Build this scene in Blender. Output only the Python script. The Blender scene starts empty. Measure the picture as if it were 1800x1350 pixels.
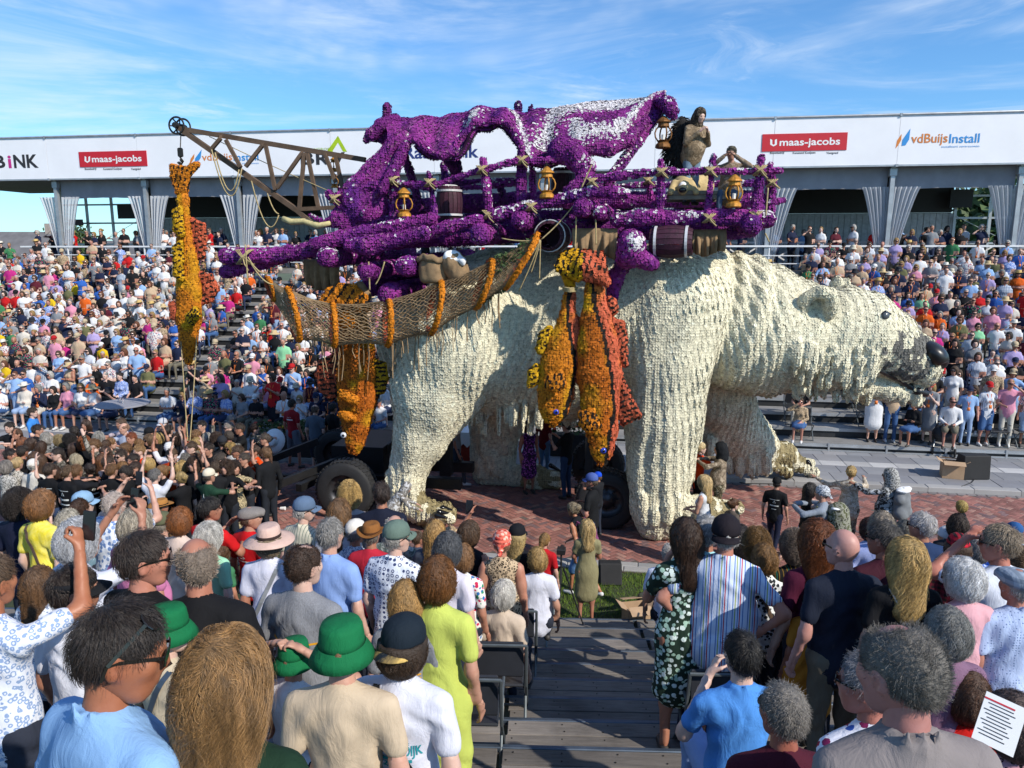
import bpy, bmesh, math, random
import numpy as np
from mathutils import Vector, Matrix, Euler
from mathutils.bvhtree import BVHTree
R = math.radians
scn = bpy.context.scene
COL = scn.collection
rng = np.random.default_rng(7)
random.seed(7)
# camera
F_PX, PITCH, YAW, EYE = 1300.0, math.atan(237 / 1300.0), R(9.12), 5.6
cam_data = bpy.data.cameras.new('camera')
cam_data.sensor_fit = 'HORIZONTAL'
cam_data.sensor_width = 36.0
cam_data.lens = 36.0 * F_PX / 1800.0
cam_data.clip_start = 0.05
cam_data.clip_end = 3000
cam = bpy.data.objects.new('camera', cam_data)
COL.objects.link(cam)
cam.location = (0, 0, EYE)
cam.rotation_euler = (R(90) - PITCH, 0, YAW)
scn.camera = cam
# light
SUN_EL, SUN_AZ = R(37), R(-33)            # azimuth in the xy plane, from +x
sun_dir = Vector((math.cos(SUN_EL) * math.cos(SUN_AZ), math.cos(SUN_EL) * math.sin(SUN_AZ), math.sin(SUN_EL)))
sd = bpy.data.lights.new('sun', 'SUN')
sd.energy = 4.4
sd.angle = R(0.53)
sd.color = (1.0, 0.93, 0.82)
sun = bpy.data.objects.new('sun', sd)
COL.objects.link(sun)
sun.rotation_euler = sun_dir.to_track_quat('Z', 'Y').to_euler()
world = bpy.data.worlds.new('World')
scn.world = world
world.use_nodes = True
wt = world.node_tree
for n in list(wt.nodes):
 wt.nodes.remove(n)
w_out = wt.nodes.new('ShaderNodeOutputWorld')
w_bg = wt.nodes.new('ShaderNodeBackground')
w_bg.inputs['Strength'].default_value = 0.15
w_sky = wt.nodes.new('ShaderNodeTexSky')
w_sky.sky_type = 'NISHITA'
w_sky.sun_disc = False
w_sky.sun_elevation = SUN_EL
w_sky.sun_rotation = R(90) - SUN_AZ        # measured from +y, clockwise
w_sky.air_density = 1.0
w_sky.dust_density = 0.3
w_sky.ozone_density = 1.6
tc = wt.nodes.new('ShaderNodeTexCoord')
sep = wt.nodes.new('ShaderNodeSeparateXYZ')
wt.links.new(tc.outputs['Generated'], sep.inputs[0])
cmb = wt.nodes.new('ShaderNodeCombineXYZ')
wt.links.new(sep.outputs[0], cmb.inputs[0]); wt.links.new(sep.outputs[2], cmb.inputs[1]); wt.links.new(sep.outputs[1], cmb.inputs[2])
dv = cmb
def cirrus(rot, scale, loc, detail, lo, hi, rough=0.62, dist=0.6):
 mp = wt.nodes.new('ShaderNodeMapping')
 mp.inputs['Rotation'].default_value = (0, 0, R(rot))
 mp.inputs['Scale'].default_value = scale
 mp.inputs['Location'].default_value = loc
 wt.links.new(dv.outputs[0], mp.inputs[0])
 nz = wt.nodes.new('ShaderNodeTexNoise')
 nz.inputs['Scale'].default_value = 1.0
 nz.inputs['Detail'].default_value = detail
 nz.inputs['Roughness'].default_value = rough
 nz.inputs['Distortion'].default_value = dist
 wt.links.new(mp.outputs[0], nz.inputs['Vector'])
 mr = wt.nodes.new('ShaderNodeMapRange')
 mr.interpolation_type = 'SMOOTHSTEP'
 mr.inputs['From Min'].default_value = lo
 mr.inputs['From Max'].default_value = hi
 wt.links.new(nz.outputs['Fac'], mr.inputs['Value'])
 return mr.outputs[0]
c1 = cirrus(-14, (1.8, 12, 1.8), (3.1, 0.4, 0), 7, 0.44, 0.74, .62, .6)
c2 = cirrus(38, (3.0, 16, 3.0), (1.7, 7.3, 0), 7, 0.50, 0.80, 0.66, 1.0)
c3 = cirrus(-30, (2.6, 6.5, 2.6), (8, 2, 1), 4, 0.32, 0.62)
m12 = wt.nodes.new('ShaderNodeMath'); m12.operation = 'MAXIMUM'
wt.links.new(c1, m12.inputs[0]); wt.links.new(c2, m12.inputs[1])
m3 = wt.nodes.new('ShaderNodeMath'); m3.operation = 'MULTIPLY'
wt.links.new(m12.outputs[0], m3.inputs[0]); wt.links.new(c3, m3.inputs[1])
m4 = wt.nodes.new('ShaderNodeMath'); m4.operation = 'MULTIPLY'; m4.inputs[1].default_value = 0.72
wt.links.new(m3.outputs[0], m4.inputs[0])
tint = wt.nodes.new('ShaderNodeMix'); tint.data_type = 'RGBA'; tint.blend_type = 'MULTIPLY'
tint.inputs['Factor'].default_value = 1.0
tint.inputs['B'].default_value = (0.44, 0.73, 1.0, 1)
wt.links.new(w_sky.outputs[0], tint.inputs['A'])
mixc = wt.nodes.new('ShaderNodeMix'); mixc.data_type = 'RGBA'
mixc.inputs['B'].default_value = (5.0, 5.6, 6.3, 1)
wt.links.new(m4.outputs[0], mixc.inputs['Factor'])
wt.links.new(tint.outputs['Result'], mixc.inputs['A'])
wt.links.new(mixc.outputs['Result'], w_bg.inputs['Color'])
wt.links.new(w_bg.outputs[0], w_out.inputs['Surface'])
vs = scn.view_settings
vs.view_transform = 'Standard'
vs.look = 'None'
vs.exposure = 0.27
vs.gamma = 1.0
vs.use_curve_mapping = False
scn.cycles.max_bounces = 5
scn.cycles.diffuse_bounces = 2
scn.cycles.glossy_bounces = 2
scn.cycles.transparent_max_bounces = 6
scn.cycles.use_denoising = True
_cy, _sy, _cp, _sp = math.cos(YAW), math.sin(YAW), math.cos(PITCH), math.sin(PITCH)
def ray(px, py):
 x = (px - 900) / F_PX
 y = (675 - py) / F_PX
 fy = _cp + y * _sp
 fz = -_sp + y * _cp
 return x * _cy - fy * _sy, x * _sy + fy * _cy, fz
def at(px, py, Y):
 """the point of the place that lies on the vertical plane y = Y and shows at this pixel of the photograph"""
 X, D, Z = ray(px, py)
 t = Y / D
 return Vector((X * t, Y, EYE + Z * t))
def onz(px, py, z=0.0):
 X, D, Z = ray(px, py)
 t = (z - EYE) / Z
 return Vector((X * t, D * t, z))
def depth(p):
 d = -p[0] * _sy + p[1] * _cy
 return d * _cp - (p[2] - EYE) * _sp
def px2m(p):
 return depth(p) / F_PX
# naming and linking
def tag(o, label=None, cat=None, group=None, kind=None):
 if label: o['label'] = label
 if cat: o['category'] = cat
 if group: o['group'] = group
 if kind: o['kind'] = kind
 return o
def link(o, parent=None):
 COL.objects.link(o)
 if parent is not None:
  o.parent = parent
 return o
def empty(name, loc=(0, 0, 0), rz=0.0, label=None, cat=None, group=None):
 o = bpy.data.objects.new(name, None)
 o.empty_display_size = 0.2
 o.location = loc
 o.rotation_euler = (0, 0, rz)
 link(o)
 return tag(o, label, cat, group)
# materials
MATS = {}
def srgb(h):
 if isinstance(h, str):
  h = h.lstrip('#')
  c = [int(h[i:i + 2], 16) / 255 for i in (0, 2, 4)]
  return tuple(x / 12.92 if x <= 0.04045 else ((x + 0.055) / 1.055) ** 2.4 for x in c)
 return tuple(h)
class NT:
 def __init__(self, name):
  self.m = bpy.data.materials.new(name)
  self.m.use_nodes = True
  self.t = self.m.node_tree
  self.b = self.t.nodes['Principled BSDF']
 def n(self, typ, **kw):
  nd = self.t.nodes.new('ShaderNode' + typ)
  for k, v in kw.items():
   if k in nd.inputs:
    nd.inputs[k].default_value = v
   else:
    setattr(nd, k, v)
  return nd
 def l(self, a, b):
  self.t.links.new(a, b)
 def coord(self, kind='Object', scale=(1, 1, 1), rot=(0, 0, 0), loc=(0, 0, 0)):
  tc_ = self.n('TexCoord')
  mp = self.n('Mapping')
  mp.inputs['Scale'].default_value = scale
  mp.inputs['Rotation'].default_value = rot
  mp.inputs['Location'].default_value = loc
  self.l(tc_.outputs[kind], mp.inputs[0])
  return mp.outputs[0]
 def noise(self, vec, scale, detail=3, rough=0.55, dist=0.0):
  nd = self.n('TexNoise')
  nd.inputs['Scale'].default_value = scale
  nd.inputs['Detail'].default_value = detail
  nd.inputs['Roughness'].default_value = rough
  nd.inputs['Distortion'].default_value = dist
  if vec is not None: self.l(vec, nd.inputs['Vector'])
  return nd.outputs['Fac']
 def ramp(self, fac, stops, interp='LINEAR'):
  r = self.n('ValToRGB')
  r.color_ramp.interpolation = interp
  el = r.color_ramp.elements
  while len(el) < len(stops): el.new(0.5)
  for e, (p, c) in zip(el, stops):
   e.position = p
   e.color = (*srgb(c), 1) if not isinstance(c, (int, float)) else (c, c, c, 1)
  self.l(fac, r.inputs['Fac'])
  return r.outputs['Color']
 def mix(self, fac, a, b, mode='MIX'):
  m = self.n('Mix', data_type='RGBA', blend_type=mode)
  for key, v in (('Factor', fac), ('A', a), ('B', b)):
   s = [i for i in m.inputs if i.name == key and (i.type == 'RGBA' or (key == 'Factor' and i.type == 'VALUE'))][0]
   if hasattr(v, 'links') or hasattr(v, 'is_linked'): self.l(v, s)
   elif key == 'Factor': s.default_value = v
   else: s.default_value = (*srgb(v), 1)
  return [o for o in m.outputs if o.type == 'RGBA'][0]
 def math(self, op, a, b=None, c=None):
  m = self.n('Math', operation=op)
  for i, v in enumerate((a, b, c)):
   if v is None: continue
   if hasattr(v, 'is_linked'): self.l(v, m.inputs[i])
   else: m.inputs[i].default_value = v
  return m.outputs[0]
 def bump(self, h, strength=0.3, dist=0.01):
  b = self.n('Bump')
  b.inputs['Strength'].default_value = strength
  b.inputs['Distance'].default_value = dist
  self.l(h, b.inputs['Height'])
  self.l(b.outputs[0], self.b.inputs['Normal'])
 def set(self, **kw):
  names = dict(color='Base Color', rough='Roughness', metal='Metallic', spec='Specular IOR Level', alpha='Alpha', trans='Transmission Weight', sheen='Sheen Weight')
  for k, v in kw.items():
   s = self.b.inputs[names[k]]
   if hasattr(v, 'is_linked'): self.l(v, s)
   elif k == 'color': s.default_value = (*srgb(v), 1)
   else: s.default_value = v
  return self.m
def simple(name, color, rough=0.6, metal=0.0, var=0.25, scale=6.0, bump=0.0, bscale=60.0, spec=0.5):
 """a plain surface with uneven colour and fine relief"""
 if name in MATS: return MATS[name]
 t = NT(name)
 c = srgb(color)
 v = t.coord()
 dark = tuple(x * (1 - var) for x in c)
 lite = tuple(min(1, x * (1 + var * 0.6)) for x in c)
 col = t.ramp(t.noise(v, scale, 5, 0.6), [(0.3, dark), (0.7, lite)])
 t.set(color=col, rough=rough, metal=metal, spec=spec)
 if bump: t.bump(t.noise(v, bscale, 3), bump, 0.01)
 MATS[name] = t.m
 return t.m
# mesh building
class MB:
 """collects polygons; build() links them as ONE mesh object"""
 def __init__(self):
  self.v = []; self.f = []; self.mi = []; self.nv = 0
 def add(self, verts, faces, mi=0):
  verts = np.asarray(verts, float).reshape(-1, 3)
  self.v.append(verts)
  for f in faces:
   self.f.append([int(i) + self.nv for i in f])
  if np.isscalar(mi): self.mi += [mi] * len(faces)
  else: self.mi += [int(i) for i in mi]
  self.nv += len(verts)
 def box(self, c, s, rz=0.0, mi=0, M=None, bev=0.0):
  x, y, z = [q / 2 for q in s]
  if bev > 0:
   b = min(bev, x * .9, y * .9, z * .9)
   pts = []
   for zz, i in ((-z, b), (-z + b, 0), (z - b, 0), (z, b)):
    for sx, sy in ((-1, -1), (1, -1), (1, 1), (-1, 1)):
     pts.append((sx * (x - i), sy * (y - i), zz))
   v = np.array(pts)
   f = [(3, 2, 1, 0), (12, 13, 14, 15)]
   for k in range(3):
    for j in range(4):
     a = k * 4 + j; d = k * 4 + (j + 1) % 4
     f.append((a, d, d + 4, a + 4))
  else:
   v = np.array([(sx * x, sy * y, sz * z) for sz in (-1, 1) for sx, sy in ((-1, -1), (1, -1), (1, 1), (-1, 1))])
   f = [(3, 2, 1, 0), (4, 5, 6, 7), (0, 1, 5, 4), (1, 2, 6, 5), (2, 3, 7, 6), (3, 0, 4, 7)]
  if M is not None:
   v = v @ np.array(M.to_3x3()).T
  elif rz:
   ca, sa = math.cos(rz), math.sin(rz)
   v = v @ np.array([[ca, sa, 0], [-sa, ca, 0], [0, 0, 1]])
  self.add(v + np.array(c), f, mi)
  return self
 def bar(self, a, b, w, h=None, mi=0, up=(0, 0, 1)):
  """a square bar from a to b"""
  a = Vector(a); b = Vector(b); d = b - a
  L = d.length
  z = d.normalized(); u = Vector(up)
  if abs(z.dot(u)) > 0.97: u = Vector((0, 1, 0))
  x = u.cross(z).normalized(); y = z.cross(x)
  M = Matrix((x, y, z)).transposed()
  self.box((a + b) / 2, (w, h or w, L), M=M, mi=mi)
  return self
 def tube(self, pts, r, n=8, mi=0, cap=True, closed=False):
  pts = [Vector(p) for p in pts]
  k = len(pts)
  rr = [r] * k if np.isscalar(r) else list(r)
  T = []
  for i in range(k):
   a = pts[(i - 1) % k] if (closed or i > 0) else pts[i]
   b = pts[(i + 1) % k] if (closed or i < k - 1) else pts[i]
   t = (b - a)
   T.append(t.normalized() if t.length > 1e-9 else Vector((0, 0, 1)))
  u = Vector((0, 0, 1)) if abs(T[0].z) < 0.9 else Vector((1, 0, 0))
  u = (u - T[0] * u.dot(T[0])).normalized()
  V = []
  for i in range(k):
   u = (u - T[i] * u.dot(T[i]))
   u = u.normalized() if u.length > 1e-6 else T[i].orthogonal().normalized()
   w = T[i].cross(u)
   for j in range(n):
    an = 2 * math.pi * j / n
    V.append(pts[i] + (u * math.cos(an) + w * math.sin(an)) * rr[i])
  F = []
  m = k if closed else k - 1
  for i in range(m):
   for j in range(n):
    a = i * n + j; b2 = i * n + (j + 1) % n
    c = ((i + 1) % k) * n + (j + 1) % n; d = ((i + 1) % k) * n + j
    F.append((a, b2, c, d))
  if cap and not closed:
   F.append(tuple(range(n - 1, -1, -1)))
   F.append(tuple((k - 1) * n + j for j in range(n)))
  self.add([tuple(p) for p in V], F, mi)
  return self
 def lathe(self, prof, n=20, c=(0, 0, 0), mi=0, M=None, cap=True):
  V = []
  for r, z in prof:
   for j in range(n):
    an = 2 * math.pi * j / n
    V.append((r * math.cos(an), r * math.sin(an), z))
  V = np.array(V)
  if M is not None: V = V @ np.array(M.to_3x3()).T
  F = []
  for i in range(len(prof) - 1):
   for j in range(n):
    F.append((i * n + j, i * n + (j + 1) % n, (i + 1) * n + (j + 1) % n, (i + 1) * n + j))
  if cap:
   F.append(tuple(range(n - 1, -1, -1)))
   F.append(tuple((len(prof) - 1) * n + j for j in range(n)))
  self.add(V + np.array(c), F, mi)
  return self
 def arrays(self):
  return np.concatenate(self.v), self.f, self.mi
 def mesh(self, name, mats, smooth=False):
  me = bpy.data.meshes.new(name)
  v = np.concatenate(self.v) if self.v else np.zeros((0, 3))
  return fill_mesh(me, v, self.f, self.mi, mats, smooth)
 def build(self, name, mats, parent=None, smooth=False, loc=None):
  o = bpy.data.objects.new(name, self.mesh(name, mats, smooth))
  if loc is not None: o.location = loc
  return link(o, parent)
def fill_mesh(me, v, faces, mi, mats, smooth=False):
 if not isinstance(mats, (list, tuple)): mats = [mats]
 for m in mats: me.materials.append(m)
 v = np.asarray(v, np.float32)
 if isinstance(faces, np.ndarray):
  nf, k = faces.shape
  loops = faces.astype(np.int32).ravel()
  starts = np.arange(nf, dtype=np.int32) * k
 else:
  nf = len(faces)
  ln = np.array([len(f) for f in faces], np.int32)
  loops = np.array([i for f in faces for i in f], np.int32)
  starts = np.concatenate([[0], np.cumsum(ln)[:-1]]).astype(np.int32) if nf else np.zeros(0, np.int32)
 me.vertices.add(len(v)); me.vertices.foreach_set('co', v.ravel())
 me.loops.add(len(loops)); me.loops.foreach_set('vertex_index', loops)
 me.polygons.add(nf); me.polygons.foreach_set('loop_start', starts)
 if mi is not None and len(mats) > 1:
  me.polygons.foreach_set('material_index', np.asarray(mi, np.int32))
 me.polygons.foreach_set('use_smooth', np.full(nf, bool(smooth)))
 me.update(calc_edges=True)
 me.validate()
 return me
def obj_from(name, v, f, mats, parent=None, mi=None, smooth=True):
 me = bpy.data.meshes.new(name)
 fill_mesh(me, v, f, mi, mats, smooth)
 return link(bpy.data.objects.new(name, me), parent)
def set_color(me, cols, name='tone'):
 """per-vertex base colour of the thing itself (flower colours, hair strands)"""
 a = me.color_attributes.new(name, 'FLOAT_COLOR', 'POINT')
 c = np.ones((len(me.vertices), 4), np.float32)
 c[:, :3] = cols
 a.data.foreach_set('color', c.ravel())
def text_mesh(s, size=1.0, ext=0.0, align='LEFT', shear=0.0, offset=0.0, space=1.0):
 cu = bpy.data.curves.new('lettering', 'FONT')
 cu.body = s
 cu.size = size
 cu.extrude = ext
 cu.align_x = align
 cu.shear = shear
 cu.offset = offset
 cu.space_character = space
 cu.resolution_u = 3
 o = bpy.data.objects.new('lettering', cu)
 COL.objects.link(o)
 dg = bpy.context.evaluated_depsgraph_get()
 me = bpy.data.meshes.new_from_object(o.evaluated_get(dg))
 v = np.array([tuple(x.co) for x in me.vertices]).reshape(-1, 3)
 f = [tuple(p.vertices) for p in me.polygons]
 bpy.data.objects.remove(o)
 bpy.data.curves.remove(cu)
 bpy.data.meshes.remove(me)
 return v, f
# noise on numpy points
def vnoise(p, scale=1.0, seed=0):
 q = np.asarray(p, float) * scale + seed * 17.13
 i = np.floor(q).astype(np.int64); f = q - i
 f = f * f * (3 - 2 * f)
 def h(ix, iy, iz):
  n = (ix * 374761393 + iy * 668265263 + iz * 1274126177 + seed * 362437) & 0xffffffff
  n = ((n ^ (n >> 13)) * 1274126177) & 0xffffffff
  return ((n ^ (n >> 16)) & 0xffff) / 65535.0
 r = 0
 for dx in (0, 1):
  for dy in (0, 1):
   for dz in (0, 1):
    w = (f[:, 0] if dx else 1 - f[:, 0]) * (f[:, 1] if dy else 1 - f[:, 1]) * (f[:, 2] if dz else 1 - f[:, 2])
    r = r + w * h(i[:, 0] + dx, i[:, 1] + dy, i[:, 2] + dz)
 return r
# smooth solid modelling: one continuous surface from many tapered limbs
class Prim:
 __slots__ = ('kind', 'a', 'b', 'ra', 'rb', 'k', 'zone', 'M', 'Mi', 'rmin', 'flat', 'op')
 def bounds(self):
  if self.kind == 'rc':
   lo = np.minimum(self.a - self.ra, self.b - self.rb); hi = np.maximum(self.a + self.ra, self.b + self.rb)
   return lo, hi
  e = np.sqrt((self.M ** 2).sum(1))
  return self.a - e, self.a + e
 def ev(self, P):
  if self.kind == 'rc':
   a, b = self.a, self.b
   ab = b - a
   L2 = float(ab @ ab)
   ap = P - a
   if L2 > 1e-12:
    t = np.clip((ap @ ab) / L2, 0, 1)
    q = ap - t[..., None] * ab
    rad = self.ra + t * (self.rb - self.ra)
   else:
    q = ap; rad = self.ra
   if self.flat is not None:
    n, s = self.flat
    dn = q @ n
    q = q + dn[..., None] * (n * (1 / s - 1))
    return (np.sqrt((q * q).sum(-1)) - rad) * (0.5 + 0.5 * s)
   return np.sqrt((q * q).sum(-1)) - rad
  q = (P - self.a) @ self.Mi.T
  l = np.sqrt((q * q).sum(-1))
  return (l - 1) * self.rmin
def rc(a, b, ra, rb=None, k=0.03, zone=0, flat=None, op=0):
 p = Prim(); p.kind = 'rc'
 p.a = np.array(a, float); p.b = np.array(b, float); p.ra = float(ra); p.rb = float(ra if rb is None else rb)
 p.k = k; p.zone = zone; p.op = op
 p.flat = None if flat is None else (np.array(flat[0], float), flat[1])
 return p
def ell(c, r, rot=None, k=0.03, zone=0, op=0):
 p = Prim(); p.kind = 'el'
 p.a = np.array(c, float)
 Rm = np.eye(3) if rot is None else np.array(rot.to_matrix() if isinstance(rot, Euler) else rot.to_3x3())
 S = np.diag(np.array(r, float))
 p.M = Rm @ S; p.Mi = np.diag(1 / np.array(r, float)) @ Rm.T
 p.rmin = float(min(r)); p.k = k; p.zone = zone; p.op = op; p.flat = None; p.b = p.a
 return p
def xform(prims, M):
 """the same prims moved by a rigid 4x4"""
 A = np.array(M)
 Rm = A[:3, :3]; T = A[:3, 3]
 out = []
 for p in prims:
  q = Prim()
  for s in Prim.__slots__:
   if hasattr(p, s): setattr(q, s, getattr(p, s))
  q.a = Rm @ p.a + T
  if p.kind == 'rc':
   q.b = Rm @ p.b + T
   if p.flat is not None: q.flat = (Rm @ p.flat[0], p.flat[1])
  else:
   q.b = q.a; q.M = Rm @ p.M; q.Mi = p.Mi @ Rm.T
  out.append(q)
 return out
def smin(a, b, k):
 h = np.maximum(k - np.abs(a - b), 0) / k
 return np.minimum(a, b) - h * h * k * 0.25
def field(prims, P):
 """value of the solid at points P (n,3)"""
 D = np.full(P.shape[:-1], 1e3)
 for p in prims:
  d = p.ev(P)
  D = smin(D, d, p.k) if p.op == 0 else -smin(-D, d, p.k)
 return D
def solid(prims, vox, warp=None):
 lo = np.min([p.bounds()[0] for p in prims if p.op == 0], 0) - vox * 2.5
 hi = np.max([p.bounds()[1] for p in prims if p.op == 0], 0) + vox * 2.5
 n = np.ceil((hi - lo) / vox).astype(int) + 1
 D = np.full(n, 1e3, np.float64)
 ax = [lo[i] + np.arange(n[i]) * vox for i in range(3)]
 for p in prims:
  b0, b1 = p.bounds()
  m = p.k + vox * 2
  i0 = np.clip(np.floor((b0 - m - lo) / vox).astype(int), 0, n)
  i1 = np.clip(np.ceil((b1 + m - lo) / vox).astype(int) + 1, 0, n)
  if (i1 <= i0).any(): continue
  X, Y, Z = np.meshgrid(ax[0][i0[0]:i1[0]], ax[1][i0[1]:i1[1]], ax[2][i0[2]:i1[2]], indexing='ij')
  P = np.stack([X, Y, Z], -1)
  d = p.ev(P)
  sl = (slice(i0[0], i1[0]), slice(i0[1], i1[1]), slice(i0[2], i1[2]))
  D[sl] = smin(D[sl], d, p.k) if p.op == 0 else -smin(-D[sl], d, p.k)
 if warp is not None:
  near = np.argwhere(np.abs(D) < vox * 3 + 0.2)
  P = lo + near * vox
  D[near[:, 0], near[:, 1], near[:, 2]] += warp(P)
 return nets(D, lo, vox)
def nets(D, lo, vox):
 ins = D < 0
 nx, ny, nz = D.shape
 c = np.zeros((nx - 1, ny - 1, nz - 1), np.int8)
 for dx in (0, 1):
  for dy in (0, 1):
   for dz in (0, 1):
    c += ins[dx:nx - 1 + dx, dy:ny - 1 + dy, dz:nz - 1 + dz]
 act = (c > 0) & (c < 8)
 idx = np.full(c.shape, -1, np.int64)
 cells = np.argwhere(act)
 idx[act] = np.arange(len(cells))
 corner = np.array([(i, j, k) for i in (0, 1) for j in (0, 1) for k in (0, 1)])
 vals = np.stack([D[cells[:, 0] + o[0], cells[:, 1] + o[1], cells[:, 2] + o[2]] for o in corner], 1)
 acc = np.zeros((len(cells), 3)); cnt = np.zeros(len(cells))
 for a in range(8):
  for b in range(a + 1, 8):
   if np.abs(corner[a] - corner[b]).sum() != 1: continue
   va, vb = vals[:, a], vals[:, b]
   m = (va < 0) != (vb < 0)
   t = np.where(m, va / np.where(m, va - vb, 1), 0)
   pt = corner[a] + t[:, None] * (corner[b] - corner[a])
   acc += pt * m[:, None]; cnt += m
 V = lo + (cells + acc / np.maximum(cnt, 1)[:, None]) * vox
 F = []
 for ax in range(3):
  s0 = [slice(None)] * 3; s1 = [slice(None)] * 3
  s0[ax] = slice(0, -1); s1[ax] = slice(1, None)
  A = ins[tuple(s0)]; B = ins[tuple(s1)]
  ch = A != B
  u, w = (ax + 1) % 3, (ax + 2) % 3
  e = np.argwhere(ch)
  ok = (e[:, u] > 0) & (e[:, w] > 0) & (e[:, u] < D.shape[u] - 1) & (e[:, w] < D.shape[w] - 1)
  e = e[ok]
  def cell(du, dw):
   q = e.copy(); q[:, u] += du; q[:, w] += dw
   return idx[q[:, 0], q[:, 1], q[:, 2]]
  q = np.stack([cell(-1, -1), cell(0, -1), cell(0, 0), cell(-1, 0)], 1)
  flip = ~A[e[:, 0], e[:, 1], e[:, 2]]
  q[flip] = q[flip][:, ::-1]
  F.append(q)
 F = np.concatenate(F) if F else np.zeros((0, 4), int)
 F = F[(F >= 0).all(1)]
 return V, F
def zones_of(prims, V, F):
 best = np.full(len(V), 1e9); z = np.zeros(len(V), int)
 for p in prims:
  if p.op: continue
  d = p.ev(V)
  m = d < best
  best[m] = d[m]; z[m] = p.zone
 return z[F[:, 0]] if len(F) else np.zeros(0, int), z
def normals(prims, P, e=0.004):
 g = np.stack([field(prims, P + np.eye(3)[i] * e) - field(prims, P - np.eye(3)[i] * e) for i in range(3)], -1)
 return g / np.maximum(np.linalg.norm(g, axis=-1, keepdims=True), 1e-9)
def mesh_normals(V, F):
 fn = np.cross(V[F[:, 2]] - V[F[:, 0]], V[F[:, 3 if F.shape[1] > 3 else 2]] - V[F[:, 1]]) if F.shape[1] > 3 else np.cross(V[F[:, 1]] - V[F[:, 0]], V[F[:, 2]] - V[F[:, 0]])
 N = np.zeros_like(V)
 for k in range(F.shape[1]):
  np.add.at(N, F[:, k], fn)
 return N / np.maximum(np.linalg.norm(N, axis=1, keepdims=True), 1e-12)
# GROUND, ROAD, PAVEMENTS
m_joint = simple('joint_sand', (0.10, 0.075, 0.065), 0.95, var=0.3, scale=3)
m_ground = simple('far_ground', (0.10, 0.12, 0.06), 0.95, var=0.4, scale=0.2)
m_kerb = simple('kerb_concrete', (0.34, 0.33, 0.32), 0.85, var=0.25, scale=2.0, bump=0.2)
def tone_mat(name, rough=0.8, amp=0.25, scale=5.0, bump=0.25, bscale=90.0, fine=0.0):
 """base colour from the piece's own tone, with stains of its own"""
 if name in MATS: return MATS[name]
 t = NT(name)
 a = t.n('Attribute', attribute_name='tone')
 v = t.coord()
 g = t.ramp(t.noise(v, scale, 6, 0.65), [(0.25, 1 - amp), (0.75, 1.0 + amp * 0.3)])
 c = t.mix(1.0, a.outputs['Color'], g, 'MULTIPLY')
 if fine:
  c = t.mix(1.0, c, t.ramp(t.noise(v, bscale, 2), [(0.3, 1 - fine), (0.7, 1.0)]), 'MULTIPLY')
 t.set(color=c, rough=rough)
 if bump: t.bump(t.noise(v, bscale, 3), bump, 0.004)
 MATS[name] = t.m
 return t.m
m_brick = tone_mat('brick_clay', 0.85, 0.35, 1.2)
m_slab = tone_mat('slab_concrete', 0.85, 0.2, 1.5)
def tagset(o, **kw):
 return tag(o, **kw)
g = MB(); g.add([(-900, -60, -0.16), (900, -60, -0.16), (900, 1500, -0.16), (-900, 1500, -0.16)], [(0, 1, 2, 3)])
tag(g.build('ground', m_ground), kind='structure')
ROAD0, ROAD1 = 12.72, 17.95
g = MB(); g.box((-4, (ROAD0 + ROAD1) / 2, -0.06), (52, ROAD1 - ROAD0, 0.11))
road = tag(g.build('road', m_joint), kind='structure')
def box_verts(cx, cy, z0, z1, lx, ly, ang, bev):
 """a low block with a chamfered top: 9 quads without the underside"""
 ca, sa = math.cos(ang), math.sin(ang)
 out = []
 for (a, b, z) in ((lx / 2, ly / 2, z0), (lx / 2, ly / 2, z1 - bev), (lx / 2 - bev, ly / 2 - bev, z1)):
  for sx, sy in ((-1, -1), (1, -1), (1, 1), (-1, 1)):
   x, y = sx * a, sy * b
   out.append((cx + x * ca - y * sa, cy + x * sa + y * ca, z))
 return out
BOXF = [(8, 9, 10, 11)] + [(k * 4 + j, k * 4 + (j + 1) % 4, k * 4 + 4 + (j + 1) % 4, k * 4 + 4 + j) for k in (0, 1) for j in range(4)]
def paving(name, parent, mat, cells, z, near=300, thick=0.06, bev=0.006, pixel=None):
 """cells: (cx, cy, lx, ly, ang, tone). The ones that show largest become parts, the rest one part of kind stuff"""
 cells = sorted(cells, key=lambda c: pixel(c) if pixel else depth((c[0], c[1], 0)))
 for i, c in enumerate(cells[:near]):
  dz = rng.normal(0, 0.0018)
  v = np.array(box_verts(0, 0, -thick, dz, c[2], c[3], c[4], bev))
  me = bpy.data.meshes.new(name)
  fill_mesh(me, v, BOXF, None, mat)
  set_color(me, c[5])
  o = bpy.data.objects.new(name, me)
  o.location = (c[0], c[1], z)
  link(o, parent)
 rest = cells[near:]
 if rest:
  V = []; T = []
  for c in rest:
   V += box_verts(c[0], c[1], z - thick, z + rng.normal(0, 0.0018), c[2], c[3], c[4], bev); T += [c[5]] * 12
  F = (np.arange(len(rest))[:, None, None] * 12 + np.array(BOXF)[None]).reshape(-1, 4)
  o = obj_from(name + '_field', np.array(V), F, mat, parent, smooth=False)
  set_color(o.data, np.array(T))
  o['kind'] = 'stuff'
cells = []
bw, bl = 0.104, 0.208
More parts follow.
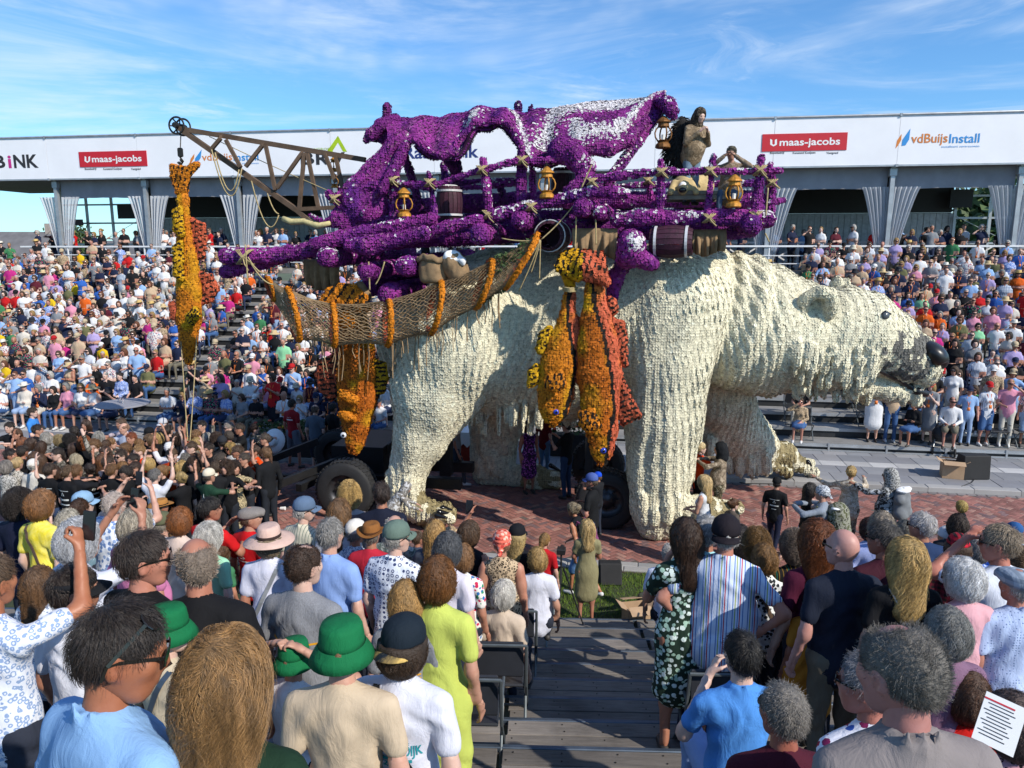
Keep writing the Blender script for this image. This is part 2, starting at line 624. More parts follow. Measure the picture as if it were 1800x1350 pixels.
for i in range(-160, 160):
 for j in range(-90, 90):
  for o_ in (0, 1):
   if o_ == 0: u, v_, hl = i * 1 + j * 2 + 1.0, i * 1 - j * 2 + 0.5, 0
   else: u, v_, hl = i * 1 + j * 2 + 0.5 + 2 - 2, i * 1 - j * 2 + 0.5 + 1.5, 1
   x0, y0 = u * bw, v_ * bw
   c45 = math.sqrt(.5)
   x = (x0 - y0) * c45 * 1.0; y = (x0 + y0) * c45
   X = x - 2.0; Y = y + 15.3
   if not (ROAD0 + .14 < Y < ROAD1 - .14 and -22 < X < 14): continue
   t = rng.random()
   base = np.array([0.285, 0.118, 0.095]) * (0.72 + 0.5 * rng.random())
   if t < .16: base = np.array([0.17, 0.10, 0.10]) * (0.8 + .4 * rng.random())
   elif t > .9: base = np.array([0.36, 0.19, 0.15])
   cells.append((X, Y, bl - .007, bw - .007, R(45) + (0 if hl == 0 else R(90)), base))
def brick_rank(c):
 p = onz_inv(c[0], c[1])
 inside = (1000 < p[0] < 1175 and p[1] < 1000) or (1600 < p[0] < 1800 and p[1] < 935)
 return depth((c[0], c[1], 0)) + (0 if inside else 40)
def project(q):
 x = q[0] * _cy + q[1] * _sy; d = -q[0] * _sy + q[1] * _cy; z = q[2] - EYE
 f = d * _cp - z * _sp; u = d * _sp + z * _cp
 return 900 + F_PX * x / f, 675 - F_PX * u / f
def onz_inv(x, y): return project((x, y, 0))
paving('brick', road, m_brick, cells, 0.0, 300, pixel=brick_rank)
def strip(name, y0, y1, z, L, tones, x0=-26, x1=16, near=120, h=0.12, mat=None, bev=0.012, parent=None, rows=1):
 cs = []
 dy = (y1 - y0) / rows
 for r in range(rows):
  x = x0 + (r % 2) * L / 2
  while x < x1:
   t = tones[int(rng.integers(len(tones)))]
   cs.append((x + L / 2, y0 + dy * (r + .5), L - .008, dy - .008, 0, np.array(t) * (0.85 + .3 * rng.random())))
   x += L
 par = parent
 paving(name, par, mat or m_slab, cs, z, near, h, bev)
pave = MB(); pave.box((-4, 24.0, -0.03), (64, 2 * (24.0 - ROAD1) - .3, 0.12)); pavement = tag(pave.build('pavement', m_joint), kind='structure')
strip('kerb_stone', ROAD1, ROAD1 + .26, 0.115, 1.0, [(0.33, .32, .31)], near=45, h=.22, parent=pavement)
strip('gutter_brick', ROAD1 - .13, ROAD1 - .005, 0.004, .21, [(0.19, .17, .17)], near=0, parent=road)
yy = ROAD1 + .27
for k, (w, rows, tones, L) in enumerate([(1.30, 2, [(.21, .21, .225), (.24, .24, .25)], .62), (.42, 1, [(.44, .43, .42)], .62), (1.9, 3, [(.23, .23, .245), (.27, .265, .27), (.22, .225, .24)], .62)]):
 strip('paving_slab', yy, yy + w, 0.105, L, tones, near=[100, 50, 150][k], h=.08, bev=.005, parent=pavement, rows=rows)
 yy += w + .006
nk = MB(); nk.box((-4, 12.53, -0.04), (60, .36, 0.14)); near_kerb = tag(nk.build('kerb', m_joint), kind='structure')
strip('kerb_stone', 12.35, 12.71, 0.06, .5, [(0.36, .35, .34), (.31, .31, .31)], near=40, h=.12, parent=near_kerb, rows=2)
def mat_grass():
 t = NT('lawn_grass')
 a = t.n('Attribute', attribute_name='tone')
 t.set(color=a.outputs['Color'], rough=0.75, spec=.3)
 return t.m
m_soil = simple('lawn_soil', (0.035, 0.045, 0.018), 0.95, var=.4, scale=8)
g = MB(); g.box((-4, 10.9, -0.05), (60, 2.88, 0.12)); lawn = tag(g.build('lawn', m_soil), kind='structure')
N = 26000
bx = rng.uniform(-2.6, 2.2, N); by = rng.uniform(10.0, 12.34, N)
h = rng.uniform(.03, .075, N) * (0.6 + .8 * vnoise(np.stack([bx, by, by * 0], 1), 2.5)); an = rng.uniform(0, 6.28, N); ln = rng.normal(0, .02, (N, 2))
w = .0045
P0 = np.stack([bx - np.cos(an) * w, by - np.sin(an) * w, np.full(N, .0)], 1)
P1 = np.stack([bx + np.cos(an) * w, by + np.sin(an) * w, np.full(N, .0)], 1)
P2 = np.stack([bx + ln[:, 0], by + ln[:, 1], h + .01], 1)
GV = np.stack([P0, P1, P2], 1).reshape(-1, 3)
gr = obj_from('grass', GV, np.arange(3 * N).reshape(-1, 3), mat_grass(), smooth=False)
tn = vnoise(np.stack([bx, by, by * 0], 1), 1.7, 3)
gc = np.array([.09, .17, .02]) * (0.6 + .7 * tn)[:, None] + np.array([.10, .09, .01]) * (rng.random(N) ** 3)[:, None]
set_color(gr.data, np.repeat(gc, 3, 0))
tag(gr, kind='stuff')
# NEAR STAND: stepped timber deck
DROT = R(7.0)
DU = Vector((math.cos(DROT), math.sin(DROT), 0)); DV = Vector((-math.sin(DROT), math.cos(DROT), 0))
STEP, RISE, D0, Z0 = 0.63, 0.197, 10.25, 0.20
def deck(u, d, z=0.0):
 return DU * u + DV * d + Vector((0, 0, z))
def floor_at(x, y):
 d = -x * math.sin(DROT) + y * math.cos(DROT)
 i = math.floor((D0 - d) / STEP)
 return Z0 + RISE * max(0, i) if d < D0 + .05 else 0.02
def mat_plank():
 t = NT('weathered_planks')
 a = t.n('Attribute', attribute_name='tone')
 v = t.coord('Object', (1.6, 22, 22))
 grain = t.ramp(t.noise(v, 2.2, 8, .7, .6), [(.25, .45), (.5, .85), (.78, 1.15)])
 v2 = t.coord('Object', (1, 1, 1))
 st = t.ramp(t.noise(v2, 1.3, 5, .6), [(.3, .6), (.55, 1.0), (.8, 1.2)])
 knots = t.n('TexVoronoi'); knots.inputs['Scale'].default_value = 3.1
 t.l(t.coord('Object', (1, 3.5, 3.5)), knots.inputs['Vector'])
 kn = t.ramp(knots.outputs['Distance'], [(.0, .25), (.07, .8), (.12, 1.0)])
 c = t.mix(1, a.outputs['Color'], grain, 'MULTIPLY'); c = t.mix(1, c, st, 'MULTIPLY'); c = t.mix(.8, c, kn, 'MULTIPLY')
 t.set(color=c, rough=.82, spec=.3)
 t.bump(t.noise(v, 2.2, 8, .7, .6), .5, .006)
 return t.m
m_plank = mat_plank()
m_nosing = simple('nosing_steel', (0.10, 0.13, 0.17), .45, .6, var=.3, scale=4)
m_hole = simple('screw_dark', (.012, .011, .01), .6, .3)
stand = empty('timber_stand', (0, 0, 0), DROT, 'stepped grey timber stand with steel edged steps and an aisle down to the lawn', 'stand')
NST = 17
for i in range(NST):
 d1 = D0 - i * STEP; z = Z0 + RISE * i
 cols = [(-13.5, -10.6), (-10.55, -7.5), (-7.45, -4.4), (-4.35, -0.30), (-.26, 1.42), (1.46, 3.6), (3.65, 6.6), (6.65, 9.6), (9.65, 12.5)]
 for (u0, u1) in cols:
  vis = u0 == -.26
  for k in range(3):
   dd = (STEP - .05) / 3
   dc = d1 - .05 - dd * (k + .5)
   b = MB(); jl = rng.uniform(-.012, .012) if vis else 0
   b.box(((u0 + u1) / 2 + jl, dc, z - .02 + rng.normal(0, .0022)), (u1 - u0 - .012, dd - rng.uniform(.008, .014), .04), bev=.005)
   o = b.build('plank', m_plank, stand)
   tn = 0.135 + .085 * rng.random()
   set_color(o.data, np.array([tn * 1.12, tn * 1.0, tn * .90]))
 b = MB(); b.box((-.5, d1 - .026, z - .035), (26, .045, .066), bev=.006); b.build('step_nosing', m_nosing, stand)
 b = MB(); b.box((-.5, d1 - .06, z - RISE / 2 - .03), (26, .02, RISE - .02)); b.build('riser', simple('riser_board', (.05, .045, .04), .85), stand)
sc_ = MB()
for i in range(4, NST):
 for k in range(3):
  for uu in (-.2, .2, .6, 1.0, 1.34):
   for q in (-.045, .045):
    d = D0 - i * STEP - .05 - (STEP - .05) / 3 * (k + .5) + q
    sc_.lathe([(.0065, 0), (.0065, .0035)], 6, (uu + rng.uniform(-.04, .04), d, Z0 + RISE * i + .0005))
tag(sc_.build('screw_head', m_hole, stand), kind='stuff')
tp = MB()
pz = onz(1081, 1340, Z0 + RISE * 9)
q = deck(0, 0); ud = pz.dot(DU); dd = pz.dot(DV)
iz = floor_at(pz.x, pz.y) + .004
for s in (1, -1):
 ca = R(38 * s)
 tp.box((ud, dd, iz + (.002 if s > 0 else 0)), (.15, .022, .0016), rz=ca)
tape = tp.build('tape_mark', simple('white_tape', (.72, .72, .7), .6)); tape.rotation_euler = (0, 0, DROT)
tag(tape, 'white cross of tape stuck on the deck boards in the aisle', 'tape')
u = MB(); u.box((-.5, 5.0, -.02), (26, 10.3, .1)); tag(u.build('under_deck_floor', simple('dark_ground', (.03, .03, .03), .95), None, loc=None), kind='structure').rotation_euler = (0, 0, DROT)
# FAR STAND
m_alu = simple('grey_steel', (.40, .42, .44), .45, .5, var=.2, scale=3)
m_dsteel = simple('dark_steel', (.035, .037, .04), .5, .4, var=.3)
m_white = simple('white_paint', (.74, .75, .76), .6, var=.08, scale=2)
m_banner = simple('banner_cloth', (.80, .80, .83), .7, var=.05, scale=.7, bump=.04, bscale=3)
m_valance = simple('grey_valance', (.27, .27, .30), .9, var=.15, scale=1.5)
m_black = simple('matt_black', (.012, .012, .013), .6)
m_board = tone_mat('stand_boards', .85, .35, 2.0)
ROWS = 15
RV, RZ = 21.05, .32
def row_pos(i): return RV + .73 * i, RZ + .277 * i
AISLES = [(5.15, 6.45), (-15.4, -14.2)]
fst = empty('grandstand', (-8, RV, 0), 0, 'grey stepped grandstand packed with seated spectators across the street', 'stand')
for i in range(ROWS):
 v, z = row_pos(i)
 for k in range(3):
  for (x0, x1) in ((-30, -20), (-20, -10), (-10, 0), (0, 8), (8, 16)):
   b = MB(); b.box(((x0 + x1) / 2 + 8, v - .1 + .243 * k + .12 - RV, z - .02), (x1 - x0 - .02, .228, .04))
   o = b.build('step_board', m_board, fst)
   tn = .2 + .1 * rng.random(); set_color(o.data, np.array([tn, tn * .97, tn * .93]))
 b = MB(); b.box((1, v - .115 - RV, z - .05), (46, .03, .09)); b.build('edge_profile', m_alu, fst)
 b = MB(); b.box((1, v - .07 - RV, z - .2), (46, .02, .2)); b.build('riser', m_dsteel, fst)
fr = MB()
for x in np.arange(-29, 16, 1.5):
 fr.box((x + 8, -.13, .15), (.05, .05, .36))
fr.box((1, -.13, .13), (46, .04, .04)); fr.box((1, -.13, .24), (46, .03, .03))
fr.build('front_frame', m_alu, fst)
TV = RV + .73 * ROWS - .1; TZ = 4.72
ter = MB(); ter.box((-6, TV + 4.5, TZ - .1), (46, 9, .2)); ter.build('terrace_floor', m_board, None)
tag(bpy.data.objects['terrace_floor'], kind='structure'); set_color(bpy.data.objects['terrace_floor'].data, np.array([.25, .24, .23]))
rail = empty('terrace_railing', (0, TV, TZ), 0, 'white steel railing along the top row of the far stand', 'railing')
for zz, w in ((1.0, .07), (.62, .035), (.3, .035)):
 b = MB(); b.box((-6, 0, zz), (46, w * .8, w)); b.build('rail_bar', m_white, rail)
for x in np.arange(-28.5, 16, 2.0):
 b = MB(); b.box((x, .03, .5), (.05, .05, 1.0)); b.build('rail_post', m_white, rail)
BV = TV + 1.9
bal = empty('crossed_balustrade', (0, BV, TZ), 0, 'white timber balustrade with crossed braces on the terrace', 'balustrade')
def bpiece(nm, bars):
 b = MB()
 for a, c, w in bars: b.bar(a, c, w, w * .8)
 b.build(nm, m_white, bal)
bx0 = [x for x in np.arange(-24, 15, 1.55)]
for x in bx0:
 bpiece('baluster_post', [((x, 0, 0), (x, 0, 1.12), .11)])
for a, c in zip(bx0[:-1], bx0[1:]):
 bpiece('cross_brace', [((a + .06, .02, .12), (c - .06, .02, 1.0), .075), ((a + .06, -.03, 1.0), (c - .06, -.03, .12), .075)])
bpiece('handrail', [((-24.1, 0, 1.16), (14.2, 0, 1.16), .1)])
bpiece('bottom_rail', [((-24.1, .05, .1), (14.2, .05, .1), .08)])
WV = TV + 6.2
xw0 = at(250, 380, WV).x; xw1 = at(1672, 380, WV).x
m_wbd = simple('shaded_white', (.46, .49, .52), .8)  # white paint set darker, the shade under the roof is in its colour
bw_ = empty('boarded_back_wall', (0, WV, TZ), 0, 'white vertical boarded wall at the back of the terrace', 'wall')
x = xw0; n_ = 0
while x < xw1:
 w_ = .27
 b = MB(); b.box((x + w_ / 2, rng.uniform(-.01, .01), 1.28), (w_ - .02, .04, 2.5)); b.build('wall_board', m_wbd, bw_)
 x += w_; n_ += 1
b = MB(); b.box(((xw0 + xw1) / 2, .06, 1.28), (xw1 - xw0, .05, 2.56)); b.build('wall_backing', m_valance, bw_)
b = MB(); b.box(((xw0 + xw1) / 2, .08, 3.4), (xw1 - xw0, .2, 1.66)); b.build('dark_fascia', m_black, bw_)
# ---- hall roof with fascia banner
FV = TV - .2
fz0, fz1 = at(900, 301, FV).z, at(900, 222, FV).z
fx0, fx1 = -36.0, 18.0
POSTX = [at(px, 330, FV + .25).x for px in (97, 264, 440, 1382, 1590, 1793)]
bay = (POSTX[5] - POSTX[0]) / 9
posts = [POSTX[5] - bay * k for k in range(0, 10)]
hall = empty('marquee_roof', (0, FV, 0), 0, 'long white flat marquee roof with printed fascia over the far stand', 'marquee')
hx0 = at(60, 330, FV).x
b = MB(); b.box(((fx0 + fx1) / 2, 4.6, fz1 - .12), (fx1 - fx0, 9.0, .1)); b.build('roof_sheet', m_valance, hall)
b = MB(); b.box(((fx0 + fx1) / 2, 4.6, fz0 + .12), (fx1 - fx0, 8.9, .06)); b.build('ceiling_sheet', simple('ceiling_cloth', (.2, .2, .22), .9), hall)
k = 0; x = posts[0] + bay
edges = [x - bay * j for j in range(0, 13)]
for a, c in zip(edges[1:], edges[:-1]):
 b = MB(); b.box(((a + c) / 2, -.03 + .004 * (k % 2), (fz0 + fz1) / 2), (c - a - .012, .05, fz1 - fz0), bev=.01); b.build('fascia_panel', m_banner, hall); k += 1
 b = MB(); b.tube([(a + .05, -.06, fz1 + .05), (c - .05, -.06, fz1 + .05)], .05, 8); b.build('eave_tube', m_alu, hall)
 b = MB(); b.box((a, -.07, fz1 + .04), (.07, .09, .12)); b.box((a, -.08, fz0 - .03), (.1, .06, .1)); b.build('clamp', m_alu, hall)
b = MB(); b.box(((fx0 + fx1) / 2, -.03, fz0 - .03), (fx1 - fx0, .1, .06)); b.build('lower_rail', m_alu, hall)
vz0 = at(300, 349, FV + .5).z
for a, c in zip(posts[1:], posts[:-1]):
 if c < hx0: continue
 b = MB()
 n = 24
 xs = np.linspace(a + .1, c - .1, n + 1)
 vv = []
 for q in xs: vv += [(q, .5 + .02 * math.sin(q * 9), fz0 + .1), (q, .5 + .03 * math.sin(q * 9), vz0 + .07 * math.sin((q - a) / (c - a) * math.pi))]
 b.add(vv, [(2 * j, 2 * j + 2, 2 * j + 3, 2 * j + 1) for j in range(n)]); b.build('valance', m_valance, hall, smooth=True)
for x in posts:
 if x < hx0 - .5: continue
 b = MB(); b.box((x, .3, (fz1 + TZ) / 2), (.16, .16, fz1 - TZ), bev=.02); b.box((x, .3, fz0 - .25), (.26, .2, .3), bev=.02); b.build('marquee_post', m_alu, hall)
def mat_curtain():
 t = NT('sheer_curtain')
 t.set(color=(.62, .65, .70), rough=.85)
 tr = t.n('BsdfTranslucent'); tr.inputs[0].default_value = (.6, .63, .68, 1)
 tp_ = t.n('BsdfTransparent')
 m1 = t.n('MixShader'); m1.inputs[0].default_value = .35
 t.l(t.b.outputs[0], m1.inputs[1]); t.l(tr.outputs[0], m1.inputs[2])
 m2 = t.n('MixShader'); m2.inputs[0].default_value = .12
 t.l(m1.outputs[0], m2.inputs[1]); t.l(tp_.outputs[0], m2.inputs[2])
 t.l(m2.outputs[0], t.t.nodes['Material Output'].inputs['Surface'])
 return t.m
m_curt = mat_curtain()
for ci, x in enumerate(posts):
 if x < hx0 - .5: continue
 for s in (-1, 1):
  b = MB(); rows_, cols_ = 22, 30
  V = []
  for r in range(rows_ + 1):
   f = r / rows_
   zz = vz0 + .12 + (TZ + .15 - vz0 - .12) * f
   wd = (1.05 - .78 * min(1, f / .92) ** .8) + (.1 * max(0, (f - .92) / .08))
   for c in range(cols_ + 1):
    g_ = c / cols_
    V.append((x + s * (.06 + wd * g_) * (1 if s > 0 else .95), .42 + (.075 - .03 * f) * math.sin(g_ * 34 + f * 1.2 + s) + .02 * math.sin(g_ * 11), zz))
  F = [(r * (cols_ + 1) + c, r * (cols_ + 1) + c + 1, (r + 1) * (cols_ + 1) + c + 1, (r + 1) * (cols_ + 1) + c) for r in range(rows_) for c in range(cols_)]
  b.add(V, F)
  o = b.build('curtain', m_curt, None, smooth=True, loc=(0, FV, 0))
  tag(o, '%s half of the sheer grey curtain %s' % ('left' if s < 0 else 'right', ['on the post next to the glazed corner', 'between white boarded walls right of the bear', 'just right of the log railing', 'behind the hunters', 'behind the purple tarpaulin', 'behind the log platform', 'behind the tarpaulin fold at the crane foot', 'below the crane jib', 'behind the crane fish', 'at the open corner by the sky'][ci]), 'curtain', 'sheer curtains on the stand posts')
def glazed(name, x0, x1, label, V):
 e = empty(name, (0, V, TZ), 0, label, 'window')
 zt = fz0 - TZ
 for x in np.linspace(x0, x1, 4):
  b = MB(); b.box((x, 0, zt / 2), (.12, .1, zt)); b.build('mullion', m_alu, e)
 for z in (.08, 1.15, 2.3, 3.3, zt):
  b = MB(); b.box(((x0 + x1) / 2, .03, z), (x1 - x0, .07, .09)); b.build('transom', m_alu, e)
 b = MB(); b.bar((x0, -.08, .1), (x1, -.08, 2.4), .02); b.bar((x1, -.1, .1), (x0, -.1, 2.4), .02); b.build('brace_wire', m_alu, e)
 return e
glazed('glazed_end_bay', at(112, 400, TV + 6).x, at(244, 400, TV + 6).x, 'open steel framed bay at the end of the far stand with sky behind', TV + 6)
glazed('glazed_end_bay', at(1676, 400, TV + 6).x, at(1800, 400, TV + 6).x + 1.5, 'steel framed glazed bay beside the white boarded wall', TV + 6)
sc2 = MB(); sc2.box((at(222, 372, TV + 5.5).x, TV + 5.5, at(222, 372, TV + 5.5).z), (1.0, .1, .75)); o = sc2.build('screen', m_black); tag(o, 'black screen hung in the open end bay of the far stand', 'screen')
sc2 = MB(); sc2.box((at(133, 391, TV + 5.4).x, TV + 5.4, at(133, 391, TV + 5.4).z), (.85, .1, .32)); o = sc2.build('board_sign', simple('sign_maroon', (.05, .02, .03), .6)); tag(o, 'small dark sign board hung low in the open end bay', 'sign')
p = at(1690, 345, TV + 5.5); sc2 = MB(); sc2.box((p.x, p.y, p.z - .1), (.95, .1, .8)); o = sc2.build('screen', m_black); tag(o, 'black screen hung near the glazed bay past the boarded wall', 'screen')
# ---- printing on the fascia
m_red = simple('sign_red', (.52, .012, .025), .6, var=.06)
m_ink = simple('ink_black', (.02, .021, .026), .7, var=.05)
m_orange = simple('ink_orange', (.62, .20, .035), .7, var=.05)
m_blue = simple('ink_blue', (.03, .26, .62), .7, var=.05)
m_navy = simple('ink_navy', (.016, .035, .17), .7, var=.05)
m_mag = simple('ink_magenta', (.5, .02, .22), .7)
m_lime = simple('ink_lime', (.36, .52, .01), .7)
m_wht = simple('ink_white', (.78, .78, .78), .7, var=.04)
def letter(s, x0, x1, y_base, y_top, mat, bold=0.0, parent=None, name='lettering', V=None, lift=0.0, capf=.72):
 """words printed on the fascia between two points of it: height from baseline to cap top"""
 V = FV if V is None else V
 a = at(x0, y_base, V); b_ = at(x1, y_base, V); c = at((x0 + x1) / 2, y_top, V); m = at((x0 + x1) / 2, y_base, V)
 v, f = text_mesh(s, 1.0, 0, offset=bold)
 w = v[:, 0].max() - v[:, 0].min()
 sx = (b_.x - a.x) / w; sz = (c.z - m.z) / capf
 P = np.stack([a.x + (v[:, 0] - v[:, 0].min()) * sx, np.full(len(v), -.062 - lift), a.z + v[:, 1] * sz], 1)
 o = obj_from(name, P, f, mat, parent or hall, smooth=False)
 return o
def patch(pts, mat, name='logo', lift=0.0, parent=None, V=None):
 V = FV if V is None else V
 P = np.array([(at(x, y, V).x, -.06 - lift, at(x, y, V).z) for x, y in pts])
 return obj_from(name, P, [tuple(range(len(P)))], mat, parent or hall, smooth=False)
def red_board(x0, x1, y0, y1, ly):
 a = at(x0, y0, FV); b_ = at(x1, y1, FV)
 b = MB(); b.box(((a.x + b_.x) / 2, -.068, (a.z + b_.z) / 2), (b_.x - a.x, .02, a.z - b_.z)); b.build('red_board', m_red, hall)
 w = x1 - x0; h_ = y1 - y0
 letter('maas-jacobs', x0 + w * .20, x1 - w * .08, y1 - h_ * .27, y0 + h_ * .27, m_wht, .02, lift=.02)
 q = [(x0 + w * .09, y0 + h_ * .3), (x0 + w * .115, y0 + h_ * .36), (x0 + w * .115, y0 + h_ * .62), (x0 + w * .13, y0 + h_ * .68), (x0 + w * .145, y0 + h_ * .62), (x0 + w * .145, y0 + h_ * .36), (x0 + w * .17, y0 + h_ * .3), (x0 + w * .17, y0 + h_ * .66), (x0 + w * .13, y0 + h_ * .78), (x0 + w * .09, y0 + h_ * .66)]
 patch(q, m_wht, lift=.02)
 for s, f0, f1 in (('Bouwbedrijf', .09, .26), ('Kunststof Kozijnen', .36, .63), ('Vastgoed', .76, .90)):
  letter(s, x0 + w * f0, x0 + w * f1, y1 + ly + 4, y1 + ly, m_ink, 0.01)
def vdb(x0, x1, yb, yt):
 w = x1 - x0; h_ = yb - yt
 letter('vdBuijs', x0 + w * .185, x0 + w * .62, yb - h_ * .02, yt + h_ * .12, m_orange, .012)
 letter('Install', x0 + w * .64, x1, yb - h_ * .02, yt + h_ * .12, m_blue, .012)
 letter('installeert vertrouwen', x0 + w * .55, x1, yb + h_ * .42, yb + h_ * .22, m_blue, 0)
 patch([(x0, yb + h_ * .5), (x0 + w * .02, yb - h_ * .25), (x0 + w * .075, yt + h_ * .15), (x0 + w * .07, yb - h_ * .3), (x0 + w * .03, yb + h_ * .25)], m_orange)
 patch([(x0 + w * .075, yb + h_ * .25), (x0 + w * .085, yb - h_ * .3), (x0 + w * .18, yt - h_ * .35), (x0 + w * .165, yb - h_ * .35), (x0 + w * .12, yb + h_ * .2)], m_blue)
red_board(1340, 1487, 236.5, 264, 3)
vdb(1573, 1720, 252, 233)
red_board(140, 261, 267.5, 292, 3)
vdb(334, 456, 283, 268)
letter('B', -6, 12, 295, 273, m_ink, .03); letter('i', 17, 23, 295, 272, m_mag, .03); letter('NK', 27, 70, 295, 272, m_ink, .03)
letter('B', 530, 554, 289, 268, m_ink, .03); letter('R', 557, 580, 289, 268, m_ink, .03); letter('V', 581, 608, 289, 268, m_ink, .03)
letter('BOUWGROEP', 532, 585, 265, 261, m_lime, .0)
patch([(575, 267), (595, 239), (611, 267), (604, 267), (595, 251), (586, 265), (586, 267)], m_lime)
letter('Rabobank', 712, 842, 279, 257, m_navy, .02)
letter('Rabobank', 990, 1080, 272, 254, m_navy, .02)
letter('B', 1172, 1190, 265, 245, m_ink, .03); letter('RV', 1192, 1236, 265, 245, m_ink, .03)
patch([(1212, 244), (1228, 220), (1243, 244), (1236, 244), (1228, 231), (1220, 244)], m_lime)
# ---- beyond the stand: roofs, trees
m_leaf = NT('foliage'); _a = m_leaf.n('Attribute', attribute_name='tone'); m_leaf.set(color=_a.outputs['Color'], rough=.7); m_leaf = m_leaf.m
m_bark = simple('bark', (.09, .065, .045), .9)
def tree(x, y, z0, h, w, label, seed, n=2600):
 r = np.random.default_rng(seed)
 e = empty('tree', (x, y, z0), 0, label, 'tree', 'trees beyond the far stand')
 b = MB(); b.tube([(0, 0, 0), (.1, 0, h * .4), (0, .1, h * .75)], [h * .03, h * .02, h * .008], 7)
 for k in range(7):
  a = k * 2.4; b.tube([(0, 0, h * (.35 + .05 * k)), (math.cos(a) * w * .3, math.sin(a) * w * .3, h * (.5 + .05 * k))], [h * .012, h * .004], 5)
 b.build('trunk', m_bark, e)
 cl = r.normal(0, 1, (26, 3)); cl /= np.linalg.norm(cl, axis=1)[:, None]
 cen = cl * np.array([w * .36, w * .36, h * .27]) * r.uniform(.4, 1, (26, 1)) + [0, 0, h * .64]
 k = r.integers(26, size=n)
 P = cen[k] + r.normal(0, 1, (n, 3)) * w * .085
 s = w * .035
 d1 = r.normal(0, s, (n, 3)); d2 = r.normal(0, s, (n, 3))
 V = np.stack([P, P + d1, P + d1 + d2, P + d2], 1).reshape(-1, 3)
 o = obj_from('crown', V, np.arange(4 * n).reshape(-1, 4), m_leaf, e, smooth=False)
 c = np.array([.05, .085, .022]) * (.55 + .9 * r.random((n, 1))) * (.7 + .6 * r.random((26, 1)))[k]
 set_color(o.data, np.repeat(c, 4, 0))
for i, (px, py, Y, h_, w_, lb) in enumerate([(88, 440, 75, 2.6, 3.5, 'small round tree past the grey roofs by the open corner'), (135, 440, 62, 2.2, 4, 'bushy tree seen through the open end bay'), (1735, 430, 60, 9.5, 9, 'tall leafy tree behind the glazed bay'), (1785, 430, 56, 8.5, 8, 'leafy tree at the outer edge of the glazed bay')]):
 p = at(px, py, Y); tree(p.x, p.y, 0 if i > 1 else 1.5, (p.z if i < 2 else 5) + h_ * .55, w_, lb, 50 + i)
m_roof = simple('roof_tiles', (.14, .135, .14), .9, var=.25, scale=1.2); m_wallb = simple('house_brick', (.32, .27, .24), .9)
def house(x, y, w, dp, hw, hr, label, rot=0):
 e = empty('house', (x, y, 0), rot, label, 'house')
 b = MB(); b.box((0, 0, hw / 2), (w, dp, hw)); b.build('wall', m_wallb, e)
 b = MB(); v = [(-w / 2 - .3, -dp / 2 - .3, hw), (w / 2 + .3, -dp / 2 - .3, hw), (w / 2 + .3, dp / 2 + .3, hw), (-w / 2 - .3, dp / 2 + .3, hw), (-w / 2 - .3, 0, hw + hr), (w / 2 + .3, 0, hw + hr)]
 b.add(v, [(0, 1, 5, 4), (2, 3, 4, 5), (0, 4, 3), (1, 2, 5), (3, 2, 1, 0)]); rf = b.build('roof', m_roof, e)
 b = MB(); b.box((w * .3, 0, hw + hr + .2), (.6, .6, 1.3)); b.build('chimney', m_wallb, rf)
 for q in (-.25, .2):
  b = MB(); b.box((w * q, -dp / 2 - .02, hw * .6), (1.4, .08, 1.2)); fr_ = b.build('window', m_white, e)
  b = MB(); b.box((w * q, -dp / 2 - .07, hw * .6), (1.2, .04, 1.0)); b.build('pane', m_black, fr_)
p = at(40, 430, 68); house(p.x - 3, 70, 13, 8, 4.2, 3.2, 'grey tiled house past the open corner of the far stand', R(12))
p = at(180, 430, 80); house(p.x, 82, 12, 8, 4.0, 2.6, 'low grey roofed house seen through the open end bay', R(-6))
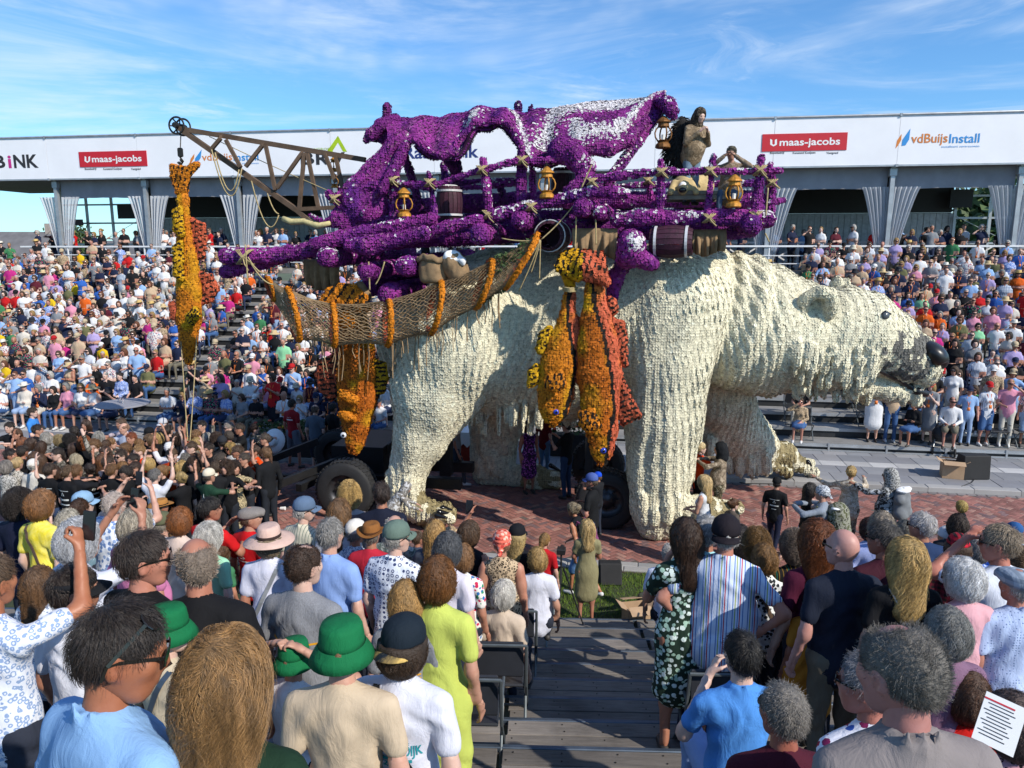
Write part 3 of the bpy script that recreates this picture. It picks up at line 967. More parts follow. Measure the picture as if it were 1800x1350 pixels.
# THE PARADE FLOAT
def P3(p): return np.array(at(*p))
def pr(p, r): return r * px2m(at(*p))
def lc(p, q, r1, r2=None, k=.12, zone=0, flat=None, op=0):
 r2 = r1 if r2 is None else r2
 return rc(P3(p), P3(q), pr(p, r1), pr(q, r2), k, zone, flat, op)
def chain(pts, k=.12, zone=0, flat=None, k1=None):
 """pts: (px, py, V, r)"""
 return [lc(a[:3], b[:3], a[3], b[3], (k if i == 0 or k1 is None else k1), zone, flat) for i, (a, b) in enumerate(zip(pts[:-1], pts[1:]))]
def flower_mat(name, rough=.75):
 t = NT(name)
 a = t.n('Attribute', attribute_name='tone')
 t.set(color=a.outputs['Color'], rough=rough, spec=.2)
 return t.m
m_flower = flower_mat('dahlia_petals')
def flowers(Vp, N, size, color, parent, seed=1, hole=.49, jitter=.25, lift=.0, name='flower_heads', K=6, tidy=1.0):
 """one low dahlia head per point: outer petals, raised ring, sunken heart; all joined as one part of kind stuff"""
 r = np.random.default_rng(seed)
 n = len(Vp)
 N = N + r.normal(0, .16 * tidy, N.shape); N /= np.linalg.norm(N, axis=1)[:, None]
 ref = np.where(np.abs(N[:, 2:3]) < .9, np.array([[0, 0, 1.]]), np.array([[1., 0, 0]]))
 U = np.cross(ref, N); U /= np.linalg.norm(U, axis=1)[:, None]
 W = np.cross(N, U)
 s = size * (1 + r.normal(0, jitter * .5, n)).clip(.6, 1.5)
 ph = r.uniform(0, 6.28, n)
 C = Vp + r.normal(0, size * .15 * tidy, Vp.shape) + N * lift
 out = []
 for j in range(K):
  an = ph + 2 * np.pi * j / K
  w = 1 + r.normal(0, .14, n)
  out.append(C + U * (np.cos(an) * s * w)[:, None] + W * (np.sin(an) * s * w)[:, None] + N * (s * r.uniform(.27 - .15 * tidy, .27 + .15 * tidy, n))[:, None])
 out.append(C + N * (s * (.05 if hole < .5 else .25))[:, None])
 A = np.stack(out, 1)
 F = (np.arange(n)[:, None, None] * (K + 1) + np.array([(j, (j + 1) % K, K) for j in range(K)])[None]).reshape(-1, 3)
 o = obj_from(name, A.reshape(-1, 3), F, m_flower, parent, smooth=False)
 col = np.asarray(color) * (1 + r.normal(0, .13, (n, 1)))
 cc = np.repeat(col[:, None, :], K + 1, 1)
 cc[:, K] *= hole
 set_color(o.data, cc.reshape(-1, 3).clip(0.002, .95))
 o['kind'] = 'stuff'
 return o
def rel(o_empty, V):
 return V - np.array(o_empty.location)
# polar bear
NEAR, MID, FAR = 14.15, 15.75, 17.35
B = []
B += chain([(765, 600, 15.7, 100), (880, 582, 15.75, 138), (1010, 582, 15.75, 138), (1120, 572, 15.75, 138), (1235, 560, 15.75, 112)], k=.2)
B += [lc((1190, 520, 15.3), (1270, 515, 15.6), 72, 74, .3), lc((745, 585, 15.7), (820, 560, 15.7), 62, 80, .3)]
B += [lc((850, 655, 15.7), (990, 660, 15.7), 74, 76, .3)]
B += chain([(848, 560, 14.75, 90), (800, 612, 14.5, 96), (762, 690, 14.35, 74), (738, 770, 14.25, 46), (716, 835, 14.2, 32), (712, 878, 14.15, 32)], k=.3, k1=.10)
B += [lc((890, 590, 14.7), (790, 735, 14.4), 34, 30, .2)]
B += chain([(712, 884, 14.1, 28), (752, 900, 13.95, 22), (780, 905, 13.9, 13)], k=.1)
B += [lc((745, 897, 13.85), (793, 911, 13.7), 13, 9, .05), lc((745, 898, 14.1), (795, 902, 13.95), 12, 8, .05), lc((740, 890, 14.35), (786, 893, 14.2), 12, 8, .05)]
B += chain([(880, 660, 16.6, 62), (872, 740, 17.1, 47), (868, 800, 17.2, 40), (868, 826, 17.2, 37)], k=.25, k1=.1)
B += chain([(890, 836, 17.1, 21), (940, 840, 16.9, 23), (975, 845, 16.8, 14)], k=.1)
B += chain([(1185, 545, 14.8, 92), (1172, 640, 14.55, 80), (1166, 740, 14.4, 66), (1160, 830, 14.3, 55), (1155, 890, 14.2, 46), (1156, 912, 14.2, 40)], k=.35, k1=.1)
B += chain([(1190, 895, 14.2, 26), (1250, 895, 14.1, 20), (1282, 905, 14.0, 12)], k=.12)
B += [lc((1240, 890, 14.3), (1296, 893, 14.2), 14, 9, .06), lc((1235, 905, 13.9), (1288, 914, 13.8), 12, 8, .06)]
B += chain([(1235, 600, 16.8, 80), (1264, 690, 17.2, 58), (1292, 742, 17.7, 44), (1336, 782, 18.0, 32)], k=.35, k1=.12)
B += [lc((1235, 690, 17.2), (1262, 765, 17.6), 28, 26, .15), lc((1262, 768, 17.6), (1335, 796, 18.0), 26, 22, .12)]
B += chain([(1330, 788, 18.1, 28), (1380, 800, 18.3, 19), (1414, 820, 18.4, 11)], k=.12)
for yy_, v_, x2, y2 in ((800, 18.6, 1424, 814), (806, 18.3, 1432, 831), (812, 18.0, 1385, 832), (815, 17.9, 1340, 826)):
 B.append(lc((1340, yy_ - 4, v_), (x2, y2, v_ + .05), 11, 6.5, .05))
B += chain([(1235, 556, 15.7, 108), (1310, 572, 15.7, 114), (1370, 585, 15.7, 100), (1440, 588, 15.7, 80)], k=.3, k1=.12)
B += [lc((1320, 600, 15.7), (1345, 635, 15.7), 78, 62, .2)]
B += chain([(1466, 585, 15.7, 76), (1510, 588, 15.7, 76), (1550, 604, 15.7, 60), (1590, 628, 15.7, 44), (1620, 645, 15.7, 33)], k=.2, k1=.08)
B += [lc((1492, 548, 15.7), (1545, 570, 15.7), 46, 36, .12), lc((1550, 582, 15.7), (1616, 612, 15.7), 34, 23, .1)]
B += [lc((1440, 635, 15.5), (1490, 638, 15.4), 50, 46, .15)]
B += [lc((1515, 672, 15.7), (1580, 690, 15.7), 27, 17, .06), lc((1580, 690, 15.7), (1610, 697, 15.7), 16, 11, .05)]
BT0 = solid(B, .11)
BT0 = BVHTree.FromPolygons([tuple(q) for q in BT0[0]], [tuple(q) for q in BT0[1]])
CAMP = Vector((0, 0, EYE))
def hit(px, py, tree, out=0.0, dflt=15.0):
 """where the line of sight meets the modelled surface"""
 d = Vector(ray(px, py)).normalized()
 h_ = tree.ray_cast(CAMP, d)[0]
 return (at(px, py, dflt) if h_ is None else h_) - d * out
rl = np.random.default_rng(5)
def lock(px, py, V, L, r0=8, dx=0, k=.05):
 B.append(lc((px, py, V), (px + dx, py + L, V), r0, r0 * .72, k))
for px in range(828, 950, 8):
 lock(px + rl.uniform(-2, 2), 704 + rl.uniform(-6, 6), 14.75 + rl.uniform(-.1, .5), rl.uniform(28, 54), 6)
for px in range(952, 1090, 14):
 lock(px, 712 + rl.uniform(-6, 6), 15.3 + rl.uniform(-.3, .5), rl.uniform(14, 30), 7)
for i in range(95):
 px = rl.uniform(1392, 1560); f = (px - 1392) / 168
 py = rl.uniform(600 + 22 * f, 655 + 8 * f)
 if px > 1535 and py < 668: continue
 lock(px, py, hit(px, py, BT0, .0).y + rl.uniform(-.03, .05), rl.uniform(14, 34), 7.0, rl.uniform(-2, 2), .03)
for i in range(34):
 px = rl.uniform(1395, 1612); f = (px - 1395) / 225
 lock(px, 664 + 22 * f, hit(px, 664 + 22 * f, BT0, 0, 15.4).y + rl.uniform(.0, .5), rl.uniform(14, 34), 6.5, 0, .03)
for i in range(13):
 px = rl.uniform(1100, 1225); py = rl.uniform(872, 900); lock(px, py, hit(px, py, BT0, 0, 14.2).y + rl.uniform(-.03, .05), rl.uniform(18, 36), 8, 0, .04)
for i in range(12):
 px = rl.uniform(690, 750); py = rl.uniform(845, 872); lock(px, py, hit(px, py, BT0, 0, 14.2).y + rl.uniform(-.03, .05), rl.uniform(16, 34), 7.5, 3, .04)
for i in range(12):
 px = rl.uniform(835, 905); py = rl.uniform(745, 825); lock(px, py, hit(px, py, BT0, 0, 17).y + rl.uniform(-.03, .05), rl.uniform(16, 30), 7, 1, .04)
for i in range(14):
 px = rl.uniform(1270, 1345); lock(px, rl.uniform(790, 806), 17.55 + rl.uniform(0, .2), rl.uniform(18, 34), 8, 3, .04)
for i in range(8):
 lock(rl.uniform(1222, 1262), rl.uniform(770, 790), 17.1 + rl.uniform(0, .3), rl.uniform(14, 24), 7, 0, .04)
E0 = np.array(hit(1432, 536, BT0)); es = px2m(E0)
for k in range(13):
 a0_, a1_ = math.pi * (-.12 + 1.24 * k / 13), math.pi * (-.12 + 1.24 * (k + 1) / 13)
 q = [E0 + np.array([math.cos(a) * 24 * es + .02, -.12 - .16 * math.sin(a), (math.sin(a) * 28 - 4) * es]) for a in (a0_, a1_)]
 B.append(rc(q[0], q[1], 10 * es, None, .03))
B.append(ell(E0 + [.02, -.0, .04], (20 * es, .12, 20 * es), None, .06)); B.append(ell(E0 + [.03, -.16, -.10], (13 * es, .16, 8 * es), None, .04, 0, 1))
B += [ell(P3((1478, 512, 16.35)), (.30, .14, .28), None, .1)]
nk0 = P3((1268, 470, 14.6)); nk1 = P3((1400, 640, 14.7))
def bear_warp(P):
 d = np.zeros(len(P))
 cx, cz = nk0[0] - 1.4, nk0[2] + .3
 rr = np.hypot(P[:, 0] - cx, (P[:, 2] - cz) * .55)
 m = np.clip((P[:, 0] - nk0[0] - .1) / .3, 0, 1) * np.clip((nk1[0] - .15 - P[:, 0]) / .3, 0, 1) * np.clip((P[:, 2] - 1.9) / .6, 0, 1)
 d += m * .042 * np.sin(rr * 13.5 + .8 * np.sin(P[:, 2] * 2.2))
 sh = P[:, 0] - (P3((1272, 520, 14.5))[0] + .25 * np.sin((P[:, 2] - 3.6) * .9))
 d += .13 * np.exp(-(sh / .11) ** 2) * np.clip((P[:, 2] - 2.4) / .8, 0, 1)
 lean_ = P[:, 0] + .22 * (P[:, 2] - 3) * np.sin(P[:, 0] * .9) + .10 * np.sin(P[:, 2] * 1.3 + P[:, 0]) + .35 * P[:, 1]
 d += .024 * np.sin(lean_ * 2 * math.pi / .15) * np.clip(vnoise(P, 1.2, 9) * 2.2 - .3, .25, 1)
 d += .020 * np.sin(P[:, 0] * 10 + 2.2 * np.sin(P[:, 2] * .9) + 3 * vnoise(P, .5)) * np.clip((5.6 - P[:, 2]) / 1, 0, 1)
 d += .05 * (vnoise(P, .8, 3) - .5)
 return d
vox = .052
BVx, BFx = solid(B, vox, bear_warp)
BVx[:, 2] = np.maximum(BVx[:, 2], .03)
bear_loc = Vector((0.6, MID, 0))
bear = empty('polar_bear_sculpture', bear_loc, 0, 'giant walking polar bear made of cream white dahlias with black nose', 'bear sculpture')
m_fur = simple('bear_base', (.44, .385, .25), .95, var=.3, scale=3)
BN = mesh_normals(BVx, BFx)
body = obj_from('body', rel(bear, BVx - BN * .012), BFx, m_fur, bear)
cream = np.tile(np.array([[.84, .78, .575]]), (len(BVx), 1))
dirt = np.clip(vnoise(BVx, 1.1, 4) - .42, 0, 1)[:, None] * np.array([[.22, .22, .24]])
cream = cream * (1 - dirt)
pawm = np.zeros(len(BVx))
for c, r_ in (((775, 900, 13.95), .75), ((955, 840, 16.9), .75), ((1262, 896, 14.1), .65), ((1375, 812, 18.2), .9)):
 pawm = np.maximum(pawm, np.clip(1.25 - np.linalg.norm(BVx - P3(c), axis=1) / r_, 0, 1))
pn = (vnoise(BVx, 7, 6) * pawm > .33)[:, None]
cream = np.where(pn, np.array([[.33, .27, .14]]), cream)
mz = np.clip(1 - np.linalg.norm((BVx - np.array(hit(1606, 625, BT0))) * [1, .55, 1.2], axis=1) / .95, 0, 1)
gm = (vnoise(BVx, 9, 8) * (mz ** .6) > .34)[:, None]
cream = np.where(gm, np.array([[.17, .165, .15]]), cream)
flowers(rel(bear, BVx), BN, .032, cream, bear, 3, K=6, tidy=.45)
m_rub = simple('black_rubber', (.014, .014, .015), .35, var=.3, scale=5, bump=.15, bscale=8)
nc = P3((1640, 626, 15.6))
ns = [ell(nc, (.30, .40, .23), Euler((0, R(48), 0)), .05), ell(nc + [-.10, 0, .12], (.22, .34, .16), Euler((0, R(35), 0)), .12)] + [ell(nc + [.12, q, -.16], (.10, .07, .07), None, .05, 0, 1) for q in (-.30, .30)]
v, f = solid(ns, .04); obj_from('nose', rel(bear, v), f, m_rub, bear)
BT1 = BVHTree.FromPolygons([tuple(q) for q in BVx], [tuple(q) for q in BFx])
mpx = ((1545, 651), (1556, 656), (1572, 664), (1588, 673), (1602, 681), (1614, 688))
mv = np.array([hit(x, y, BT1, .0, 15.2).y for x, y in mpx]); mv = np.convolve(np.pad(mv, 1, 'edge'), [.25, .5, .25], 'valid')
ml = [np.array(at(x, y, v_ - .01)) for (x, y), v_ in zip(mpx, mv)]
lp = [rc(a_, b_, .04 + .008 * i, .048 + .008 * i, .03) for i, (a_, b_) in enumerate(zip(ml[:-1], ml[1:]))] + [rc(ml[-1], P3((1627, 692, 15.6)), .085, .07, .04)]
v, f = solid(lp, .03); obj_from('lip', rel(bear, v), f, m_rub, bear)
m_eyew = simple('eye_grey', (.07, .08, .09), .2); m_pup = simple('eye_black', (.008, .008, .009), .15)
e0 = np.array(hit(1556, 555, BT1)) + [0, .03, 0]
v, f = solid([ell(e0 + [0, -.06, 0], (.085, .05, .075), Euler((0, R(-20), R(25))), .02)], .018); eyeo = obj_from('eye', rel(bear, v), f, m_eyew, bear)
v, f = solid([ell(e0 + [.015, -.04, .0], (.066, .03, .06), Euler((0, R(-20), R(25))), .02)], .013); obj_from('pupil', rel(bear, v), f, m_pup, eyeo)
v, f = solid([rc(e0 + [-.10, -.03, .0], e0 + [.0, -.035, .075], .022, .024), rc(e0 + [.0, -.035, .075], e0 + [.11, -.0, .03], .024, .018)], .016); obj_from('eyelid', rel(bear, v), f, m_pup, eyeo)
for (a, b_) in (((790, 903, 13.68), (772, 900, 13.6)), ((795, 897, 13.9), (778, 893, 13.8)), ((785, 910, 13.5), (768, 906, 13.5)), ((985, 828, 16.65), (968, 818, 16.6)), ((1430, 826, 18.35), (1420, 812, 18.3))):
 v, f = solid([rc(P3(b_), P3(a), .06, .025, .02)], .02); obj_from('claw', rel(bear, v), f, m_pup, bear)
# log platform on the back
raft = empty('log_platform', at(900, 400, MID), 0, 'platform of purple dahlia logs, posts and rails lashed on the back of the bear', 'platform')
PUR = np.array([.19, .020, .195]); MAG = np.array([.35, .045, .30]); VIO = np.array([.12, .018, .20]); FROST = np.array([.72, .68, .70]); PINK = np.array([.46, .16, .38])
m_core = simple('purple_core', (.028, .004, .028), .95)
RP, RN, RC = [], [], []
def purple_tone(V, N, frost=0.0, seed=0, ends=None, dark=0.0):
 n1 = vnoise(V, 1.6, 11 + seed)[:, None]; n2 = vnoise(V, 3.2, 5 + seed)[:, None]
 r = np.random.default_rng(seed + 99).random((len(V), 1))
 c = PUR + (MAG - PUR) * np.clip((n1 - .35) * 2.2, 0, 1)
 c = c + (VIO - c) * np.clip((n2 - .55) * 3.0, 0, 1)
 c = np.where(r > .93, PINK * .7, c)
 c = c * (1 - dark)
 if frost > 0:
  up = np.clip(N[:, 2:3] * .5 + .5, 0, 1)
  m = frost * (up ** 2) * np.clip((vnoise(V, 2.8, 21 + seed)[:, None] - .5) * 7, 0, 1.8)
  c = np.where(r * 0 + np.random.default_rng(seed + 7).random((len(V), 1)) < m, FROST, c)
 return c
def purple(name, prims, parent, frost=.25, vox=.045, seed=0, dark=0.0, acc=None, warp=None):
 v, f = solid(prims, vox, warp)
 n = mesh_normals(v, f)
 o = obj_from(name, rel_of(parent, v - n * .01), f, m_core, parent)
 (acc if acc is not None else ACC).append((v, n, purple_tone(v, n, frost, seed, dark=dark)))
 return o
def rel_of(p, v):
 q = p; off = np.zeros(3)
 while q is not None:
  off += np.array(q.location); q = q.parent
 return v - off
ACC = []
lw = lambda s: (lambda P: .035 * (vnoise(P, 5, s) - .5) + .05 * (vnoise(P, 1.6, s + 3) - .5))
logs = [
 ([(398, 450, 13.7, 12.5), (470, 450, 13.7, 13.5), (545, 440, 13.7, 13), (620, 416, 13.7, 12)], .12),
 ([(397, 477, 13.9, 12), (440, 467, 13.9, 12), (520, 450, 14.0, 10)], .05),
 ([(553, 430, 13.45, 12), (640, 408, 13.5, 12), (756, 386, 13.5, 11)], .15),
 ([(616, 432, 13.35, 12), (645, 432, 13.35, 15), (700, 420, 13.35, 15), (745, 410, 13.35, 13)], .12),
 ([(742, 412, 13.5, 11), (790, 399, 13.5, 12), (842, 386, 13.5, 11)], .12),
 ([(866, 379, 13.6, 10), (925, 364, 13.6, 10), (985, 350, 13.6, 10), (1040, 336, 13.55, 12), (1080, 337, 13.5, 12), (1101, 342, 13.5, 9)], .5),
 ([(1085, 388, 13.6, 13), (1120, 384, 13.6, 14), (1160, 382, 13.6, 12)], .3),
 ([(1165, 385, 13.65, 13), (1235, 384, 13.65, 14)], .5),
 ([(1248, 382, 13.6, 14), (1320, 383, 13.6, 14)], .2),
 ([(1318, 385, 13.7, 14), (1348, 385, 13.7, 14)], .7),
 ([(600, 372, 17.4, 14), (900, 352, 17.4, 14), (1330, 350, 17.4, 14)], .2),
 ([(640, 400, 15.6, 18), (900, 390, 15.6, 18), (1330, 388, 15.6, 18)], .1),
 ([(700, 420, 14.7, 18), (1000, 405, 14.7, 18), (1320, 402, 14.7, 16)], .05),
]
for i, (pts, fr_) in enumerate(logs):
 purple('log', chain(pts, .05), raft, fr_, seed=i, warp=lw(i))
cross = [(575, 452, 13.3, 18, .25), (643, 477, 13.3, 15, .05), (712, 468, 13.3, 18, .1), (682, 517, 13.5, 18, .0), (843, 413, 13.2, 18, .35), (914, 387, 13.3, 15, .3), (1023, 364, 13.2, 16, .35), (1052, 373, 13.25, 13, .5), (1320, 396, 13.2, 16, .4), (650, 505, 14.2, 16, 0)]
for i, (px, py, v_, r_, fr_) in enumerate(cross):
 a = at(px, py, v_); b2 = Vector((a.x + .25, 17.6, a.z + .12)); rm = pr((px, py, v_), r_)
 purple('log', [rc(a, b2, rm, rm * .95, .05)], raft, fr_, seed=30 + i, warp=lw(40 + i))
pst = [((580, 342), (602, 366), 13.6, 7), ((694, 304), (692, 380), 13.75, 6.5), ((753, 306), (765, 382), 13.75, 6.5), ((849, 281), (862, 382), 13.75, 6), ((918, 270), (916, 360), 13.9, 8), ((1162, 283), (1160, 380), 13.7, 6), ((1254, 275), (1243, 376), 13.7, 6), ((1338, 277), (1328, 376), 13.75, 8.5), ((1358, 308), (1354, 378), 13.9, 5.5), ((1354, 290), (1350, 372), 17.3, 6), ((1139, 316), (1148, 368), 14.6, 4.5), ((1012, 280), (1005, 350), 17.3, 6), ((640, 300), (640, 372), 17.3, 6), ((780, 290), (790, 360), 17.3, 6), ((935, 290), (938, 352), 14.2, 5), ((1335, 330), (1338, 378), 14.6, 7)]
for i, (a, b2, v_, r_) in enumerate(pst):
 purple('post', [lc((*a, v_), (*b2, v_), r_, r_ * .95, .05)], raft, .45, vox=.045, seed=60 + i, warp=lw(80 + i))
rls = [[(590, 345, 13.65, 5), (640, 330, 13.65, 6), (682, 319, 13.65, 6), (752, 327, 13.65, 5.5)], [(762, 325, 13.65, 6), (845, 300, 13.65, 5.5), (908, 283, 13.65, 6)], [(905, 286, 13.7, 5), (960, 281, 13.7, 6), (1012, 277, 13.75, 5)], [(1038, 315, 13.6, 4.5), (1090, 309, 13.6, 5), (1130, 304, 13.6, 5), (1165, 302, 13.6, 4.5)], [(1160, 302, 13.62, 5), (1255, 301, 13.62, 5), (1330, 300, 13.65, 5.5), (1370, 300, 13.65, 5)], [(1040, 327, 17.2, 5), (1180, 325, 17.2, 5), (1330, 322, 17.2, 5)], [(600, 330, 17.2, 5), (900, 318, 17.2, 5)], [(760, 337, 15.2, 4), (915, 320, 15.2, 4)], [(1352, 355, 13.8, 4), (1376, 352, 14.2, 4.5)], [(1352, 310, 13.9, 4), (1354, 330, 17.3, 4)]]
for i, pts in enumerate(rls):
 purple('rail', chain(pts, .04), raft, .35, vox=.045, seed=100 + i, warp=lw(120 + i))
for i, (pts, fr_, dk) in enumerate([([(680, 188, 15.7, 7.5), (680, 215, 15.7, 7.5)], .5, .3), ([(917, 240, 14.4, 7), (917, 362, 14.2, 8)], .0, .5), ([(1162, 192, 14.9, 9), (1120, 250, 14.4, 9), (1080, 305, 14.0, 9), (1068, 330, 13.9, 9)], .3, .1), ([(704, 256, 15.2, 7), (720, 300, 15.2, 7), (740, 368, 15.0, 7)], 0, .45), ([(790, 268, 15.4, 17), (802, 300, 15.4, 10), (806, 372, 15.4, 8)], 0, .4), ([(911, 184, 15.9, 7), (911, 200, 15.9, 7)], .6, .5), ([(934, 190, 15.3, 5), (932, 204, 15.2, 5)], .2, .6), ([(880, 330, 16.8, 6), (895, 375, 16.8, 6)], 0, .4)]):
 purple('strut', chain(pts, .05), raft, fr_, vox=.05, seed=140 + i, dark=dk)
FV_, FN_, FC_ = [np.concatenate([a[k] for a in ACC]) for k in range(3)]
flowers(rel(raft, FV_), FN_, .028, FC_, raft, 8, hole=.45, K=4)
m_rope = simple('raffia_rope', (.40, .31, .15), .9, var=.35, scale=20, bump=.5, bscale=120)
for i, (px, py, v_, r_) in enumerate([(694, 318, 13.66, 8), (758, 322, 13.66, 8), (849, 299, 13.66, 8), (919, 283, 13.75, 9), (1162, 303, 13.62, 8), (1247, 301, 13.62, 8), (1334, 300, 13.66, 10), (592, 350, 13.6, 8), (1041, 320, 13.6, 7), (1139, 318, 14.5, 6), (860, 378, 13.62, 9), (1245, 384, 13.5, 9), (1326, 380, 13.5, 9), (935, 364, 13.5, 8), (434, 452, 13.6, 15), (1355, 322, 13.8, 7)]):
 c = at(px, py, v_); r0 = pr((px, py, v_), r_ * .8); b = MB()
 for s in (-1, 1):
  for q in range(3):
   o_ = (q - 1) * .035
   b.tube([(c.x + o_ - s * r0, c.y - .11, c.z - r0), (c.x + o_ * .6, c.y - .17, c.z), (c.x + o_ + s * r0, c.y - .11, c.z + r0), (c.x + s * r0 * .9, c.y + .1, c.z + r0 * 1.1), (c.x, c.y + .17, c.z), (c.x - s * r0 * .9, c.y + .1, c.z - r0)], .011, 5, closed=True)
 b.tube([(c.x, c.y - .16, c.z), (c.x + .05, c.y - .2, c.z - r0), (c.x + .12, c.y - .19, c.z - r0 * 1.9)], .014, 4)
 o = b.build('lashing', m_rope, raft, smooth=True); o.location = -Vector(raft.location)
# purple tarpaulin
tarp = empty('purple_tarpaulin', at(900, 200, MID), 0, 'purple dahlia tarpaulin draped in frosted folds over the log platform', 'tarpaulin')
colx = [686, 705, 722, 740, 760, 780, 800, 815, 828, 840, 867, 890, 905, 915, 925, 940, 970, 995, 1010, 1040, 1075, 1105, 1133, 1152, 1168]
ridg = [212, 207, 206, 206, 205, 204, 201, 196, 191, 189, 190, 194, 197, 197, 196, 194, 189, 186, 184, 181, 178, 174, 171, 168, 168]
lowy = [252, 246, 245, 258, 270, 277, 272, 254, 236, 222, 215, 219, 232, 252, 272, 284, 286, 276, 262, 263, 262, 252, 214, 192, 186]
Vn = [14.3, 14.1, 14.05, 13.9, 13.85, 13.85, 13.9, 14.0, 14.05, 14.05, 14.05, 14.05, 14.0, 13.95, 13.9, 13.85, 13.85, 13.85, 13.9, 13.95, 14.0, 14.2, 14.5, 14.7, 14.9]
NU, NW = 216, 56
xs = np.linspace(686, 1168, NU)
ry = np.interp(xs, colx, ridg); ly = np.interp(xs, colx, lowy); vn = np.interp(xs, colx, Vn)
for a_ in (ry, ly, vn):
 a_[:] = np.convolve(np.pad(a_, 4, 'edge'), np.ones(9) / 9, 'valid')
TVs = np.zeros((NU, NW, 3))
for i in range(NU):
 near = np.array(at(xs[i], ly[i], vn[i])); rd = np.array(at(xs[i], ry[i], 15.2))
 far_drop = .12 * (rd[2] - near[2])
 far = np.array([rd[0], 16.6, rd[2] - max(.05, far_drop)])
 for j in range(NW):
  t = j / (NW - 1)
  if t < .62:
   s = t / .62
   p = near + (rd - near) * s
   bulge = math.sin(s * math.pi)
   p[1] -= .08 * bulge
   p[2] += .10 * bulge
  else:
   s = (t - .62) / .38
   p = rd + (far - rd) * s
   p[2] += .10 * math.sin(s * math.pi)
  TVs[i, j] = p
fold = .07 * np.sin((xs[:, None] - 690) * .125 + np.linspace(2.2, 0, NW)[None] * 1.3) * np.linspace(1, .15, NW)[None] ** .8 * np.clip((1010 - xs[:, None]) / 60, 0, 1)
fold += .08 * np.sin(np.linspace(0, 11, NW)[None] - (xs[:, None] - 1010) * .014) * np.clip((xs[:, None] - 1000) / 40, 0, 1)
TVs[:, :, 1] -= fold; TVs[:, :, 2] += fold * .5
G = TVs.reshape(-1, 3)
idx = np.arange(NU * NW).reshape(NU, NW)
TF = np.stack([idx[:-1, :-1], idx[1:, :-1], idx[1:, 1:], idx[:-1, 1:]], -1).reshape(-1, 4)
TN = mesh_normals(G, TF)
if TN[:, 2].mean() < 0: TF = TF[:, ::-1]; TN = -TN
th = .12
inner = G - TN * th
border = np.concatenate([idx[:, 0], idx[-1, 1:], idx[::-1, -1][1:], idx[0, ::-1][1:-1]])
nb = np.roll(border, -1)
SF = np.stack([border, border + NU * NW, nb + NU * NW, nb], 1)
AV = np.concatenate([G, inner]); AF = np.concatenate([TF, TF[:, ::-1] + NU * NW, SF])
obj_from('cloth', rel(tarp, AV), AF, m_core, tarp)
TA = []
sub = np.random.default_rng(3).random(len(G)) < 1.0
tn = purple_tone(G, TN, 0, 5)
pxx = np.repeat(xs, NW); jj = np.tile(np.arange(NW) / (NW - 1), NU)
rr_ = np.random.default_rng(12).random(len(G))
fm = np.zeros(len(G))
gs = lambda x, c, w: np.exp(-((x - c) / w) ** 2)
fm += 1.0 * np.clip((pxx - 955) / 30, 0, 1) * np.clip((jj - .42) / .1, 0, 1) * np.clip((1140 - pxx) / 25, 0, 1)          # ridge to the right
fm += .9 * gs(pxx, 965 + 70 * (jj - .3), 16) * (jj > .1)
fm += .95 * gs(pxx, 905 + 60 * (.42 - jj), 8) * (jj < .6)                                                     # streak right of the arch
fm += .85 * gs(pxx, 815 + 46 * (jj / .6), 14) * gs(jj, .22, .16)
fm += .9 * np.clip((pxx - 1005) / 10, 0, 1) * gs(jj, .16 + .2 * np.clip((pxx - 1090) / 60, 0, 1), .07)             # lower fold right
fm += .8 * gs(pxx, 1012, 10) * (jj < .35)
fm *= .75 + .9 * vnoise(G, 4, 2)
tn = np.where((rr_ < fm)[:, None], FROST, tn)
lite = (gs(np.mod(pxx - 690 - 14 * (jj * 3), 50), 25, 6) * (pxx < 800))[:, None]
tn = tn + (PINK - tn) * np.clip(lite * .6, 0, 1) * (np.random.default_rng(2).random((len(G), 1)) < .6)
TA.append((G, TN, tn))
ed = border; TA.append(((G[ed] + inner[ed]) / 2, mesh_normals(AV, AF)[ed], purple_tone(G[ed], TN[ed], .1, 9)))
low = idx[:, 0:30].ravel()[::2]; TA.append((inner[low], -TN[low], purple_tone(G[low], -TN[low], 0, 19, dark=.3)))  # underside flowers coloured darker to carry the shade beneath the cloth
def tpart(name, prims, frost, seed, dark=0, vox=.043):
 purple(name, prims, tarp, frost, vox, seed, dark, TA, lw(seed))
nl = np.array([.45, -.85, .25]); nl /= np.linalg.norm(nl)
tpart('trailing_fold', [lc((708, 244, 14.0), (668, 305, 13.85), 17, 27, .12, 0, (nl, .4)), lc((668, 305, 13.85), (640, 350, 13.75), 27, 38, .12, 0, (nl, .4)), lc((640, 350, 13.75), (606, 380, 13.7), 38, 24, .12, 0, (nl, .4)), lc((602, 384, 13.7), (570, 394, 13.6), 16, 7, .08), lc((570, 394, 13.6), (547, 378, 13.55), 7, 4.5, .05), lc((696, 248, 13.85), (612, 352, 13.55), 7, 8, .07), lc((712, 256, 13.8), (672, 335, 13.5), 7, 9, .07), lc((700, 275, 13.85), (640, 372, 13.55), 5, 6, .06), lc((668, 318, 13.3), (648, 365, 13.25), 5, 8, .08, 0, None, 1), lc((690, 268, 13.5), (655, 322, 13.35), 5, 7, .08, 0, None, 1)], .18, 200)
tpart('rolled_sleeve', chain([(694, 211, 14.8, 12), (670, 221, 14.6, 10), (652, 236, 14.5, 8), (644, 246, 14.5, 6)], .06) + [lc((690, 232, 14.75), (672, 246, 14.7), 8, 6, .05)], .02, 201, .1)
tpart('shaded_sleeve_inside', [lc((694, 222, 15.1), (662, 240, 14.95), 15, 9, .05, 0, ((0, 1, 0), .35))], 0, 211, .75)  # purple toned far down so the hollow of the roll looks shaded
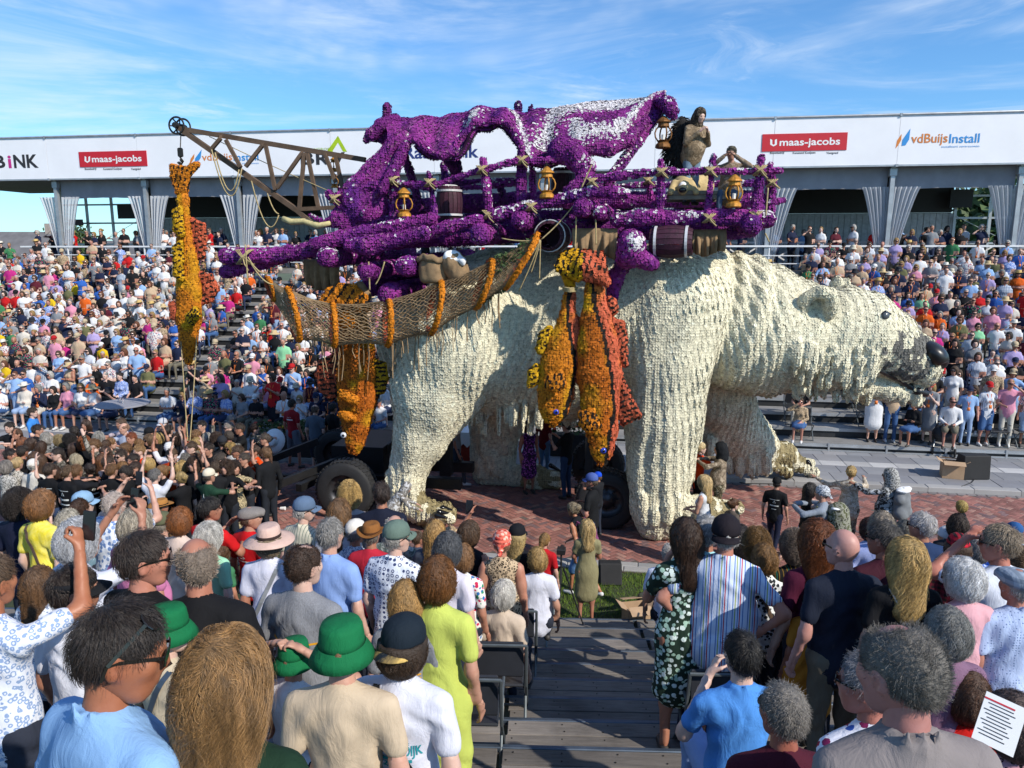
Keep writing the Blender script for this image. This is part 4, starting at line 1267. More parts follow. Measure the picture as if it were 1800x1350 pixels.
tpart('drooping_fold', chain([(985, 264, 13.85, 22), (1012, 276, 13.8, 20), (1030, 296, 13.75, 16), (1028, 314, 13.7, 11), (1010, 330, 13.65, 9), (996, 334, 13.6, 7)], .1), .55, 202)
tpart('tip_flap', chain([(1160, 178, 14.8, 11), (1174, 184, 14.6, 11), (1181, 196, 14.5, 9), (1184, 206, 14.5, 6)], .08), .5, 203)
tpart('hump_lip', chain([(800, 260, 13.95, 5), (815, 236, 14.0, 5), (836, 218, 14.0, 5.5), (866, 212, 14.0, 5.5), (893, 217, 14.0, 5.5), (909, 240, 13.95, 5), (920, 266, 13.9, 5)], .06), .25, 204)
tpart('swag_lip', chain([(714, 245, 14.0, 5), (733, 248, 13.95, 5), (752, 264, 13.85, 5), (778, 274, 13.8, 5), (800, 265, 13.85, 5)], .06), .1, 205)
tpart('lower_roll', chain([(1006, 250, 13.9, 9), (1030, 262, 13.85, 10), (1072, 261, 13.85, 12), (1105, 247, 14.0, 10), (1135, 212, 14.4, 6)], .08), .25, 206, .2)
FV_, FN_, FC_ = [np.concatenate([a[k] for a in TA]) for k in range(3)]
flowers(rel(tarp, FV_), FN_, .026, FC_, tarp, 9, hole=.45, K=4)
m_raf = simple('straw_garland', (.55, .46, .22), .9, var=.3, scale=15)
b = MB(); b.tube([at(497, 384, 13.6), at(512, 390, 13.6), at(535, 389, 13.6), at(560, 397, 13.55), at(580, 392, 13.5)], [.05, .06, .055, .06, .04], 8)
tag(b.build('straw_garland', m_raf, None, smooth=True), 'pale twisted straw end hanging out behind the purple tarpaulin fold', 'rope')
pb = empty('purple_bundle', at(1110, 430, 13.4), 0, 'bulging purple flower bundle with a white patch hung below the logs', 'bundle')
PA = []
purple('bulge', [ell(P3((1112, 428, 13.4)), (pr((1112, 428, 13.4), 24), .3, pr((1112, 428, 13.4), 26)), None, .1), lc((1105, 445, 13.4), (1145, 462, 13.5), 22, 12, .1), lc((1100, 455, 13.5), (1080, 490, 13.8), 16, 14, .12), lc((1080, 490, 13.8), (1075, 530, 13.9), 13, 9, .1)], pb, .0, .045, 301, 0, PA, lw(301))
v_, n_, c_ = PA[0]
d_ = np.linalg.norm((v_ - P3((1122, 422, 13.1))), axis=1); c_ = np.where((np.random.default_rng(1).random(len(v_)) < np.clip(1.3 - d_ / .2, 0, 1))[:, None], FROST, c_)
flowers(rel(pb, v_), n_, .03, c_, pb, 10, hole=.5, K=4)
# fish
ORA = np.array([.62, .20, .012]); YEL = np.array([.66, .36, .012]); COR = np.array([.58, .12, .055]); BLK = np.array([.014, .012, .010]); DOR = np.array([.50, .13, .012])
m_fcore = simple('fish_core', (.10, .03, .008), .95)
m_blue_eye = simple('fish_eye_blue', (.03, .06, .45), .15, var=.1); m_eye_w = simple('fish_eye_white', (.6, .62, .66), .2)
def fish(name, label, body_pts, tone, fins, eye=None, V=13.3, flat=.55, extra=None, eyemat=None, vox=.041, seed=0, mouth=None):
 """body_pts: (px, py, halfwidth px); tone(px,py,P)->colour ; fins: list of (name, outline px, V, stripes dir)"""
 c0 = at(body_pts[0][0], body_pts[0][1], V)
 e = empty(name, c0, 0, label, 'fish', 'orange dahlia fish hung from the float')
 prims = chain([(x, y, V, r_) for x, y, r_ in body_pts], .06, 0, ((0, 1, 0), flat))
 if mouth: prims.append(lc((mouth[0], mouth[1], V), (mouth[2], mouth[3], V), 3.2, 4.2, .02, 0, None, 1))
 for x in (extra or []): prims.append(x)
 v, f = solid(prims, vox)
 n = mesh_normals(v, f)
 obj_from('body', rel(e, v - n * .01), f, m_fcore, e)
 pj = np.array([project(p) for p in v])
 acc = [(v, n, tone(pj[:, 0], pj[:, 1], v))]
 for (nm, outline, fv, fcol, stripes) in fins:
  pts = np.array([P3((x, y, fv)) for x, y in outline])
  cen = pts.mean(0)
  fp = []
  k = len(pts)
  for i in range(k):
   fp.append(rc(pts[i], pts[(i + 1) % k], .045, .045, .05))
   fp.append(rc(cen, pts[i], .05, .045, .06)); fp.append(rc(cen, (pts[i] + pts[(i + 1) % k]) / 2, .05, .045, .06))
  fv2, ff = solid(fp, .04)
  fn = mesh_normals(fv2, ff)
  obj_from(nm, rel(e, fv2 - fn * .01), ff, m_fcore, e)
  q = np.array([project(p) for p in fv2])
  col = np.tile(fcol, (len(q), 1)).astype(float)
  if stripes:
   ang, per, wd = stripes
   s = q[:, 0] * math.cos(ang) + q[:, 1] * math.sin(ang)
   t = -q[:, 0] * math.sin(ang) + q[:, 1] * math.cos(ang)
   tm = np.abs((t - t.mean()) / max(1e-6, np.ptp(t))) < .36
   col = np.where(((np.mod(s, per) < wd) & tm)[:, None], BLK, col)
  acc.append((fv2, fn, col))
 V_, N_, C_ = [np.concatenate([a[k2] for a in acc]) for k2 in range(3)]
 flowers(rel(e, V_), N_, .027, C_, e, 20 + seed, hole=.6, K=4)
 if eye:
  ec = P3((eye[0], eye[1], V)) ; rr = pr((eye[0], eye[1], V), eye[2])
  yv = v[np.linalg.norm((pj - np.array(eye[:2])), axis=1) < 9]
  ec[1] = yv[:, 1].min() + .01 if len(yv) else V - .3
  ev, ef = solid([ell(ec, (rr, rr * .7, rr), None, .01)], rr / 4); eo = obj_from('eye', rel(e, ev), ef, eyemat or m_blue_eye, e)
  pv, pf = solid([ell(ec + [.01, -rr * .6, .0], (rr * .45, rr * .25, rr * .45), None, .01)], rr / 7); obj_from('pupil', rel(e, pv), pf, m_pup, eo)
 return e
def split_tone(line, left, right, lw_=3.2, seed=0, dark_belly=None):
 lx = np.array(line, float)
 def fn(px, py, P):
  b_ = np.interp(py, lx[:, 1], lx[:, 0])
  n_ = vnoise(P, 4, 31 + seed)[:, None]
  L = left + (YEL - left) * np.clip((n_ - .45) * 2.4, 0, 1)
  Rr = right + (ORA - right) * np.clip((n_ - .62) * 2, 0, .6)
  c = np.where((px < b_)[:, None], L, Rr)
  c = np.where((np.abs(px - b_) < lw_)[:, None], BLK, c)
  return c
 return fn
def plain_tone(base, alt, seed=0, thr=.5):
 def fn(px, py, P):
  n_ = vnoise(P, 3.2, 41 + seed)[:, None]
  return base + (alt - base) * np.clip((n_ - thr) * 2.6, 0, 1)
 return fn
fish('hanging_fish', 'tall orange and yellow fish hung by its tail from the crane jib', [(321, 330, 7), (322, 352, 10), (323, 400, 13), (328, 450, 19), (333, 510, 23), (332, 560, 22), (331, 600, 16), (331, 634, 7)], plain_tone(ORA, YEL, 1, .58),
     [('tail_fin', [(303, 293), (330, 297), (346, 289), (331, 306), (326, 335), (314, 338), (304, 310)], 15.3, ORA, (0.25, 8, 1.7)),
      ('dorsal_fin', [(338, 388), (356, 396), (360, 420), (356, 450), (342, 456)], 15.35, COR, (1.2, 9, 2.2)),
      ('dorsal_fin', [(352, 482), (370, 486), (381, 508), (370, 526), (352, 534)], 15.35, COR, (1.2, 9, 2.2)),
      ('belly_fin', [(316, 366), (308, 374), (309, 404), (320, 412)], 15.1, YEL, (1.2, 9, 2.2)),
      ('belly_fin', [(318, 428), (308, 436), (309, 482), (320, 490)], 15.1, YEL, (1.2, 9, 2.2)),
      ('side_fin', [(330, 556), (344, 544), (347, 556), (336, 570)], 14.9, YEL, (.6, 5, 2)),
      ('gill_fin', [(301, 534), (312, 536), (314, 562), (304, 556)], 15.3, COR, None)],
     None, V=15.3, seed=1)
fish('hanging_fish', 'shorter front fish, orange and coral halves, head down with blue eye', [(1003, 486, 8), (1001, 525, 10), (998, 560, 15), (990, 605, 27), (984, 640, 32), (977, 690, 31), (974, 716, 26), (970, 738, 13)],
     split_tone([(1003, 480), (998, 560), (1008, 620), (1010, 660), (1000, 700), (985, 760)], ORA, COR, seed=2),
     [('belly_fin', [(966, 578), (952, 590), (948, 612), (952, 618), (966, 600)], 13.25, YEL, (1.1, 8, 2.2)),
      ('belly_fin', [(944, 645), (934, 655), (932, 676), (946, 668)], 13.25, YEL, (1.1, 8, 2.2)),
      ('side_fin', [(966, 664), (984, 656), (990, 676), (976, 684), (964, 680)], 12.85, ORA, (0.2, 6, 2.2)),
      ('back_fin', [(1008, 560), (1016, 566), (1022, 630), (1016, 640)], 13.25, COR, None),
      ('back_fin', [(1012, 636), (1020, 640), (1030, 672), (1024, 676), (1012, 664)], 13.25, COR, (1.0, 7, 2.6))],
     (979, 721, 5.2), V=13.25, seed=2, mouth=(962, 752, 970, 735))
fish('hanging_fish', 'longer front fish, orange and coral halves, head down beside the shorter one', [(1044, 486, 14), (1045, 520, 17), (1048, 560, 26), (1052, 610, 35), (1054, 660, 38), (1056, 710, 33), (1058, 755, 27), (1058, 790, 19), (1058, 814, 9)],
     split_tone([(1040, 480), (1046, 540), (1064, 600), (1074, 660), (1080, 720), (1072, 760), (1062, 830)], DOR * 1.15, COR, seed=3),
     [('dorsal_fin', [(1072, 528), (1078, 532), (1080, 545), (1072, 552)], 13.2, COR, (1.0, 7, 2.6)),
      ('dorsal_fin', [(1076, 564), (1092, 570), (1098, 600), (1098, 640), (1086, 620)], 13.2, COR, (1.0, 8, 2.8)),
      ('dorsal_fin', [(1092, 668), (1102, 690), (1122, 730), (1096, 742), (1088, 720)], 13.15, COR * .8, (1.2, 9, 3)),
      ('side_fin', [(1022, 728), (1040, 724), (1050, 748), (1036, 756), (1024, 744)], 12.75, ORA, (0.3, 6.5, 2.6))],
     (1061, 789, 5.6), V=13.15, seed=3, mouth=(1058, 832, 1056, 812))
tf = empty('fish_tail_fan', at(1020, 470, 13.1), 0, 'striped orange and coral tail fan folded over the tied fish pair', 'fish tail', None)
fp = []
TAcc = []
a0 = [(982, 470), (990, 452), (1008, 445), (1030, 446), (1056, 450), (1060, 470), (1066, 496), (1040, 488), (1015, 486), (985, 472)]
pts = np.array([P3((x, y, 13.0 if y > 460 else 13.25)) for x, y in a0]); cen = P3((1022, 465, 12.95))
for i in range(len(pts) - 1):
 fp += [rc(pts[i], pts[i + 1], .05, .05, .06), rc(cen, pts[i], .07, .05, .08), rc(cen, (pts[i] + pts[i + 1]) / 2, .07, .05, .08)]
fp += [lc((996, 478, 13.1), (1003, 505, 13.2), 11, 8, .08)]
v, f = solid(fp, .045); n = mesh_normals(v, f); obj_from('fan', rel(tf, v - n * .01), f, m_fcore, tf)
q = np.array([project(p) for p in v]); col = np.where((q[:, 0] < 1024)[:, None], YEL * .9 + ORA * .15, COR); st = np.mod((q[:, 0] - 1020) - (q[:, 1] - 470) * -.35, 11) < 3
col = np.where((st & (q[:, 1] < 485))[:, None], BLK, col); flowers(rel(tf, v), n, .031, col, tf, 44, hole=.55, K=4)
b = MB()
for q_ in range(4): b.tube([at(990 + 0, 505 + q_ * 2, 13.05), at(1002, 507 + q_ * 2, 12.95), at(1013, 506 + q_ * 2, 13.1), at(1002, 503 + q_ * 2, 13.4)], .014, 5, closed=True)
o = b.build('tie_rope', m_rope, tf, smooth=True); o.location = -Vector(tf.location)
fish('hanging_fish', 'broad orange fish in darker shaded tones hanging head down under the net behind the bear', [(622, 560, 24), (624, 610, 34), (626, 660, 38), (628, 700, 35), (626, 745, 25), (624, 775, 17), (622, 790, 11)],
     (lambda px, py, P: np.where((px < np.interp(py, [600, 640, 700, 760, 800], [598, 590, 591, 599, 606]))[:, None], COR * .8, np.where((np.abs(px - np.interp(py, [600, 640, 700, 760, 800], [598, 590, 591, 599, 606])) < 2.4)[:, None], BLK, DOR + (YEL - DOR) * np.clip((vnoise(P, 5, 3)[:, None] - .55) * 2, 0, 1)))),  # body and fin colours darkened to carry the shade under the net
     [('back_fin', [(588, 626), (566, 636), (559, 658), (566, 684), (582, 700), (590, 690)], 14.25, COR * .75, (1.45, 9, 3)),
      ('belly_fin', [(660, 636), (674, 642), (678, 664), (672, 686), (660, 692)], 14.2, YEL * .8, (1.45, 8, 3.2)),
      ('gill_fin', [(600, 690), (612, 694), (626, 702), (624, 706), (604, 697)], 13.8, ORA, None),
      ('gill_fin', [(600, 728), (612, 728), (622, 736), (612, 734)], 13.9, ORA, None)],
     (608, 762, 5.5), V=14.2, seed=4, eyemat=m_eye_w, mouth=(621, 806, 621, 782))
fish('netted_fish', 'orange striped fish tail sticking up out of the net', [(610, 560, 20), (612, 536, 14)], plain_tone(ORA, DOR, 7),
     [('tail_fin', [(566, 532), (578, 512), (600, 503), (622, 505), (640, 522), (646, 542), (628, 544), (612, 536), (590, 545)], 13.6, ORA, (.6, 16, 4))], None, V=13.7, seed=5)
# basket net
net = empty('basket_net', at(720, 560, 13.5), 0, 'long rope fish trap net with orange flower hoops slung along the flank', 'net')
ring = [(476, 508, 13.7, 12, 20, -.25), (515, 553, 13.45, 22, 46, -.18), (586, 571, 13.4, 14, 37, .0), (682, 567, 13.4, 15, 40, .05), (765, 541, 13.4, 17, 47, .22), (850, 500, 13.35, 14, 44, .35), (916, 460, 13.25, 10, 54, .55)]
hoops = []
m_hoop = simple('hoop_core', (.3, .09, .01), .9)
HA = []
def ringpts(spec, n=36):
 px, py, V, rx, ry_, tilt = spec
 c = np.array(at(px, py, V)); s = px2m(at(px, py, V))
 out = []
 for k in range(n):
  a = 2 * math.pi * k / n
  up = math.sin(a) * ry_ * s; side = math.cos(a)
  x = -math.sin(tilt) * up * -1 * 1.0 + rx * s * side * .95; z = math.cos(tilt) * up
  out.append(c + [x, side * ry_ * s * .62 * -1, z])
 return np.array(out)
RG = [ringpts(r_) for r_ in ring]
for i, rp in enumerate(RG):
 prims = [rc(rp[k], rp[(k + 1) % len(rp)], .042 if i else .03, None, .03) for k in range(len(rp))]
 v, f = solid(prims, .036); n = mesh_normals(v, f)
 obj_from('hoop', rel(net, v - n * .008), f, m_hoop, net)
 c = np.where((v[:, 1] < rp[:, 1].mean())[:, None], ORA * 1.05, COR * .8) * np.ones((len(v), 3))
 HA.append((v, n, c))
V_, N_, C_ = [np.concatenate([a[k] for a in HA]) for k in range(3)]
flowers(rel(net, V_), N_, .024, C_, net, 61, hole=.6, K=4)
def net_pt(u, a):
 u = min(max(u, 0), len(RG) - 1.0001); i = int(u); t = u - i
 n = 36; k = (a / (2 * math.pi) * n) % n; k0 = int(k) % n; k1 = (k0 + 1) % n; w = k - int(k)
 p = (RG[i][k0] * (1 - w) + RG[i][k1] * w) * (1 - t) + (RG[i + 1][k0] * (1 - w) + RG[i + 1][k1] * w) * t
 c = RG[i].mean(0) * (1 - t) + RG[i + 1].mean(0) * t
 sag = 1 - .10 * math.sin(math.pi * t)
 return c + (p - c) * sag
b = MB()
NS = 32
for s in (-1, 1):
 for k in range(NS):
  pts = []
  for q in range(91):
   u = q / 90 * (len(RG) - 1)
   a = 2 * math.pi * k / NS + s * u * 1.35 + .05 * math.sin(q * 1.7 + k)
   pts.append(net_pt(u, a))
  b.tube(pts, .0085, 3, cap=False)
m_net = simple('net_twine', (.27, .18, .095), .95, var=.35, scale=9)
o = b.build('net_mesh', m_net, net); o.location = -Vector(net.location); o['kind'] = 'stuff'
b = MB()
for i in range(46):
 u = rl.uniform(1.2, 5.9); p = net_pt(u, -math.pi / 2 + rl.uniform(-.5, .5)); L = rl.uniform(.15, .75)
 b.tube([p, p + [rl.uniform(-.03, .03), -.02, -L * .5], p + [rl.uniform(-.05, .05), -.02, -L]], rl.uniform(.006, .013), 4)
o = b.build('hanging_twine', m_net, net); o.location = -Vector(net.location); o['kind'] = 'stuff'
b = MB()
for i in range(420):
 u = rl.uniform(5.0, 5.98); p = net_pt(u, rl.uniform(.2, 5)); q = rl.normal(0, .04, (3, 3)); b.add([p + q[0], p + q[1], p + q[2]], [(0, 1, 2)])
m_weed = simple('green_weed', (.05, .09, .025), .8); o = b.build('sea_weed', m_weed, net); o.location = -Vector(net.location); o['kind'] = 'stuff'
# crane
CV = 15.5
crane = empty('wooden_crane', at(560, 380, CV), 0, 'brown timber lattice crane jib reaching out over the crowd', 'crane')
m_timber = simple('brown_timber', (.115, .072, .045), .85, var=.4, scale=5, bump=.3, bscale=40)
def cb(nm, segs):
 for a, b2, w in segs:
  q = MB(); q.bar(at(*a), at(*b2), w); o = q.build(nm, m_timber, crane); o.location = -Vector(crane.location)
tip = (316, 226)
for dv in (-.35, .35):
 cb('chord', [((*tip, CV + dv * .15), (642, 281, CV + dv), .10), ((*tip, CV + dv * .15), (520, 368, CV + dv), .10), ((520, 368, CV + dv), (602, 364, CV + dv), .08), ((520, 368, CV + dv), (548, 392, CV + dv), .09)])
 br = [(371, 263, 388, 243), (397, 246, 423, 294), (432, 293, 462, 255), (467, 256, 484, 334), (487, 331, 531, 269), (535, 268, 526, 368), (540, 270, 560, 366), (571, 270, 590, 320), (590, 275, 602, 330)]
 cb('lattice_brace', [((a, b2, CV + dv), (c, d, CV + dv), .07) for a, b2, c, d in br])
for (x, y) in ((388, 240), (462, 254), (531, 268), (423, 293), (484, 334), (526, 367)):
 cb('cross_bar', [((x, y, CV - .35), (x, y, CV + .35), .06)])
m_iron = simple('old_iron', (.05, .045, .04), .5, .7, var=.4)
pc = at(316, 222, CV); wb = MB(); rw = pr((316, 222, CV), 14)
wb.tube([(pc.x + math.cos(a) * rw, pc.y - .12, pc.z + math.sin(a) * rw) for a in np.linspace(0, 2 * math.pi, 28)[:-1]], .022, 6, closed=True)
wb.tube([(pc.x + math.cos(a) * rw, pc.y + .12, pc.z + math.sin(a) * rw) for a in np.linspace(0, 2 * math.pi, 28)[:-1]], .022, 6, closed=True)
for k in range(6): a = k * math.pi / 3; wb.bar((pc.x, pc.y, pc.z), (pc.x + math.cos(a) * rw, pc.y - .12, pc.z + math.sin(a) * rw), .025)
wb.lathe([(.06, -.2), (.06, .2)], 10, pc, M=Euler((R(90), 0, 0)).to_matrix().to_4x4())
o = wb.build('pulley_wheel', m_iron, crane); o.location = -Vector(crane.location)
cb2 = MB(); cb2.tube([at(318, 236, CV), at(317, 262, CV - .1)], .012, 5); cb2.box(at(317, 268, CV - .1), (.1, .06, .2), bev=.02)
hk = at(317, 277, CV - .1); cb2.tube([hk + Vector((.0, 0, .1)), hk, hk + Vector((.06, 0, -.08)), hk + Vector((0, 0, -.16)), hk + Vector((-.07, 0, -.1))], .022, 6)
for k in range(4): cb2.tube([at(316 + (-1) ** k, 281 + k * 4, 15.38), at(319, 284 + k * 4, 15.3)], .02, 5)
o = cb2.build('hook_block', m_iron, crane); o.location = -Vector(crane.location)
hr = MB()
def sag(b, p, q, s, r=.014, n=12):
 p, q = Vector(p), Vector(q)
 b.tube([p.lerp(q, t) + Vector((0, 0, -s * 4 * t * (1 - t))) for t in np.linspace(0, 1, n)], r, 5)
sag(hr, at(372, 263, CV - .4), at(425, 296, CV - .4), .75); sag(hr, at(378, 268, CV - .4), at(420, 298, CV - .45), .6); sag(hr, at(442, 318, CV - .4), at(490, 378, CV - .4), .55); sag(hr, at(470, 340, CV - .4), at(490, 376, CV - .4), .1)
sag(hr, at(368, 240, CV), at(600, 345, CV - .5), .02, .009)
o = hr.build('slack_rope', m_rope, crane, smooth=True); o.location = -Vector(crane.location)
hr = MB(); sag(hr, at(318, 600, 15.15), at(330, 775, 13.2), .05, .011); sag(hr, at(346, 590, 15.1), at(334, 775, 13.2), .05, .011)
tag(hr.build('guide_rope', m_rope, None, smooth=True), 'pair of guide ropes running from the crane fish down to the crowd', 'rope')
# barrels
m_bar = simple('barrel_maroon', (.045, .006, .022), .7, var=.5, scale=14, bump=.6, bscale=40)
m_hoopw = simple('barrel_hoop', (.62, .61, .62), .5, .2, var=.15)
m_snow = simple('fake_snow', (.78, .79, .80), .9, var=.08, scale=12, bump=.6, bscale=50)
def barrel(label, p, L, r, axis, open_end=False, snow=True):
 e = empty('barrel', p, 0, label, 'barrel')
 M = axis
 NSt = 18
 for k in range(NSt):
  a0_, a1_ = 2 * math.pi * k / NSt + .02, 2 * math.pi * (k + 1) / NSt - .02
  V = []
  zz = np.linspace(-L / 2, L / 2, 9)
  for z in zz:
   rr = r * (1 - .22 * (2 * z / L) ** 2)
   for a, q in ((a0_, 1), (a1_, 1), (a1_, .9), (a0_, .9)): V.append((rr * q * math.cos(a), rr * q * math.sin(a), z))
  V = np.array(V) @ np.array(M.to_3x3()).T
  F = []
  for i in range(8):
   for j in range(4): F.append((i * 4 + j, i * 4 + (j + 1) % 4, i * 4 + 4 + (j + 1) % 4, i * 4 + 4 + j))
  F += [(3, 2, 1, 0), (32, 33, 34, 35)]
  b = MB(); b.add(V, F); b.build('stave', m_bar, e)
 for z in (-L * .36, L * .36):
  rr = r * (1 - .22 * (2 * z / L) ** 2)
  b = MB(); b.lathe([(rr + .004, z - L * .03), (rr + .022, z - L * .03), (rr + .022, z + L * .03), (rr + .004, z + L * .03)], 28, M=M, cap=False); b.build('hoop', m_hoopw, e, smooth=False)
 for s in (-1, 1):
  if open_end and s > 0: continue
  b = MB(); b.lathe([(r * .72, s * L * .44), (r * .72, s * L * .44 + .02)], 24, M=M); b.build('head', m_bar, e)
 if snow:
  sp = [ell(np.array(M.to_3x3() @ Vector((r * .4 * math.cos(q), r * .4 * math.sin(q), L * .46))), (r * .36, r * .36, L * .08), M, .08) for q in (0, 2, 4)]
  v, f = solid(sp, .03); obj_from('snow', v, f, m_snow, e)
 return e
I3 = Matrix.Identity(4)
s14 = px2m(at(900, 400, 14.5))
barrel('upright maroon barrel with white hoops and snow on top behind the log rail', at(790, 357, 14.6), 58 * s14, 24 * s14, I3)
barrel('upright maroon barrel half hidden behind the drooping purple fold', at(990, 326, 15.0), 60 * s14, 22 * s14, I3, snow=False)
barrel('maroon barrel lying on its side below the logs with white hoops', at(1180, 425, 13.55), 74 * px2m(at(1180, 425, 13.5)), 29 * px2m(at(1180, 425, 13.5)), Euler((0, R(90), R(-8))).to_matrix().to_4x4(), snow=False)
barrel('dark barrel facing the street with snow in its open mouth', at(972, 415, 14.0), .8, 30 * px2m(at(972, 415, 13.6)), Euler((R(90), 0, R(-6))).to_matrix().to_4x4(), True, False)
# lanterns
m_lant = simple('lantern_ochre', (.50, .22, .025), .55, .3, var=.45, scale=14, bump=.3, bscale=40)
m_lrust = simple('lantern_rust', (.20, .085, .02), .6, .4, var=.5, scale=10)
m_candle = simple('candle_wax', (.75, .74, .70), .6)
def lantern(label, px, top, bot, V, hang=True, mat=None):
 p = at(px, bot, V); h = at(px, top, V).z - p.z; e = empty('lantern', p, 0, label, 'lantern', 'ochre lanterns hung on the float'); w = h * .25; mt = mat or m_lant
 b = MB(); b.lathe([(w * .82, 0), (w * .95, h * .03), (w * .9, h * .12), (w * .66, h * .18), (w * .72, h * .21)], 12); b.build('base', mt, e)
 b = MB(); b.lathe([(w * .62, h * .21), (w * .8, h * .23), (w * .5, h * .26)], 12); b.build('burner', mt, e)
 b = MB(); b.lathe([(w * .22, h * .25), (w * .22, h * .42), (w * .05, h * .43)], 8); b.build('candle', m_candle, e)
 for k in range(4):
  a = math.pi / 2 * k + .35
  b = MB(); b.tube([(w * q * math.cos(a), w * q * math.sin(a), h * z) for q, z in ((.7, .22), (1.05, .34), (1.12, .46), (.95, .58), (.62, .66))], w * .1, 6); b.build('frame_rib', mt, e, smooth=True)
 b = MB(); b.lathe([(w * .62, h * .64), (w * .74, h * .66), (w * .66, h * .78), (w * .95, h * .79), (w * .9, h * .82), (w * .35, h * .95), (w * .14, h * .985), (w * .1, h * .99)], 12); b.build('roof', mt, e)
 b = MB(); b.tube([(w * .3 * math.cos(a), 0, h * (1.0 + .06 * math.sin(a))) for a in np.linspace(0, 6.28, 12)[:-1]], w * .035, 5, closed=True); b.build('ring', m_iron, e)
 return e
lantern('ochre lantern between the tarpaulin fold and the first log post', 711, 329, 382, 13.6)
lantern('tall ochre lantern on the logs below the tarpaulin', 961, 292, 349, 13.55)
lantern('rusty lantern dangling in the air from the tarpaulin tip', 1165, 203, 261, 14.5, mat=m_lrust)
lantern('ochre lantern on the rail in front of the sitting hunter', 1289, 306, 365, 13.45)
lantern('upper small lantern behind the crane lattice', 587, 276, 302, 16.0)
lantern('lower small lantern behind the crane lattice', 588, 304, 330, 16.0)
b = MB(); b.tube([at(1165, 198, 14.5), at(1164, 204, 14.5)], .01, 5); b.tube([at(961, 285, 13.6), at(961, 293, 13.58)], .01, 5)
tag(b.build('lantern_wire', m_iron), 'thin wires that hold the hanging lanterns', 'wire')
# sacks, crate, dog
m_sack = simple('jute_sack', (.26, .17, .09), .95, var=.3, scale=8, bump=.5, bscale=70)
def sack(label, prims, vox=.028, snow=None, seed=0, cat='sack'):
 c = prims[0].a
 e = empty('jute_sack', c, 0, label, cat)
 wv = lambda P: .05 * (vnoise(P, 5, seed) - .5) + .035 * (vnoise(P * [1, 1, .4], 14, seed) - .5) + .007 * np.sin(P[:, 0] * 60 + 8 * vnoise(P, 5, seed))
 v, f = solid(prims, vox, wv); obj_from('sack_cloth', v - c, f, m_sack, e)
 if snow:
  sv, sf = solid(snow, .035, lambda P: .11 * (vnoise(P, 9, seed) - .5)); obj_from('snow', sv - c, sf, m_snow, e)
 return e
def cloth_grid(name, G_, mat, parent, th=.012):
 n_, m_ = G_.shape[:2]; V = G_.reshape(-1, 3); ix = np.arange(n_ * m_).reshape(n_, m_)
 o = obj_from(name, rel(parent, V), np.stack([ix[:-1, :-1], ix[1:, :-1], ix[1:, 1:], ix[:-1, 1:]], -1).reshape(-1, 4), mat, parent)
 md = o.modifiers.new('thick', 'SOLIDIFY'); md.thickness = th; return o
def bag(label, px, py0, py1, V, wpx, seed):
 c = at(px, py1, V); H_ = at(px, py0, V).z - c.z; Rr = wpx * px2m(c); e = empty('jute_sack', c, 0, label, 'sack')
 th = np.linspace(0, 2 * math.pi, 49); tt = np.concatenate([np.linspace(0, 1, 15), [1.03, .98, .9, .8]])
 rr = np.concatenate([np.interp(np.linspace(0, 1, 15), [0, .1, .5, .85, 1], [.72, .95, 1.03, .93, 1.0]), [1.09, 1.16, 1.18, 1.17]])
 G_ = np.zeros((len(tt), len(th), 3))
 for i, (t_, r_) in enumerate(zip(tt, rr)):
  w = 1 + .05 * np.sin(5 * th + seed + 2 * t_) + .035 * np.sin(11 * th + 3 * t_ * seed) * t_
  G_[i] = np.stack([c.x + np.cos(th) * Rr * r_ * w, c.y + np.sin(th) * Rr * .8 * r_ * w, c.z + H_ * (t_ + .06 * np.sin(3 * th + seed) * t_ + .03 * np.sin(8 * th) * t_)], 1)
 cloth_grid('sack_cloth', G_, m_sack, e)
 v, f = solid([ell((c.x, c.y, c.z + H_ * .62), (Rr * .85, Rr * .68, H_ * .12), None, .02)], .04, lambda P: .05 * (vnoise(P, 9, 1) - .5)); obj_from('filling', rel(e, v), f, m_snow, e)
def drape(label, x0, x1, y0, y1, V, seed):
 c = at((x0 + x1) / 2, y0, V); e = empty('hanging_cloth', c, 0, label, 'cloth'); n_, m_ = 60, 16; G_ = np.zeros((n_, m_, 3)); r = np.random.default_rng(seed); ph = r.uniform(0, 6, 3)
 for i in range(n_):
  for j in range(m_):
   s_, t_ = i / (n_ - 1), j / (m_ - 1)
   q = at(x0 + (x1 - x0) * (s_ + .10 * t_ * (s_ - .5) * -1), y0 + (y1 - y0) * t_ * (1 + .12 * math.sin(s_ * 6 + ph[0])), V)
   G_[i, j] = (q.x, q.y - .04 - .07 * t_ * (math.sin(s_ * 26 + ph[1]) + .5 * math.sin(s_ * 47 + ph[2])) - .10 * math.sin(t_ * 3), q.z)
 cloth_grid('cloth', G_, m_sack, e, .014)
bag('open brown jute sack with a rolled rim beside a snowy bag above the net', 762, 450, 497, 13.5, 24, 1)
drape('brown cloth bundle hung in folds under the logs above the front fish', 1006, 1086, 402, 456, 13.7, 3)
drape('brown cloth dusted with snow between the lying barrel and the bear', 1214, 1276, 404, 446, 13.8, 4)
drape('large drooping jute sheet under the tail end of the logs', 536, 602, 456, 505, 14.2, 5)
sack('slumped jute bag topped with snow next to the open sack', [lc((798, 462, 13.5), (806, 480, 13.5), 22, 20, .06)], seed=2, snow=[lc((792, 451, 13.4), (812, 460, 13.4), 9, 10, .08), lc((785, 455, 13.45), (798, 450, 13.45), 7, 8, .06)])
sack('small dark jute pouch tucked below the crossed logs', [lc((632, 505, 13.8), (640, 520, 13.8), 10, 12, .08)], seed=6)
m_crate = simple('crate_wood', (.20, .17, .13), .85, var=.4, scale=4, bump=.3, bscale=50)
